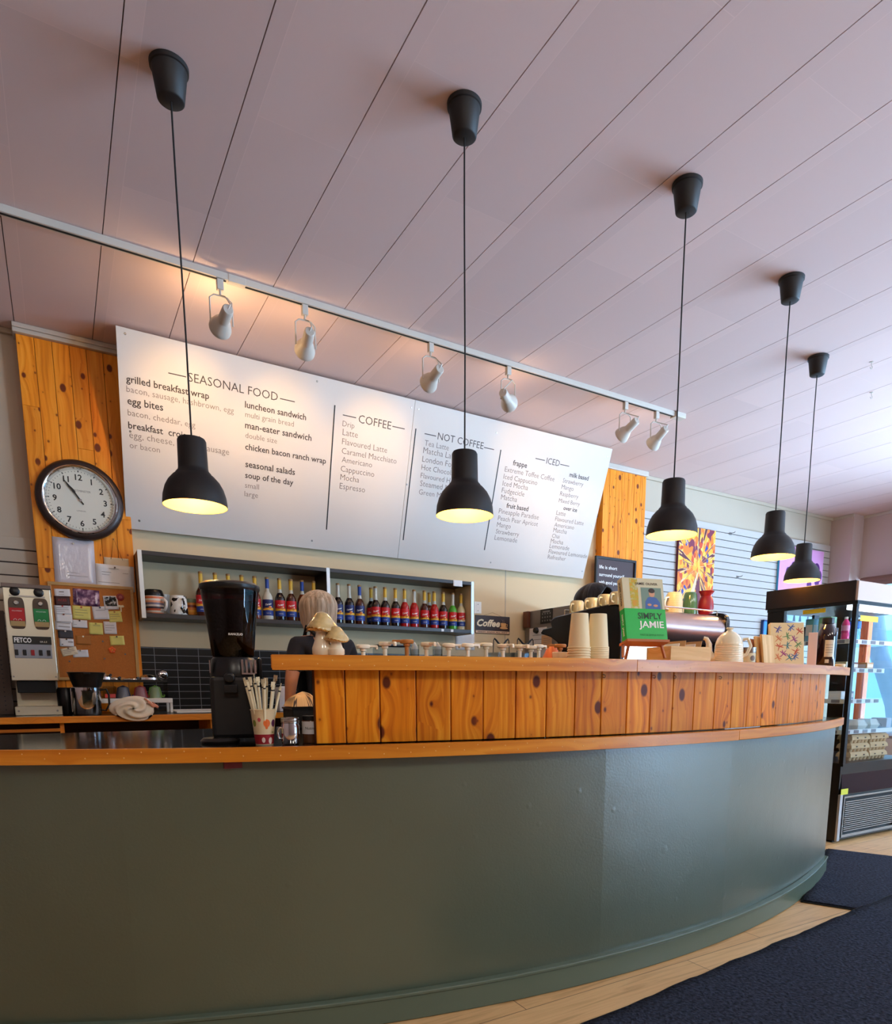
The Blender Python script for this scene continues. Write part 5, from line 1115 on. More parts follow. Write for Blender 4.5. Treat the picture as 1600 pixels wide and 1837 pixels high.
# folded cloth on a black box at the back of the worktop, white box on the rear counter
bp_ = Vector((atY(545, 1275, 2.72).x, 2.74, ZL)); hb = z_at(bp_.x, 2.70, 1269)-ZL; k_ = mpp(bp_)
q = MB(); bxx = thing('black_knock_box', 'black square box behind the spice jar at the back of the worktop', 'box', bp_)
q.box(-24*k_, 26*k_, -.05, .09, 0, hb); build('body', q, BLACKM, bxx, smooth=0, bevel=.005); q = MB(); q.box(-24*k_-.003, 26*k_+.003, -.053, .093, hb-.008, hb-.001); build('rim', q, BLACK, bxx, smooth=0)
def clf(i, j):
    x = (i-.5)*50*k_; y = (j-.5)*.13; e = max(abs(i-.5), abs(j-.5))*2; z = .052*(1-e**3)+.010*sin(i*9+j*4)*(1-e)+.003
    return (x, y, z)
dc = thing('folded_cloth', 'beige folded cloth with dark stripes lying on the black box', 'cloth', (bp_.x+.002, 2.755, ZL+hb+.0005))
q = MB(); q.grid(clf, 36, 24); build('cloth', q, striped('cloth_stripes', [(214, 176, 124), (214, 176, 124), (62, 44, 36), (206, 166, 112), (206, 166, 112), (206, 166, 112)], .06, axis=0, wave=.03), dc, smooth=80)
x = atY(511, 1255, 4.8).x; q = MB(); w1 = thing('paper_box', 'plain white paper box on the back counter behind the straws', 'box', (x, 4.82, ZB)); hw = 12*depth((x, 4.8, 1))/F; q.box(-hw, hw, -.05, .06, 0, z_at(x, 4.77, 1233)-ZB); build('box', q, PAPER, w1, smooth=0, bevel=.003); q = MB(); q.box(-hw*.5, hw*1.3, -.02, .02, z_at(x, 4.77, 1233)-ZB, z_at(x, 4.77, 1231)-ZB); build('flap', q, PAPER, w1, smooth=0)
# ================================================================== on the raised bar
GLZ = M('cream_glaze', (238, 228, 198), .12, coat=.6); GOLD = M('gold_lustre', (206, 160, 70), .22, metal=.8)
ms_p = on_bar(586, .10); k_ = mpp(ms_p)
mu = thing('mushroom_ornament', 'glazed ceramic double mushroom ornament with gold-edged caps at the bar end', 'ornament', ms_p, rad(-12))
def mush(nm, dx, dy, s, hs, tilt):
    T_ = Matrix.Translation((dx, dy, 0))
    q = MB(); q.lathe([(0, 0), (.026*s, 0), (.031*s, .008*s), (.031*s, .024*s), (.024*s, hs*.55), (.0185*s, hs*.85), (.021*s, hs)], seg=28, mat=T_); st = build('stem', q, GLZ, mu)
    TC = T_ @ Matrix.Translation((0, 0, hs)) @ Matrix.Rotation(tilt, 4, 'X')
    V = MB()
    def cf(i, j):
        t = 2*pi*i; rad_ = [(.014, -.001), (.030, -.003), (.0425, -.001), (.047, .004), (.045, .010), (.035, .022), (.0255, .036), (.015, .048), (.0, .052)]
        u = j*(len(rad_)-1); k0 = min(int(u), len(rad_)-2); f_ = u-k0; r_ = rad_[k0][0]*(1-f_)+rad_[k0+1][0]*f_; z_ = rad_[k0][1]*(1-f_)+rad_[k0+1][1]*f_
        rip = 1+.03*sin(22*t)*(j < .4)+.05*sin(3*t+1)*(r_ > .02)
        return (r_*s*cos(t)*rip, r_*s*sin(t)*rip, z_*s+.005*s*sin(2*t)*(r_ > .03))
    V.grid(cf, 88, 24, mat=TC); build('cap', V, M('mushroom_cap', (206, 178, 120), .2, coat=.5, noise=.25, nscale=90), mu, smooth=70)
    q = MB(); q.tube([TC @ Vector((.0445*s*cos(t)*(1+.05*sin(3*t+1)), .0445*s*sin(t)*(1+.05*sin(3*t+1)), .003*s+.005*s*sin(2*t))) for t in lsp(0, 2*pi, 40)[:-1]], .0022*s, 6, closed=True); build('gold_rim', q, GOLD, mu)
mush('big', -.010, .006, 1.0, 47*k_, rad(10)); mush('small', .027, -.018, .80, 28*k_, rad(8))
# pump bottles standing on the worktop behind the boards: the pump heads show over the bar
def pump(name, p, ytop, mat, label, turn, back=.47, fat=1.0):
    b = on_bar(p, back); b.z = ZL; zt = z_at(b.x, b.y, ytop)-ZL
    t = thing(name, label, 'pump bottle', b, turn, 'pump bottles behind the raised bar')
    q = MB(); q.lathe([(0, 0), (.036, 0), (.038, .005), (.038, .15), (.03, .18), (.016, .205), (.016, .222), (0, .222)], seg=24); build('bottle', q, M('pump_bottle_amber', (60, 26, 12), .1, coat=.4), t)
    q = MB(); q.lathe([(.018, .21), (.019, .212), (.019, .232), (.012, .236), (0, .236)], seg=22); build('collar', q, mat, t)
    q = MB(); q.lathe([(.0075, .23), (.0075, zt-.026), (.0118, zt-.024), (.0122, zt-.014), (.009, zt-.012)], seg=18); build('stem', q, mat, t)
    q = MB(); q.lathe([(.009, zt-.016), (.023, zt-.015), (.025, zt-.006), (.022, zt-.001), (0, zt)], seg=24, squash=(1.05, .8)); q.box(.008, .052, -.0065, .0065, zt-.010, zt-.002); q.box(.046, .054, -.0055, .0055, zt-.017, zt-.004); build('pump_head', q, mat, t, smooth=40, bevel=.0015)
    return t
TAN = M('tan_pump_plastic', (178, 116, 50), .4)
ordp = ['right beside the mushroom ornament', 'second from the mushroom ornament', '', 'fourth along, beside the clear tumblers', 'first one right of the clear tumblers', 'second one right of the clear tumblers', 'third one right of the clear tumblers', 'in front of the left clear tub', 'in front of the right clear tub', 'left of the close pair near the oven', 'right of the close pair near the oven']
for i, (p, yt, tn) in enumerate(((652, 1156, -.1), (691, 1151, -1.2), (730, 1147, 2.6), (765, 1152, -1.4), (805, 1154, .05), (839, 1154, .05), (872, 1153, 2.9), (902, 1155, -1.3), (932, 1156, -1.5), (952, 1158, 2.8), (966, 1156, .3))):
    lab = ('tan pump bottle among the cream ones, third from the mushroom ornament' if i == 2 else 'cream pump bottle behind the bar, '+ordp[i])
    pump('pump_bottle', p, yt, TAN if i == 2 else PUMPC, lab, tn, {9: .55, 10: .62, 6: .55}.get(i, .47))
pump('pump_bottle', 1004, 1155, TAN, 'tan pump bottle just left of the paper cup stacks', 2.7, .45)
def tumbler(p, Yb, ytop, w_, label, tilt=0):
    b = on_bar(p, .64); b.z = ZL; h = z_at(b.x, b.y, ytop)-ZL; r = w_*mpp(b)/2
    t = thing('clear_tumbler_stack', label, 'tumblers', b); q = MB()
    for j in range(3): q.lathe([(r*.72, h*.0+.02*j), (r*.95, h-.05+.02*j-.0), (r, h-.048+.02*j)], seg=24)
    q.lathe([(0, 0), (r*.72, 0), (r*.8, h*.6)], seg=24); build('tumblers', q, CLEAR, t); q = MB(); q.lathe([(r*.66, h*.1), (r*.7, h*.95), (r*.1, h*1.0)], seg=20); build('inner_sleeve', q, M('frost_plastic', (224, 224, 226), .3, alpha=.55), t)
tumbler(744, .6, 1152, 17, 'tall stack of clear tumblers between the tan and cream pump bottles'); tumbler(785, .6, 1152, 18, 'tall stack of clear tumblers just right of the fourth pump bottle')
# orange jug and cream cup by the tan pump
b = on_bar(991, .70); b.z = ZL; h = z_at(b.x, b.y, 1157)-ZL; t = thing('orange_jug', 'orange rounded jug behind the tan pump bottle', 'jug', b); q = MB(); q.lathe([(0, 0), (.055, 0), (.06, .01), (.058, h*.6), (.045, h*.85), (.02, h), (0, h)], seg=28); build('body', q, M('orange_glaze', (206, 106, 62), .3), t); q = MB(); q.tube([(.055, 0, h*.75), (.085, 0, h*.7), (.085, 0, h*.45), (.056, 0, h*.4)], .007, 8); build('handle', q, M('orange_glaze', (206, 106, 62), .3), t)
def paper_cup(label, loc, first=[None]):
    if first[0] is None:
        t = thing('paper_cup', label, 'paper cup', loc, 0, 'upturned paper cups stacked on the bar'); m_ = M('cream_paper_cup', (232, 214, 172), .55)
        q = MB(); q.lathe([(.0385, .006), (.0295, .118), (.0285, .1205), (.027, .1185), (0, .117)], seg=32); build('cup_wall', q, m_, t, smooth=50)
        q = MB(); q.lathe([(.037, .0005), (.0405, .001), (.0415, .004), (.0405, .007), (.0383, .007)], seg=32); build('rolled_rim', q, m_, t); first[0] = t; return t
    return dup(first[0], loc, 0, label)
for (p, nm, n, top) in ((1038, 'left', 5, 1101), (1071, 'right', 7, 1102)):
    b = on_bar(p, .095); zt = z_at(b.x, b.y, top)-b.z; st = (zt-.1205)/(n-1)
    for i in range(n):
        pos = 'topmost' if i == n-1 else ('lowest' if i == 0 else ('%s from the bottom' % ORD[i]))
        paper_cup('upturned cream paper cup, %s in the %s stack, beside %s' % (pos, {'left': 'shorter', 'right': 'taller'}[nm] if False else ('first' if nm == 'left' else 'second'), 'the tan pump' if nm == 'left' else 'the green book'), b+Vector((0, 0, st*i+.0005)))
b = on_bar(1004, .2); t = mug('small_cup', 'small cream straight-sided cup in front of the orange jug', 'cup', b, .026, .029, z_at(b.x, b.y, 1170)-b.z, GLZ, hout=0)
# recipe book on an easel
eb = on_bar(1150, .16); vdir = Vector((eb.x, eb.y, 0)).normalized(); rdir = Vector((vdir.y, -vdir.x, 0)); th = rad(30)
ex = rdir*cos(th)+vdir*sin(th); nrm = -vdir*cos(th)+rdir*sin(th); k_ = mpp(eb)
lean = rad(14); up_ = Vector((0, 0, cos(lean)))-nrm*sin(lean); fr = ex.cross(up_).normalized()
if fr.dot(nrm) < 0: fr = -fr
zl_ = z_at(eb.x, eb.y, 1154)-eb.z
ea = thing('table_easel', 'small wooden table easel holding the green and cream recipe book', 'easel', eb)
def bar_(q, a, b_, w_, mi=0):
    a, b_ = Vector(a), Vector(b_); q.tube([a, b_], w_, 4)
q = MB(); c0 = Vector((0, 0, zl_)); q.box(-.085, .085, -.004, .034, -.008, 0, mat=Matrix((ex, fr, ex.cross(fr) if ex.cross(fr).z > 0 else -ex.cross(fr))).transposed().to_4x4()); 
q = MB(); mL = Matrix((ex, -fr, Vector((0, 0, 1)))).transposed().to_4x4(); mL.translation = c0; q.box(-.09, .09, -.052, .012, -.009, 0, mat=mL); build('ledge', q, EASEL_WOOD, ea, smooth=0)
for sx_, off in ((-.06, -.03), (.06, .03)): q = MB(); bar_(q, c0+ex*sx_-fr*.006+up_*.14, ex*(sx_+off)+fr*.022+Vector((0, 0, .007)), .006); build('leg', q, EASEL_WOOD, ea, smooth=0)
q = MB(); bar_(q, c0-fr*.012+up_*.15, -fr*.10-ex*.02+Vector((0, 0, .007)), .006); build('rear_leg', q, EASEL_WOOD, ea, smooth=0); q = MB(); bar_(q, c0-fr*.008, c0-fr*.008+up_*.19, .006); build('spine_post', q, EASEL_WOOD, ea, smooth=0)
BWd, BH, BT = .172, .238, .036
bo = eb+Vector((0, 0, zl_+.001))+fr*.008
bk = thing('recipe_book', 'thick recipe book with a cream photo cover and bright green lower half on the easel', 'book', bo)
mB = Matrix((ex, up_, fr)).transposed().to_4x4()
GRN = M('book_green', (14, 178, 72), .35); BCR = M('book_cream', (206, 198, 164), .4)
q = MB(); q.box(-BWd/2+.003, BWd/2-.004, .004, BH-.004, .003, BT-.003, mat=mB); build('pages', q, PAPER, bk, smooth=0)
for nm, y0, y1, mt in (('cover_lower', 0, BH*.5, GRN), ('cover_upper', BH*.5, BH, BCR)):
    q = MB(); q.box(-BWd/2, BWd/2, y0, y1, BT-.003, BT, mat=mB); q.box(-BWd/2, BWd/2, y0, y1, 0, .003, mat=mB); q.box(-BWd/2-.002, -BWd/2+.001, y0, y1, 0, BT, mat=mB); cv = build(nm, q, mt, bk, smooth=0)
    if nm == 'cover_lower':
        q = MB(); q.text('SIMPLY', mB @ Matrix.Translation((-.034, .080, BT+.0002)), width=.104, height=.024, thin=.016); build('title_lettering', q, M('title_dark', (24, 60, 34), .5), cv, smooth=0)
        q = MB(); q.text('JAMIE', mB @ Matrix.Translation((-.032, .046, BT+.0002)), width=.106, height=.026, thin=.016); q.text('SIMPLY  JAMIE', mB @ Matrix.Translation((-BWd/2-.0022, .10, BT*.36)) @ Matrix.Rotation(-pi/2, 4, 'Y') @ Matrix.Rotation(-pi/2, 4, 'Z'), width=.085, height=.010, thin=.03); build('title_white', q, WINK, cv, smooth=0)
        q = MB(); q.text('FAST & SIMPLE FOOD', mB @ Matrix.Translation((.02, .014, BT+.0002)), width=.1, align='CENTER'); build('subtitle', q, M('subtitle_green', (8, 110, 44), .5), cv, smooth=0)
    else:
        q = MB(); q.text('JAMIE OLIVER', mB @ Matrix.Translation((-.034, BH-.026, BT+.0002)), width=.096, height=.0095, thin=.01); q.text('JAMIE OLIVER', mB @ Matrix.Translation((-BWd/2-.0022, .225, BT*.36)) @ Matrix.Rotation(-pi/2, 4, 'Y') @ Matrix.Rotation(-pi/2, 4, 'Z'), width=.095, height=.010, thin=.03); build('author_lettering', q, INK, cv, smooth=0)
        q = MB(); q.box(-.012, .075, BH*.5, BH-.036, BT, BT+.0004, mat=mB); pp = build('cover_picture', q, M('picture_teal', (112, 138, 124), .4), cv, smooth=0)
        q = MB(); q.ball((.034, BH-.058, BT+.0006), (.0125, .016, .0005), 20, 8, mat=mB); q.ball((.02, BH*.5+.016, BT+.0012), (.009, .005, .0005), 12, 6, mat=mB); q.ball((.046, BH*.5+.013, BT+.0012), (.010, .005, .0005), 12, 6, mat=mB); build('printed_face', q, M('print_skin', (206, 150, 116), .5), pp)
        q = MB(); q.ball((.034, BH-.048, BT+.0009), (.0135, .010, .0005), 20, 8, mat=mB); build('printed_hair', q, M('print_hair', (50, 36, 30), .5), pp)
        q = MB(); q.prism([(.002, BH*.5), (.004, BH*.5+.028), (.016, BH*.5+.045), (.034, BH*.5+.048), (.052, BH*.5+.044), (.066, BH*.5+.026), (.068, BH*.5)], BT+.0004, BT+.0008, mat=mB); build('printed_shirt', q, M('print_blue', (62, 98, 160), .5), pp, smooth=0)
        q = MB(); q.box(-.058, -.024, BH*.5, BH-.002, BT, BT+.0003, mat=mB); build('printed_foliage', q, photo_mat('print_foliage', (206, 196, 160), (190, 176, 70), (214, 160, 70), 60), cv, smooth=0)
# wooden box of cards
bb = on_bar(1218, .16); k_ = mpp(bb); hz_ = z_at(bb.x, bb.y-.08, 1160)-bb.z
wb = thing('wooden_box', 'pale open wooden box on the bar between the easel and the teapot', 'box', bb, rad(-8))
for nm, a in (('front', (-.105, .095, -.075, -.067)), ('back', (-.105, .095, .067, .075)), ('side', (-.105, -.097, -.067, .067)), ('side', (.087, .095, -.067, .067))):
    q = MB(); q.box(a[0], a[1], a[2], a[3], 0, hz_, grain=0 if nm != 'side' else 1); build(nm, q, PALE_WOOD, wb, smooth=0, bevel=.001)
q = MB(); q.box(-.097, .087, -.067, .067, 0.001, .006); build('base', q, PALE_WOOD, wb, smooth=0)
for i, dx in enumerate((-.06, -.03, .02, .05)):
    q = MB(); mm = Matrix.Translation((dx, 0, .0065)) @ Matrix.Rotation(.18, 4, 'Y'); q.box(-.001, .001, -.055, .055, 0, hz_*1.12+.012*(i % 2), mat=mm); o = thing('recipe_card', 'upright card in the pale wooden box, %s from the easel' % ORD[i], 'card', bb, rad(-8), 'cards in the wooden box'); build('card', q, [PAPER, M('kraft_card', (186, 142, 96), .7)][i % 2], o, smooth=0)
# teapot
tp_ = on_bar(1306, .14); k_ = mpp(tp_); h = z_at(tp_.x, tp_.y, 1126)-tp_.z
te = thing('teapot', 'cream ribbed ceramic teapot standing on the bar right of the wooden box', 'teapot', tp_)
r = 25*k_; pr = [(0, 0), (r, 0), (r*1.02, .004)]
for i in range(9): z_ = h*(.06+.05*i); pr += [(r*(1.02-.012*i*.5), z_), (r*(1.0-.012*i*.5), z_+h*.012), (r*(1.02-.012*i*.5), z_+h*.024)]
pr += [(r*.94, h*.56), (r*.82, h*.70), (r*.62, h*.80), (r*.42, h*.86), (r*.30, h*.88)]
q = MB(); q.lathe(pr, seg=40); build('pot', q, GLZ, te, smooth=50); q = MB(); q.lathe([(r*.33, h*.87), (r*.2, h*.91), (r*.17, h*.94), (r*.27, h*.975), (r*.22, h), (0, h)], seg=28); build('lid', q, GLZ, te)
lf = -rdir_ if (rdir_ := Vector((Vector((tp_.x, tp_.y, 0)).normalized().y, -Vector((tp_.x, tp_.y, 0)).normalized().x, 0))) else 0
q = MB(); q.tube([lf*r*.8+Vector((0, 0, h*.14)), lf*r*1.25+Vector((0, 0, h*.18)), lf*r*1.38+Vector((0, 0, h*.34)), lf*r*1.36+Vector((0, 0, h*.55)), lf*r*1.55+Vector((0, 0, h*.70)), lf*r*1.75+Vector((0, 0, h*.72))], [.024, .022, .017, .012, .009, .008], 14); build('spout', q, GLZ, te, smooth=80)
q = MB(); q.tube([-lf*r*.9+Vector((0, 0, h*.66)), -lf*r*1.25+Vector((0, 0, h*.68)), -lf*r*1.45+Vector((0, 0, h*.48)), -lf*r*1.2+Vector((0, 0, h*.24)), -lf*r*.95+Vector((0, 0, h*.2))], .007, 10); build('handle', q, GLZ, te)
# tin candle, boards, dragonfly board, card, dark bottle, small tin
b = on_bar(1342, .16); r = 12*mpp(b); h = z_at(b.x, b.y, 1161)-b.z; t = thing('candle_jar', 'small pale jar with grey lid and round emblem beside the teapot', 'jar', b)
q = MB(); q.lathe([(0, 0), (r, 0), (r, h*.62), (r*.94, h*.68)], seg=28); build('jar', q, M('pale_jar', (204, 196, 160), .3), t); q = MB(); q.lathe([(r*1.0, h*.64), (r*1.02, h*.66), (r*1.02, h*.98), (0, h)], seg=28); build('lid', q, STEELD, t); q = MB(); decal(q, -pi/2-.3, h*.34, r*.4, r*.4, r_at=lambda z: r); build('emblem', q, INKF, t, smooth=0)
db = on_bar(1412, .12); k_ = mpp(db); vd = Vector((db.x, db.y, 0)).normalized(); rd = Vector((vd.y, -vd.x, 0))
def leaner(name, label, p, back, W, H, T_, yaw, lean_, mat, cat, tiltr, group=None, grain=False):
    b = on_bar(p, back); v_ = Vector((b.x, b.y, 0)).normalized(); r_ = Vector((v_.y, -v_.x, 0)); e = r_*cos(yaw)+v_*sin(yaw); n_ = -v_*cos(yaw)+r_*sin(yaw)
    u = Vector((0, 0, cos(lean_)))-n_*sin(lean_); e2 = e*cos(tiltr)+u*sin(tiltr) if False else e; f_ = e.cross(u); f_ = f_ if f_.dot(n_) > 0 else -f_
    mm = Matrix((e, u, f_)).transposed().to_4x4(); t = thing(name, label, cat, b+Vector((0, 0, .001)), 0, group); q = MB(); q.box(-W/2, W/2, 0, H, -T_, 0, mat=mm, grain=1 if grain else None); build('board', q, mat, t, smooth=0, bevel=.003); return t, mm, W, H
W, H = 58*k_, z_at(db.x, db.y, 1118)-db.z
t, mm, W, H = leaner('dragonfly_board', 'cream panel printed with colourful dragonflies leaning on the wooden boards', 1412, .10, W, H*1.03, .03, rad(18), rad(12), M('dragonfly_cream', (224, 206, 160), .5), 'panel', 0)
random.seed(5); dq = {}
DC = [(74, 76, 150), (60, 96, 160), (190, 84, 64), (150, 70, 130), (96, 140, 90), (206, 130, 90), (60, 120, 130)]
lay = [(.2, .86, -.5, 0), (.62, .9, -.7, 1), (.9, .8, .9, 2), (.5, .68, .2, 4), (.22, .62, .8, 5), (.72, .6, .5, 3), (.25, .42, 1.3, 2), (.5, .45, -.1, 6), (.85, .48, -.9, 4), (.38, .24, .9, 3), (.78, .3, -.5, 2), (.58, .14, .6, 6), (.75, .18, -.55, 1), (.2, .15, .5, 5)]
for i, (u, v, a, c) in enumerate(lay):
    q = MB(); s_ = W*.15; R = mm @ Matrix.Translation(((u-.5)*W*.9, v*H*.95+.006, .0003)) @ Matrix.Rotation(a, 4, 'Z')
    q.ball((0, 0, 0), (s_*1.0, s_*.09, .0004), 12, 6, mat=R)
    for sg in (1, -1):
        for da in (.95, 1.5): q.ball((0, 0, 0), (s_*.42, s_*.10, .0003), 10, 6, mat=R @ Matrix.Rotation(sg*da, 4, 'Z') @ Matrix.Translation((s_*.45, 0, 0)))
    build('dragonfly', q, M('dragonfly_%d' % c, DC[c], .6), t)
for i, (p, yw, ln_, w_, hh, dy) in enumerate(((1381, 62, 14, .10, .135, .115), (1370, 66, 17, .10, .128, .14), (1360, 70, 20, .09, .118, .165))):
    leaner('wooden_board', 'plain wooden board leaning behind the dragonfly panel, %s from it' % ORD[i], p, dy, w_, hh, .012, rad(yw), rad(ln_*.6), EASEL_WOOD if i == 2 else PALE_WOOD, 'board', 0, 'wooden boards leaning on the bar', True)
leaner('blank_card', 'tall pale pink card leaning against the dark bottle', 1456, .10, 15*mpp(on_bar(1456)), z_at(on_bar(1456).x, on_bar(1456).y, 1136)-on_bar(1456).z, .004, rad(10), rad(5), M('pink_card', (214, 186, 176), .6), 'card', 0)
b = on_bar(1480, .15); r = 16.5*mpp(b); h = z_at(b.x, b.y, 1108)-b.z; t = thing('dark_bottle', 'dark plastic bottle with black cap and pale label near the bar end', 'bottle', b)
q = MB(); q.lathe([(0, 0), (r*.96, 0), (r, .006), (r, h*.62), (r*.93, h*.72), (r*.7, h*.82), (r*.52, h*.86), (r*.50, h*.89)], seg=32); build('body', q, M('dark_liquid', (30, 14, 16), .08, coat=.6), t); q = MB(); q.lathe([(r*.56, h*.88), (r*.6, h*.885), (r*.6, h*.99), (0, h)], seg=28); build('cap', q, BLACK, t)
q = MB(); a0 = math.atan2(-b.y, -b.x); band(q, r+.0006, h*.22, h*.55, 0, a0=a0-.15, a1=a0+.75); band(q, r+.0006, h*.10, h*.17, 0, a0=a0-.05, a1=a0+.35); build('label', q, M('label_grey_cream', (196, 186, 160), .5), t)
q = MB(); [band(q, r+.001, h*(.30+.05*i), h*(.31+.05*i), 0, a0=a0-.05, a1=a0+.65) for i in range(4)]; build('label_print', q, INKF, t)
b = on_bar(1508, .045); r = 8*mpp(b); t = thing('small_tin', 'tiny pale round tin at the far end of the bar', 'tin', b); q = MB(); q.lathe([(0, 0), (r, 0), (r, .012), (0, .012)], seg=24); build('tin', q, M('tin_pale', (206, 200, 160), .4), t); q = MB(); q.lathe([(r*1.04, .010), (r*1.04, .018), (r*.9, .02), (0, .02)], seg=24); build('lid', q, M('tin_lid', (222, 214, 180), .35), t)
# ================================================================== espresso machine
EX0, EX1 = 2.27, 3.06
em = thing('espresso_machine', 'wide espresso machine with black side panel and curved steel back behind the bar', 'espresso machine', (0, 0, 0))
BLKG = M('black_gloss', (13, 12, 13), .14)
def yz_prism(q, poly, x0, x1, mi=0):
    n = len(poly); V = [(x0, y, z) for y, z in poly]+[(x1, y, z) for y, z in poly]
    q.add(V, [tuple(range(n)), tuple(range(n, 2*n))[::-1]]+[(i, n+i, n+(i+1) % n, (i+1) % n) for i in range(n)], mi)
side = [(2.47, 1.468), (2.435, 1.462), (2.412, 1.445), (2.404, 1.42), (2.395, ZL+.03), (2.86, ZL+.03), (2.86, 1.20), (2.875, 1.305), (2.94, 1.338), (3.03, 1.362), (3.005, 1.386), (2.93, 1.390), (2.945, 1.425), (2.90, 1.441), (2.62, 1.461)]
for x in (EX0, EX1-.03): q = MB(); yz_prism(q, side, x, x+.03); build('side_panel', q, BLKG, em, smooth=30, bevel=.006)
back = [(2.50, 1.296), (2.462, 1.305), (2.432, 1.325), (2.414, 1.352), (2.409, 1.382), (2.417, 1.412), (2.438, 1.438), (2.47, 1.453), (2.53, 1.459), (2.88, 1.44), (2.88, 1.30)]
q = MB(); yz_prism(q, back, EX0+.03, EX1-.03); build('steel_back', q, M('rose_steel', (158, 132, 126), .3, metal=.8), em, smooth=40)
q = MB(); q.box(EX0+.03, EX1-.03, 2.42, 2.86, ZL+.035, ZL+.12); build('drip_base', q, STEELD, em, smooth=0, bevel=.004)
q = MB(); q.box(EX0+.03, EX1-.03, 2.62, 2.70, ZL+.12, 1.30); build('group_wall', q, STEEL, em, smooth=0)
for x in (2.5, 2.84):
    q = MB(); q.cyl((x, 2.80, 1.30), (x, 2.80, 1.23), .035, seg=24); q.cyl((x, 2.80, 1.225), (x, 2.80, 1.195), .036, .03, seg=24); build('group_head', q, CHROME, em); q = MB(); q.tube([(x, 2.83, 1.21), (x, 2.98, 1.20)], .013, 10); build('portafilter_handle', q, BLACK, em)
for x in (EX0+.06, EX1-.06):
    for y in (2.45, 2.82): q = MB(); q.cyl((x, y, ZL), (x, y, ZL+.04), .02, seg=16); build('foot', q, STEEL, em)
q = MB()
for y in (2.46, 2.87): q.tube([(EX0+.04, y, 1.475), (EX1-.04, y, 1.475)], .004, 8)
for x in (EX0+.04, EX0+.3, EX1-.3, EX1-.04): q.tube([(x, 2.46, 1.452), (x, 2.46, 1.475)], .003, 6); q.tube([(x, 2.87, 1.438), (x, 2.87, 1.475)], .003, 6)
build('cup_rail', q, CHROME, em)
MUGC = M('olive_cream_glaze', (206, 192, 146), .2, coat=.4)
def inv_mug(name, label, loc, r, h, mat, hang, cat='mug', group=None, hmat=None):
    t = thing(name, label, cat, loc, 0, group); q = MB()
    q.lathe([(r*.93, .003), (r, 0), (r, .004), (r*.97, h*.55), (r*.88, h*.88), (r*.76, h*.98), (r*.70, h), (r*.66, h*.985), (0, h*.985)], seg=32); build('cup', q, mat, t, smooth=45)
    q = MB(); d = Vector((cos(hang), sin(hang), 0)); q.tube([d*r*.95+Vector((0, 0, h*.2)), d*(r+.022)+Vector((0, 0, h*.22)), d*(r+.03)+Vector((0, 0, h*.45)), d*(r+.02)+Vector((0, 0, h*.72)), d*r*.92+Vector((0, 0, h*.75))], .0055, 8); build('handle', q, hmat or mat, t, smooth=60); return t
ZM = 1.462
for i, (p, y, yt) in enumerate(((1035, 2.84, 1078), (1061, 2.70, 1073), (1085, 2.57, 1067), (1107, 2.45, 1062))):
    x = atY(p, 1090, y).x; z0 = 1.4575-(y-2.46)*.03
    inv_mug('upturned_mug', 'upturned cream mug on the espresso machine, %s from the far end of the row' % ORD[i], (x, y, z0), .041, z_at(x, y, yt)-z0, MUGC, rad(200), group='upturned mugs along the machine side')
x = atY(1209, 1080, 2.56).x; inv_mug('textured_mug', 'upturned cream mug with raised wave texture beside the green mug', (x, 2.56, 1.457), .046, z_at(x, 2.56, 1063)-1.457, striped('wave_glaze', [(222, 206, 166), (196, 178, 134)], .012, wave=.02), rad(185), hmat=WHITE)
x = atY(1238, 1080, 2.60).x; inv_mug('green_mug', 'upturned glossy green mug between the cream mug and the red vase', (x, 2.60, 1.456), .040, z_at(x, 2.60, 1063)-1.456, M('green_glaze', (88, 128, 86), .12, coat=.6, noise=.15, nscale=20), rad(95))
x = atY(1185, 1085, 2.72).x; inv_mug('navy_mug', 'dark navy upturned mug mostly hidden behind the textured cream mug', (x, 2.74, 1.452), .038, .07, M('navy_glaze', (30, 32, 66), .2, coat=.4), rad(120))
x = atY(1266, 1085, 2.56).x; t = thing('red_vase', 'round red textured vase with a flared rim on the espresso machine', 'vase', (x, 2.56, 1.4575)); h = z_at(x, 2.56, 1061)-1.457; r = .041
q = MB(); q.lathe([(0, 0), (r*.72, 0), (r*.95, h*.16), (r*1.02, h*.38), (r*.96, h*.58), (r*.80, h*.74), (r*.70, h*.80)], seg=36); build('body', q, striped('red_ripple', [(176, 18, 34), (136, 10, 26)], .008, wave=.012), t, smooth=60); q = MB(); q.lathe([(r*.70, h*.80), (r*.78, h*.88), (r*1.04, h), (r*.98, h*.995), (r*.66, h*.86)], seg=36); build('rim', q, M('red_glaze', (170, 18, 32), .15, coat=.6), t)
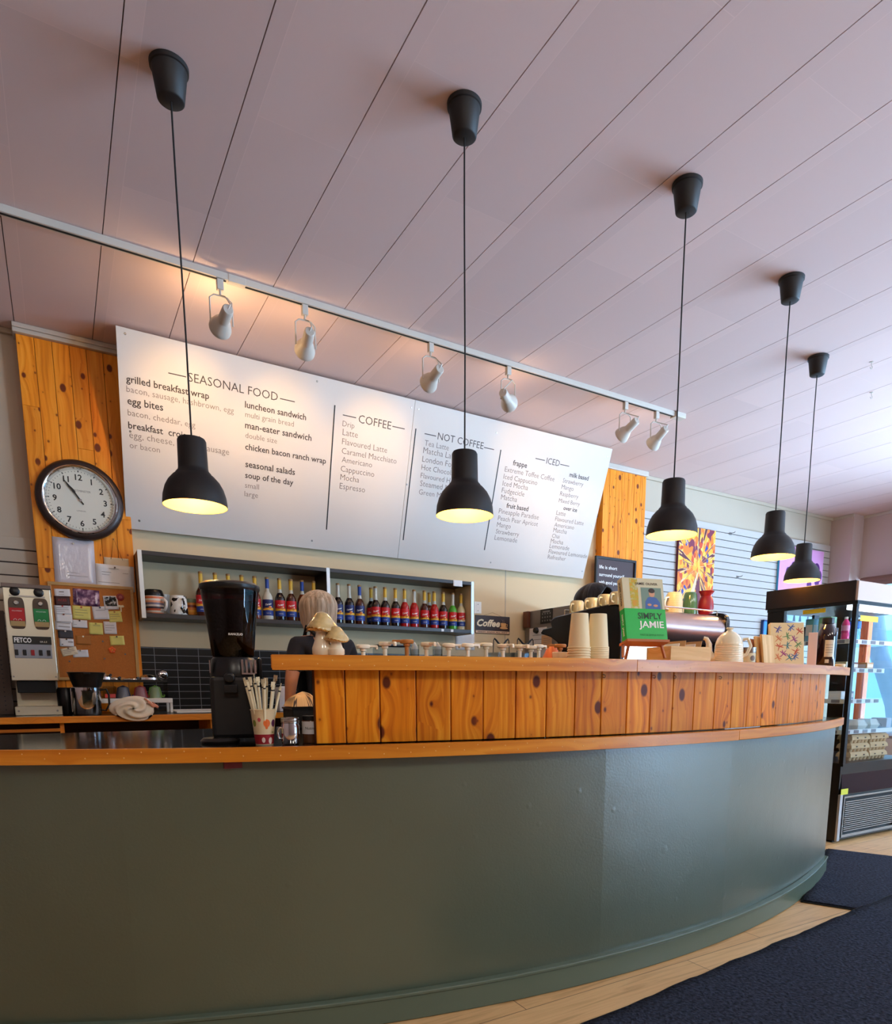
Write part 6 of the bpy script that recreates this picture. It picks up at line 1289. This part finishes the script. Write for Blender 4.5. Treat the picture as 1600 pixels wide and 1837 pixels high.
# ================================================================== people
SKIN = M('skin', (206, 142, 108), .5); SKIN2 = M('skin_warm', (190, 122, 86), .5)
def skin_mesh(name, joints, edges, mat, parent, root, sub=2, smooth=80):
    names = list(joints); me = bpy.data.meshes.new(name); me.from_pydata([joints[n][0] for n in names], [(names.index(a), names.index(b)) for a, b in edges], [])
    o = bpy.data.objects.new(name, me); COL.objects.link(o); md = o.modifiers.new('skin', 'SKIN'); md.use_smooth_shade = True; md.branch_smoothing = .3
    for i, n in enumerate(names):
        r_ = joints[n][1]; sv = me.skin_vertices[0].data[i]; sv.radius = (r_, r_) if not isinstance(r_, tuple) else r_; sv.use_root = n == root
    s_ = o.modifiers.new('sub', 'SUBSURF'); s_.levels = s_.render_levels = sub
    dg = bpy.context.evaluated_depsgraph_get(); m2 = bpy.data.meshes.new_from_object(o.evaluated_get(dg)); bpy.data.objects.remove(o)
    m2.materials.clear(); m2.materials.append(mat); m2.polygons.foreach_set('use_smooth', [True]*len(m2.polygons)); m2.polygons.foreach_set('material_index', [0]*len(m2.polygons))
    o = bpy.data.objects.new(name, m2); COL.objects.link(o); o.parent = parent; return o
def person(label, loc, rz, H, stoop, arms, hair, skin, shirt, trousers, turn=0, apron=False):
    # built facing +Y, feet on the floor; stoop = forward lean of the upper body in metres at the shoulders
    s = H/1.68; t = thing('person', label, 'person', loc, rz)
    def P(x, y, z): return Vector((x*s, y*s, z*s))
    J = {}; E = []
    def j(n, p, r, to=None):
        J[n] = (P(*p), r*s if not isinstance(r, tuple) else tuple(q*s for q in r))
        if to: E.append((to, n))
    st = stoop
    j('pelvis', (0, 0, .93), .125); j('waist', (0, .02*st/.1, 1.06), .115, 'pelvis'); j('chest', (0, .5*st, 1.22), .125, 'waist'); j('upper', (0, .9*st, 1.35), .10, 'chest'); j('neck', (0, 1.15*st, 1.43), .05, 'upper')
    j('jaw', (0, 1.15*st+.03, 1.49), .055, 'neck'); j('head', (0, 1.15*st+.025, 1.56), .082, 'jaw'); j('crown', (0, 1.15*st+.01, 1.625), .062, 'head')
    for sg, n in ((-1, 'l'), (1, 'r')):
        a = arms[n]
        j('sh'+n, (sg*.165, .9*st, 1.36), .058, 'upper'); j('el'+n, a[0], .042, 'sh'+n); j('wr'+n, a[1], .027, 'el'+n)
        d = (Vector(a[2])-Vector(a[1])); pm = Vector(a[1])+d*.45; j('pa'+n, tuple(pm), (.036, .018), 'wr'+n)
        dn = d.normalized(); sd = Vector((1, 0, 0)); sd = (sd-dn*sd.dot(dn)).normalized(); upn = sd.cross(dn).normalized(); upn = upn if upn.z < 0 else -upn
        for k_, (off, L) in enumerate(((-.028, .062), (-.010, .072), (.010, .068), (.027, .054))):
            b0 = pm+sd*off+dn*.035; b1 = b0+dn*L*.5+upn*.008; b2 = b1+dn*L*.4+upn*.022
            j('f%d%s' % (k_, n), tuple(b0), .0095, 'pa'+n); j('g%d%s' % (k_, n), tuple(b1), .0085, 'f%d%s' % (k_, n)); j('h%d%s' % (k_, n), tuple(b2), .007, 'g%d%s' % (k_, n))
        th_ = pm-sd*.036*sg-dn*.02; j('t0'+n, tuple(th_), .011, 'pa'+n); j('t1'+n, tuple(th_-sd*.018*sg+dn*.03+upn*.01), .009, 't0'+n); j('t2'+n, tuple(th_-sd*.012*sg+dn*.055+upn*.016), .0075, 't1'+n)
        j('hip'+n, (sg*.09, 0, .87), .085, 'pelvis'); j('kn'+n, (sg*.10, .02, .47), .058, 'hip'+n); j('an'+n, (sg*.105, -.02, .09), .040, 'kn'+n); j('to'+n, (sg*.115, .12, .04), .034, 'an'+n)
    body = skin_mesh('body', J, E, skin, t, 'pelvis')
    hc_ = J['head'][0]
    hd = bpy.data.objects.new('face', None)
    bpy.data.objects.remove(hd)
    R = Matrix.Translation(hc_)
    q = MB(); q.ball((0, .088*s, -.018*s), (.013*s, .02*s, .022*s), 12, 8, mat=R)
    for sg in (-1, 1): q.ball((sg*.083*s, .0, -.01*s), (.012*s, .022*s, .032*s), 12, 8, mat=R)
    build('nose_and_ears', q, skin, t, smooth=80)
    for sg in (-1, 1):
        q = MB(); q.ball((sg*.03*s, .074*s, .008*s), .011*s, 12, 8, mat=R); ey = build('eye', q, WHITE, t); q = MB(); q.ball((sg*.03*s, .0815*s, .008*s), (.005*s, .005*s, .005*s), 10, 6, mat=R); build('iris', q, INKB, ey)
    q = MB(); q.ball((0, .078*s, -.052*s), (.022*s, .008*s, .006*s), 12, 8, mat=R); build('mouth', q, M('lips', (170, 90, 80), .5), t)
    # clothes follow the body
    K = {n: (J[n][0], (J[n][1] if not isinstance(J[n][1], tuple) else J[n][1][0])) for n in ('pelvis', 'waist', 'chest', 'upper', 'shl', 'shr', 'ell', 'elr')}
    T = {'pelvis': (K['pelvis'][0]+Vector((0, 0, -.02)), .142*s), 'waist': (K['waist'][0], .132*s), 'chest': (K['chest'][0], .142*s), 'upper': (K['upper'][0]+Vector((0, 0, .0)), .112*s), 'collar': (K['upper'][0]*.55+J['neck'][0]*.45, .072*s)}
    TE = [('pelvis', 'waist'), ('waist', 'chest'), ('chest', 'upper'), ('upper', 'collar')]
    for n in 'lr':
        T['sh'+n] = (K['sh'+n][0], .074*s); mid = K['sh'+n][0]*.42+K['el'+n][0]*.58; T['sl'+n] = (mid, .062*s); T['sm'+n] = (K['sh'+n][0]*.12+K['el'+n][0]*.88, .056*s); TE += [('upper', 'sh'+n), ('sh'+n, 'sl'+n), ('sl'+n, 'sm'+n)]
    skin_mesh('t_shirt', T, TE, shirt, t, 'pelvis')
    L = {'pelvis': (J['pelvis'][0]+Vector((0, 0, -.03)), .136*s)}; LE = []
    for n in 'lr': L['hip'+n] = (J['hip'+n][0], .098*s); L['kn'+n] = (J['kn'+n][0], .072*s); L['an'+n] = (J['an'+n][0]+Vector((0, 0, .02)), .056*s); LE += [('pelvis', 'hip'+n), ('hip'+n, 'kn'+n), ('kn'+n, 'an'+n)]
    skin_mesh('trousers', L, LE, trousers, t, 'pelvis')
    for n in 'lr':
        a, b = J['an'+n][0], J['to'+n][0]; q = MB(); mx = a.x
        q.grid(lambda i, k, mx=mx: (mx+(.048*s*cos(2*pi*i))*(1-.25*k*0), .05*s+.125*s*sin(2*pi*i), [0.002, .03, .06, .085, .09][min(4, int(k*4+.5))]*s if True else 0) if k < .99 else (mx+.02*s*cos(2*pi*i), .03*s+.06*s*sin(2*pi*i), .1*s), 28, 4); q.prism([(mx+.048*s*cos(2*pi*i/28), .05*s+.125*s*sin(2*pi*i/28)) for i in range(28)], .001, .012); build('shoe', q, BLACKM, t, smooth=60)
    # hair
    hm, longh, wd = hair
    def hf(i, k):
        a = 2*pi*i; v = k                      # k 0 crown .. 1 hem ; a=pi/2 is the face
        front = max(0, sin(a)); hem = longh*(1-front**1.2)+.42*front**1.2
        ph = min(v*hem, 1)*pi*.5 if v*hem <= 1 else pi*.5
        rr = sin(ph) if v*hem <= 1 else 1-.10*(v*hem-1)
        z = cos(ph)*.098 if v*hem <= 1 else -(v*hem-1)*.115
        wv = 1+.035*sin(9*a+2*v)+.02*sin(23*a)
        return (hc_.x+wd*rr*cos(a)*wv*s, hc_.y-.012*s+(wd+.012)*rr*sin(a)*wv*s, hc_.z+.03*s+z*s)
    q = MB(); q.grid(hf, 72, 22); build('hair', q, hm, t, smooth=80, solid=.012)
    if apron:
        AP = M('apron_black', (14, 13, 15), .8); c = J['chest'][0]; u = J['upper'][0]; w_ = J['waist'][0]
        for sg in (-1, 1): q = MB(); q.tube([u+Vector((sg*.085, .085, .03))*s, u+Vector((sg*.10, .0, .115))*s, u+Vector((sg*.095, -.10, .06))*s, c+Vector((sg*.03, -.158, .03))*s, w_+Vector((-sg*.04, -.152, .03))*s, w_+Vector((-sg*.1, -.120, -.05))*s], .011, 8); build('apron_strap', q, AP, t)
        q = MB(); q.grid(lambda i, k: (( (i-.5)*.34)*s, (c.y+.150*s)*(1-k)+(.165*s)*k-.35*((i-.5)**2)*s, (1.30-.62*k)*s), 14, 18); build('apron_bib', q, AP, t, smooth=80, solid=.004)
        q = MB(); q.tube([w_+Vector((.139*cos(a), .139*sin(a), -.045))*s for a in lsp(0, 2*pi, 28)[:-1]], .009, 6, closed=True); build('apron_tie', q, AP, t)
    return t
def hair_mat(nm, c1, c2):
    k = NT(nm); tc = k.n('TexCoord'); mp = k.n('Mapping'); mp.inputs['Scale'].default_value = (90, 90, 6); k.l(tc.outputs['Object'], mp.inputs[0]); nz = k.n('TexNoise'); nz.inputs['Scale'].default_value = 1; nz.inputs['Detail'].default_value = 3; k.l(mp.outputs[0], nz.inputs['Vector'])
    k.l(k.ramp(nz.outputs[0], [(.35, rgb(*c1)), (.65, rgb(*c2))]), k.b.inputs['Base Color']); k.b.inputs['Roughness'].default_value = .5; k.bump(nz.outputs[0], .5, .004); return k.m
p1_ = atY(578, 1100, 4.02)
person('person with grey-blonde bobbed hair, dark t-shirt and black apron straps, back turned', (p1_.x, 3.93, 0), rad(8), 1.63, .09, {'l': ((-.225, .05, 1.15), (-.20, .16, .97), (-.15, .27, .955)), 'r': ((.24, .12, 1.14), (.19, .30, 1.02), (.10, .39, .99))}, (hair_mat('ash_blonde_hair', (170, 142, 112), (222, 196, 164)), 2.35, .106), SKIN, M('charcoal_tshirt', (38, 38, 46), .85, noise=.1, nscale=30), M('dark_trousers', (26, 26, 32), .85), apron=True)
pz = atY(1062, 1046, 3.12)
person('person with short black hair bending behind the espresso machine, only the head showing', (pz.x+.05, 3.34, 0), rad(205), 1.685, .11, {'l': ((-.25, .02, 1.12), (-.20, .12, .98), (-.15, .19, .96)), 'r': ((.25, .02, 1.12), (.20, .12, .98), (.15, .19, .96))}, (hair_mat('black_hair', (12, 10, 10), (26, 22, 22)), 1.4, .110), SKIN2, M('black_tshirt', (20, 20, 24), .85), M('dark_trousers', (26, 26, 32), .85))
# ================================================================== display fridge
FX0, FX1, FY0, FY1 = 4.475, 5.36, 2.535, 3.19
fr_ = thing('display_fridge', 'tall black glass display fridge with dark canopy at the counter end', 'display fridge', (0, 0, 0))
FBK = M('fridge_black', (14, 13, 14), .3); FBR = M('fridge_canopy_brown', (34, 23, 22), .5); FGL = M('fridge_gloss_panel', (16, 20, 34), .06, spec=.7)
q = MB(); q.box(FX0, FX1, FY0+.012, FY1, .02, .545); build('base_cabinet', q, FBK, fr_, smooth=0, bevel=.003)
q = MB(); q.add([(FX0+.02, FY0+.004, .345), (FX1, FY0+.004, .345), (FX1, FY0+.02, .545), (FX0+.02, FY0+.02, .545)], [(0, 1, 2, 3)]); build('gloss_panel', q, FGL, fr_, smooth=0, solid=.006)
q = MB(); q.box(FX0+.0, FX0+.03, FY0-.004, FY0+.012, .02, .345, 0); build('edge_trim', q, ALU, fr_, smooth=0)
q = MB()
for a in ((FX0+.05, FX1-.02, .318, .33), (FX0+.05, FX1-.02, .04, .06), (FX0+.05, FX0+.06, .06, .318), (FX1-.16, FX1-.15, .06, .318)): q.box(a[0], a[1], FY0-.004, FY0+.012, a[2], a[3])
build('grille_frame', q, STEELD, fr_, smooth=0)
q = MB()
for i in range(15): z = .078+i*.0148; q.box(FX0+.075, FX1-.17, FY0-.002, FY0+.01, z, z+.007)
build('grille_slats', q, STEELD, fr_, smooth=0)
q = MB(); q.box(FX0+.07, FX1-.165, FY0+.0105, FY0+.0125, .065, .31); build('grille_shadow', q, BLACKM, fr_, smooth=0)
q = MB(); [q.box(x, x+.05, y, y+.05, 0, .02) for x in (FX0+.04, FX1-.09) for y in (FY0+.05, FY1-.1)]; build('feet', q, BLACKM, fr_, smooth=0)
for (x0, x1, y0, y1) in ((FX0-.004, FX0+.026, FY0-.004, FY0+.026), (FX1-.03, FX1, FY0-.004, FY0+.026), (FX0-.002, FX0+.03, FY1-.135, FY1), (FX1-.03, FX1, FY1-.135, FY1)):
    q = MB(); q.box(x0, x1, y0, y1, .545, 1.63); build('post', q, FBK, fr_, smooth=0, bevel=.002)
q = MB(); q.box(FX0-.006, FX1, FY0-.006, FY1, .54, .56); build('deck', q, FBK, fr_, smooth=0)
q = MB(); q.box(FX0+.006, FX0+.011, FY0+.026, FY1-.135, .56, 1.62); build('side_pane', q, GLASS, fr_, smooth=0)
q = MB(); q.box(FX0+.026, FX1-.03, FY0+.004, FY0+.009, .56, 1.20); build('front_pane', q, GLASS, fr_, smooth=0)
q = MB(); q.box(FX0+.03, FX1-.03, FY1-.02, FY1-.015, .56, 1.62); build('rear_pane', q, GLASS, fr_, smooth=0)
q = MB(); q.box(FX0-.012, FX1, FY0+.01, FY1+.015, 1.632, 1.765, 0); build('canopy', q, FBR, fr_, smooth=0, bevel=.003)
q = MB(); q.box(FX0-.006, FX1, FY0-.006, FY0+.012, 1.636, 1.76, 0); build('canopy_front', q, M('canopy_beige', (206, 184, 168), .45), fr_, smooth=0, bevel=.003)
q = MB(); q.box(FX0-.008, FX1, FY0-.01, FY1, 1.612, 1.634); build('canopy_rim', q, FBK, fr_, smooth=0)
q = MB(); q.box(FX0+.06, FX1-.05, FY0+.06, FY0+.10, 1.588, 1.612); build('light_tube', q, M('fridge_tube', (235, 245, 255), .4, emit=2.2), fr_, smooth=0)
RAIL = M('price_rail', (214, 218, 222), .4); TAGG = M('rail_tag', (120, 118, 128), .6)
SHELVES = ((1.385, FX1-.05), (1.195, FX0+.50), (.985, FX0+.46), (.775, FX1-.05))
for z, x1 in SHELVES:
    q = MB(); q.box(FX0+.04, x1, FY0+.06, FY1-.14, z-.007, z); sf = build('shelf', q, CLEAR, fr_, smooth=0)
    q = MB(); q.box(FX0+.04, x1, FY0+.045, FY0+.052, z-.022, z+.008, 0); q.box(FX0+.036, FX0+.042, FY0+.05, FY1-.14, z-.022, z+.008, 0)
    for i in range(4): q.box(FX0+.07+i*.11, FX0+.13+i*.11, FY0+.043, FY0+.0455, z-.018, z+.004, 1); q.box(FX0+.0345, FX0+.0365, FY0+.08+i*.11, FY0+.14+i*.11, z-.018, z+.004, 1)
    build('price_rail', q, [RAIL, TAGG], sf, smooth=0)
q = MB(); q.box(FX0+.33, FX0+.39, FY1-.16, FY1-.14, .56, 1.6); build('shelf_standard', q, M('standard_grey', (66, 70, 84), .4), fr_, smooth=0)
def sticker(name, label, a, b, plane, mat, glow=None):
    t = thing(name, label, 'sticker', a); v = Vector(b)-Vector(a); q = MB()
    if plane == 'x': q.box(-.0008, 0, min(0, v.y), max(0, v.y), min(0, v.z), max(0, v.z))
    else: q.box(min(0, v.x), max(0, v.x), -.0008, 0, min(0, v.z), max(0, v.z))
    build('sticker', q, mat, t, smooth=0); return t
YST = M('yellow_sticker', (236, 206, 20), .5)
sticker('yellow_sticker', 'yellow strip sticker on the fridge glass facing the bar', (FX0+.0055, 2.75, 1.578), (FX0, 2.915, 1.606), 'x', YST)
sticker('yellow_sticker', 'yellow strip sticker high inside the fridge front beside the water bottle', (4.61, FY0+.0445, 1.515), (4.83, FY0, 1.552), 'y', YST)
sticker('yellow_sticker', 'small yellow sticker low on the fridge base above the grille', (FX0+.0, FY0-.0045, .345), (FX0+.085, FY0, .385), 'y', M('lime_sticker', (206, 210, 60), .5))
# things in the fridge
def fr_box(name, label, cat, x, y, z, w, d, h, mat, extra=None):
    t = thing(name, label, cat, (x, y, z)); q = MB(); q.box(-w/2, w/2, -d/2, d/2, 0, h); build('carton', q, mat, t, smooth=0, bevel=.003)
    q = MB(); q.box(-w/2*.8, w/2*.8, -d/2-.0008, -d/2, h*.3, h*.75); q.box(-w/2-.0008, -w/2, -d/2*.8, d/2*.8, h*.3, h*.75); build('label', q, extra or PAPER, t, smooth=0); return t
def fr_bottle(name, label, x, y, z, r, h, mat, lab, cap):
    t = thing(name, label, 'bottle', (x, y, z)); q = MB(); q.lathe([(0, 0), (r*.95, 0), (r, .006), (r, h*.28), (r*.9, h*.33), (r, h*.38), (r, h*.66), (r*.8, h*.78), (r*.4, h*.9), (r*.4, h*.93)], seg=24); build('body', q, mat, t); q = MB(); q.lathe([(r*.45, h*.91), (r*.45, h), (0, h)], seg=18); build('cap', q, cap, t); q = MB(); band(q, r*1.01, h*.42, h*.64, 0); build('label', q, lab, t); return t
Zt = 1.3855; WAT = glass_mat('water_bottle', (206, 226, 240), .5)
fr_bottle('water_bottle', 'clear water bottle with a bright blue label on the top fridge shelf', 4.665, 2.64, Zt, .036, .205, WAT, M('blue_label', (30, 120, 226), .4), WAT)
fr_bottle('pink_bottle', 'pink drink bottle beside the water bottle on the top fridge shelf', 4.585, 2.66, Zt, .026, .16, M('pink_drink', (226, 60, 130), .2), M('pink_label', (240, 160, 196), .4), WHITE)
fr_box('green_carton', 'pale green carton on the top fridge shelf', 'carton', 4.60, 2.80, Zt, .07, .09, .17, M('carton_green', (150, 206, 170), .5))
fr_box('teal_carton', 'teal carton behind the pale green one on the top fridge shelf', 'carton', 4.59, 2.91, Zt, .06, .06, .165, M('carton_teal', (110, 180, 206), .5))
fr_box('white_carton', 'white and blue carton standing near the fridge back post', 'carton', 4.74, 2.93, Zt, .08, .08, .17, M('carton_white', (190, 214, 236), .5), M('carton_blue', (90, 130, 200), .5))
fr_box('dark_box', 'maroon dark box on the top fridge shelf nearest the back post', 'box', 4.70, 3.005, Zt, .12, .065, .12, M('maroon_box', (58, 26, 34), .5), M('maroon_label', (84, 44, 52), .5))
fr_box('dark_box', 'maroon dark box on the top fridge shelf right of its twin', 'box', 4.86, 2.95, Zt, .12, .09, .12, M('maroon_box', (58, 26, 34), .5))
for i, (x, y, c, nm) in enumerate(((4.60, 2.66, (206, 196, 160), 'cream'), (4.74, 2.70, (120, 70, 50), 'brown'), (4.86, 2.66, (196, 150, 100), 'tan'))):
    fr_box('snack_tub', '%s lidded snack tub on the second fridge shelf' % nm, 'tub', x, y, 1.1955, .085, .08, .05, M('tub_'+nm, c, .5))
for i, (x, y, c, nm) in enumerate(((4.60, 2.68, (220, 224, 230), 'white'), (4.74, 2.72, (140, 150, 176), 'blue grey'), (4.66, 2.90, (206, 210, 206), 'grey'))):
    fr_box('snack_tub', '%s lidded snack tub on the third fridge shelf' % nm, 'tub', x, y, .9855, .09, .09, .06, M('tub_'+nm.replace(' ', '_'), c, .5))
CLM = M('clamshell', (226, 234, 236), .2, alpha=.75); GRNF = M('salad_green', (96, 150, 60), .7, noise=.4, nscale=90)
for i, (x, y, lb) in enumerate(((4.60, 2.68, 'nearest the fridge corner post'), (4.80, 2.66, 'in the middle of the shelf'), (5.0, 2.68, 'farthest along the shelf'))):
    t = thing('salad_box', 'clear salad box over the egg cartons, '+lb, 'food box', (x, y, .7755), 0, 'salad boxes in the display fridge'); q = MB(); q.lathe([(0, 0), (.07, 0), (.085, .03), (.085, .034), (.06, .07), (0, .072)], seg=8); build('clamshell', q, CLM, t, smooth=0); q = MB(); q.ball((0, 0, .028), (.06, .055, .022), 16, 8); build('salad', q, GRNF if i == 0 else M('salad_pale', (206, 200, 170), .7, noise=.3, nscale=60), t)
EGGM = M('egg_pulp', (206, 176, 138), .9, bump=.4, bscale=120)
def egg_carton(label, loc, first=[None]):
    if first[0]: return dup(first[0], loc, 0, label)
    t = thing('egg_carton', label, 'egg carton', loc, 0, 'egg cartons stacked in the fridge'); W_, D_ = .118, .055
    q = MB()
    for i in range(5):
        for k_ in range(2): q.lathe([(0, 0), (.015, 0), (.0225, .026)], seg=10, c=(-W_+.024+i*.047, -D_+.027+k_*.055, 0))
    q.box(-W_, W_, -D_, D_, .024, .029); build('tray', q, EGGM, t, smooth=0)
    q = MB(); q.add([(-W_, -D_, .0295), (W_, -D_, .0295), (W_, D_, .0295), (-W_, D_, .0295), (-W_*.97, -D_*.94, .046), (W_*.97, -D_*.94, .046), (W_*.97, D_*.94, .046), (-W_*.97, D_*.94, .046), (-W_*.9, -D_*.72, .06), (W_*.9, -D_*.72, .06), (W_*.9, D_*.72, .06), (-W_*.9, D_*.72, .06)], [(0, 1, 5, 4), (1, 2, 6, 5), (2, 3, 7, 6), (3, 0, 4, 7), (4, 5, 9, 8), (5, 6, 10, 9), (6, 7, 11, 10), (7, 4, 8, 11), (8, 9, 10, 11)]); build('lid', q, EGGM, t, smooth=0)
    q = MB(); [q.box(x-.008, x+.008, -D_-.001, -D_+.003, .034, .042) for x in (-.05, .05)]; build('latch_slots', q, INKB, t, smooth=0); first[0] = t; return t
for sx_, nm in ((4.79, 'left'), (5.035, 'right')):
    for i in range(3): egg_carton('grey cardboard egg carton, %s in the stack %s' % (('lowest', 'middle', 'topmost')[i], 'nearer the corner post' if nm == 'left' else 'farther from the corner post'), (sx_, 2.65, .5605+i*.0612))
fr_bottle('juice_bottle', 'yellow juice bottle at the bottom of the fridge beside the corner post', 4.56, 2.82, .5605, .03, .15, M('juice_yellow', (226, 170, 30), .2), M('juice_label', (220, 80, 30), .4), M('cap_green', (60, 110, 60), .4))
# window table with a grey speaker, roller blind
wt2 = thing('window_table', 'low table by the shop window seen through the fridge', 'table', (7.75, 3.95, 0)); q = MB(); q.box(-.35, .35, -.75, .6, .535, .565); build('table_top', q, M('table_grey', (120, 116, 124), .4), wt2, smooth=0, bevel=.004)
for sx_ in (-.3, .3):
    for sy_ in (-.7, .55): q = MB(); q.box(sx_-.02, sx_+.02, sy_-.02, sy_+.02, 0, .535); build('leg', q, BLACKM, wt2, smooth=0)
sp = thing('grey_speaker', 'grey square speaker with a round emblem on the window table', 'speaker', (7.60, 3.95, .5652)); q = MB(); q.box(0, .1, -.085, .085, 0, .175); build('cabinet', q, M('speaker_grey', (150, 156, 168), .5), sp, smooth=0, bevel=.006); q = MB(); q.tube([(-.001, .03*cos(a), .09+.03*sin(a)) for a in lsp(0, 2*pi, 20)[:-1]], .002, 6, closed=True); q.ball((-.001, 0, .088), (.002, .012, .010), 10, 6); build('emblem', q, INKB, sp)
bl = thing('roller_blind', 'rolled brown blind at the top of the shop window', 'blind', (8.93, 3.6, 2.41)); q = MB(); q.cyl((0, -1.6, 0), (0, 1.42, 0), .055, seg=24); build('roll', q, M('blind_brown', (126, 92, 80), .7), bl); q = MB(); q.box(.02, .07, -1.62, -1.6, -.06, .06); q.box(.02, .07, 1.42, 1.44, -.06, .06); build('bracket', q, WHITE, bl, smooth=0); q = MB(); q.box(-.06, -.05, -1.6, 1.42, -.07, -.045); build('hem_bar', q, M('blind_brown', (126, 92, 80), .7), bl, smooth=0)
# ================================================================== pictures on the slatted wall
def canvas(name, label, x0, x1, z0, z1, mat, edge, d=.03):
    t = thing(name, label, 'painting', (x0, YW-.023, z0)); W, H = x1-x0, z1-z0; q = MB(); q.box(0, W, -d, 0, 0, H); build('stretcher', q, edge, t, smooth=0, bevel=.002)
    q = MB(); q.add([(.0, -d-.0006, 0), (W, -d-.0006, 0), (W, -d-.0006, H), (0, -d-.0006, H)], [(0, 1, 2, 3)], 0, [[(0, 0), (1, 0), (1, 1), (0, 1)]]); build('painted_face', q, mat, t, smooth=0); return t, W, H
k = NT('autumn_paint'); tc = k.n('TexCoord'); sx = k.n('SeparateXYZ'); k.l(tc.outputs['UV'], sx.inputs[0])
dx = k.math('SUBTRACT', sx.outputs[0], .52); dy = k.math('MULTIPLY', k.math('SUBTRACT', sx.outputs[1], .52), 1.4); an = k.math('ARCTAN2', dy, dx); rr = k.math('SQRT', k.math('ADD', k.math('MULTIPLY', dx, dx), k.math('MULTIPLY', dy, dy)))
vo = k.n('TexVoronoi', voronoi_dimensions='2D'); vo.inputs['Scale'].default_value = 17; k.l(tc.outputs['UV'], vo.inputs['Vector']); sc_ = k.n('SeparateColor'); k.l(vo.outputs['Color'], sc_.inputs[0])
leaf = k.ramp(sc_.outputs[0], [(0, rgb(236, 120, 20)), (.3, rgb(250, 170, 40)), (.52, rgb(206, 70, 24)), (.62, rgb(120, 30, 60)), (.74, rgb(40, 60, 150)), (.80, rgb(246, 190, 70)), (1, rgb(236, 130, 30))]); leaf.node.color_ramp.interpolation = 'CONSTANT'
cb = k.n('CombineXYZ'); k.l(k.math('MULTIPLY', an, 3.4), cb.inputs[0]); k.l(k.math('MULTIPLY', rr, .6), cb.inputs[1]); nz = k.n('TexNoise', noise_dimensions='2D'); nz.inputs['Scale'].default_value = 2.2; k.l(cb.outputs[0], nz.inputs['Vector'])
tr_ = k.ramp(nz.outputs[0], [(.30, rgb(90, 24, 40)), (.36, rgb(240, 200, 150)), (.42, rgb(60, 110, 190)), (.46, rgb(240, 150, 40))]); tr_.node.color_ramp.interpolation = 'CONSTANT'
msk = k.math('MULTIPLY', k.math('LESS_THAN', nz.outputs[0], .40), k.math('GREATER_THAN', rr, .08))
k.l(k.mix(msk, leaf, tr_), k.b.inputs['Base Color']); k.b.inputs['Roughness'].default_value = .5
t, W, H = canvas('autumn_painting', 'tall bright orange and blue painting of autumn treetops on the slatted wall', 5.875, 6.465, 1.95, 2.815, k.m, M('canvas_edge_purple', (96, 34, 60), .6))
q = MB(); q.prism([(W*.28, .0), (W*.42, 0), (W*.55, H*.42), (W*.52, H*.42)], -.0316, -.031, mat=Matrix.Identity(4)); 
q = MB(); q.add([(W*.25, -.0315, 0), (W*.42, -.0315, 0), (W*.56, -.0315, H*.45), (W*.54, -.0315, H*.45)], [(0, 1, 2, 3)]); build('pale_trunk', q, M('paint_trunk_pale', (226, 196, 160), .5), t, smooth=0)
q = MB(); q.add([(W*.45, -.0315, 0), (W*.68, -.0315, 0), (W*.60, -.0315, H*.4), (W*.57, -.0315, H*.4)], [(0, 1, 2, 3)]); build('maroon_trunk', q, M('paint_trunk_maroon', (110, 40, 60), .5), t, smooth=0)
t, W, H = canvas('pink_painting', 'pink painting of dark purple flower heads in the wall corner', 7.665, 8.575, 2.18, 2.80, M('paint_pink', (214, 150, 200), .5, noise=.15, nscale=3), M('canvas_edge_cyan', (60, 160, 206), .5))
q = MB()
for (u, v, r_) in ((.2, .5, .05), (.32, .6, .06), (.85, .62, .07), (.92, .5, .06), (.88, .38, .05), (.25, .38, .05), (.5, .5, .09), (.7, .3, .05)): q.ball((u*W, -.032, v*H), (r_, .003, r_*1.2), 14, 8)
build('purple_flowers', q, M('paint_purple', (86, 30, 104), .5), t)
t, W, H = canvas('pale_blue_painting', 'pale blue painting below the pink one, mostly behind the fridge canopy', 7.66, 8.50, 1.90, 2.12, M('paint_pale_blue', (164, 196, 226), .5, noise=.1, nscale=4), WHITE)
q = MB()
for u in (.1, .25, .45, .6, .8): q.add([(W*u-.03, -.0315, 0), (W*u+.03, -.0315, 0), (W*u, -.0315, H*.6)], [(0, 1, 2)])
build('dark_peaks', q, M('paint_navy', (50, 60, 90), .5), t, smooth=0)
t, W, H = canvas('blue_picture', 'bright blue picture in a dark blue frame low on the slatted wall', 7.42, 8.05, 1.45, 1.885, M('paint_blue', (40, 130, 220), .5), M('blue_frame', (24, 60, 120), .4))
q = MB(); q.box(-.0, .018, -.036, -.03, 0, H); q.box(.0, W, -.036, -.03, H-.018, H); q.box(W-.018, W, -.036, -.03, 0, H); build('frame', q, M('blue_frame', (24, 60, 120), .4), t, smooth=0)
for p, lb in (((1310, 957), 'small metal peg hook high on the slatted wall'), ((1323, 1035), 'small metal peg hook lower on the slatted wall')):
    c = atY(p[0], p[1], YW-.022); t = thing('peg_hook', lb, 'hook', c); q = MB(); q.box(-.02, .02, -.004, 0, -.018, .012); build('plate', q, STEELD, t, smooth=0); q = MB(); q.tube([(0, -.004, 0), (0, -.06, .0), (0, -.068, .012)], .004, 8); build('peg', q, STEELD, t)
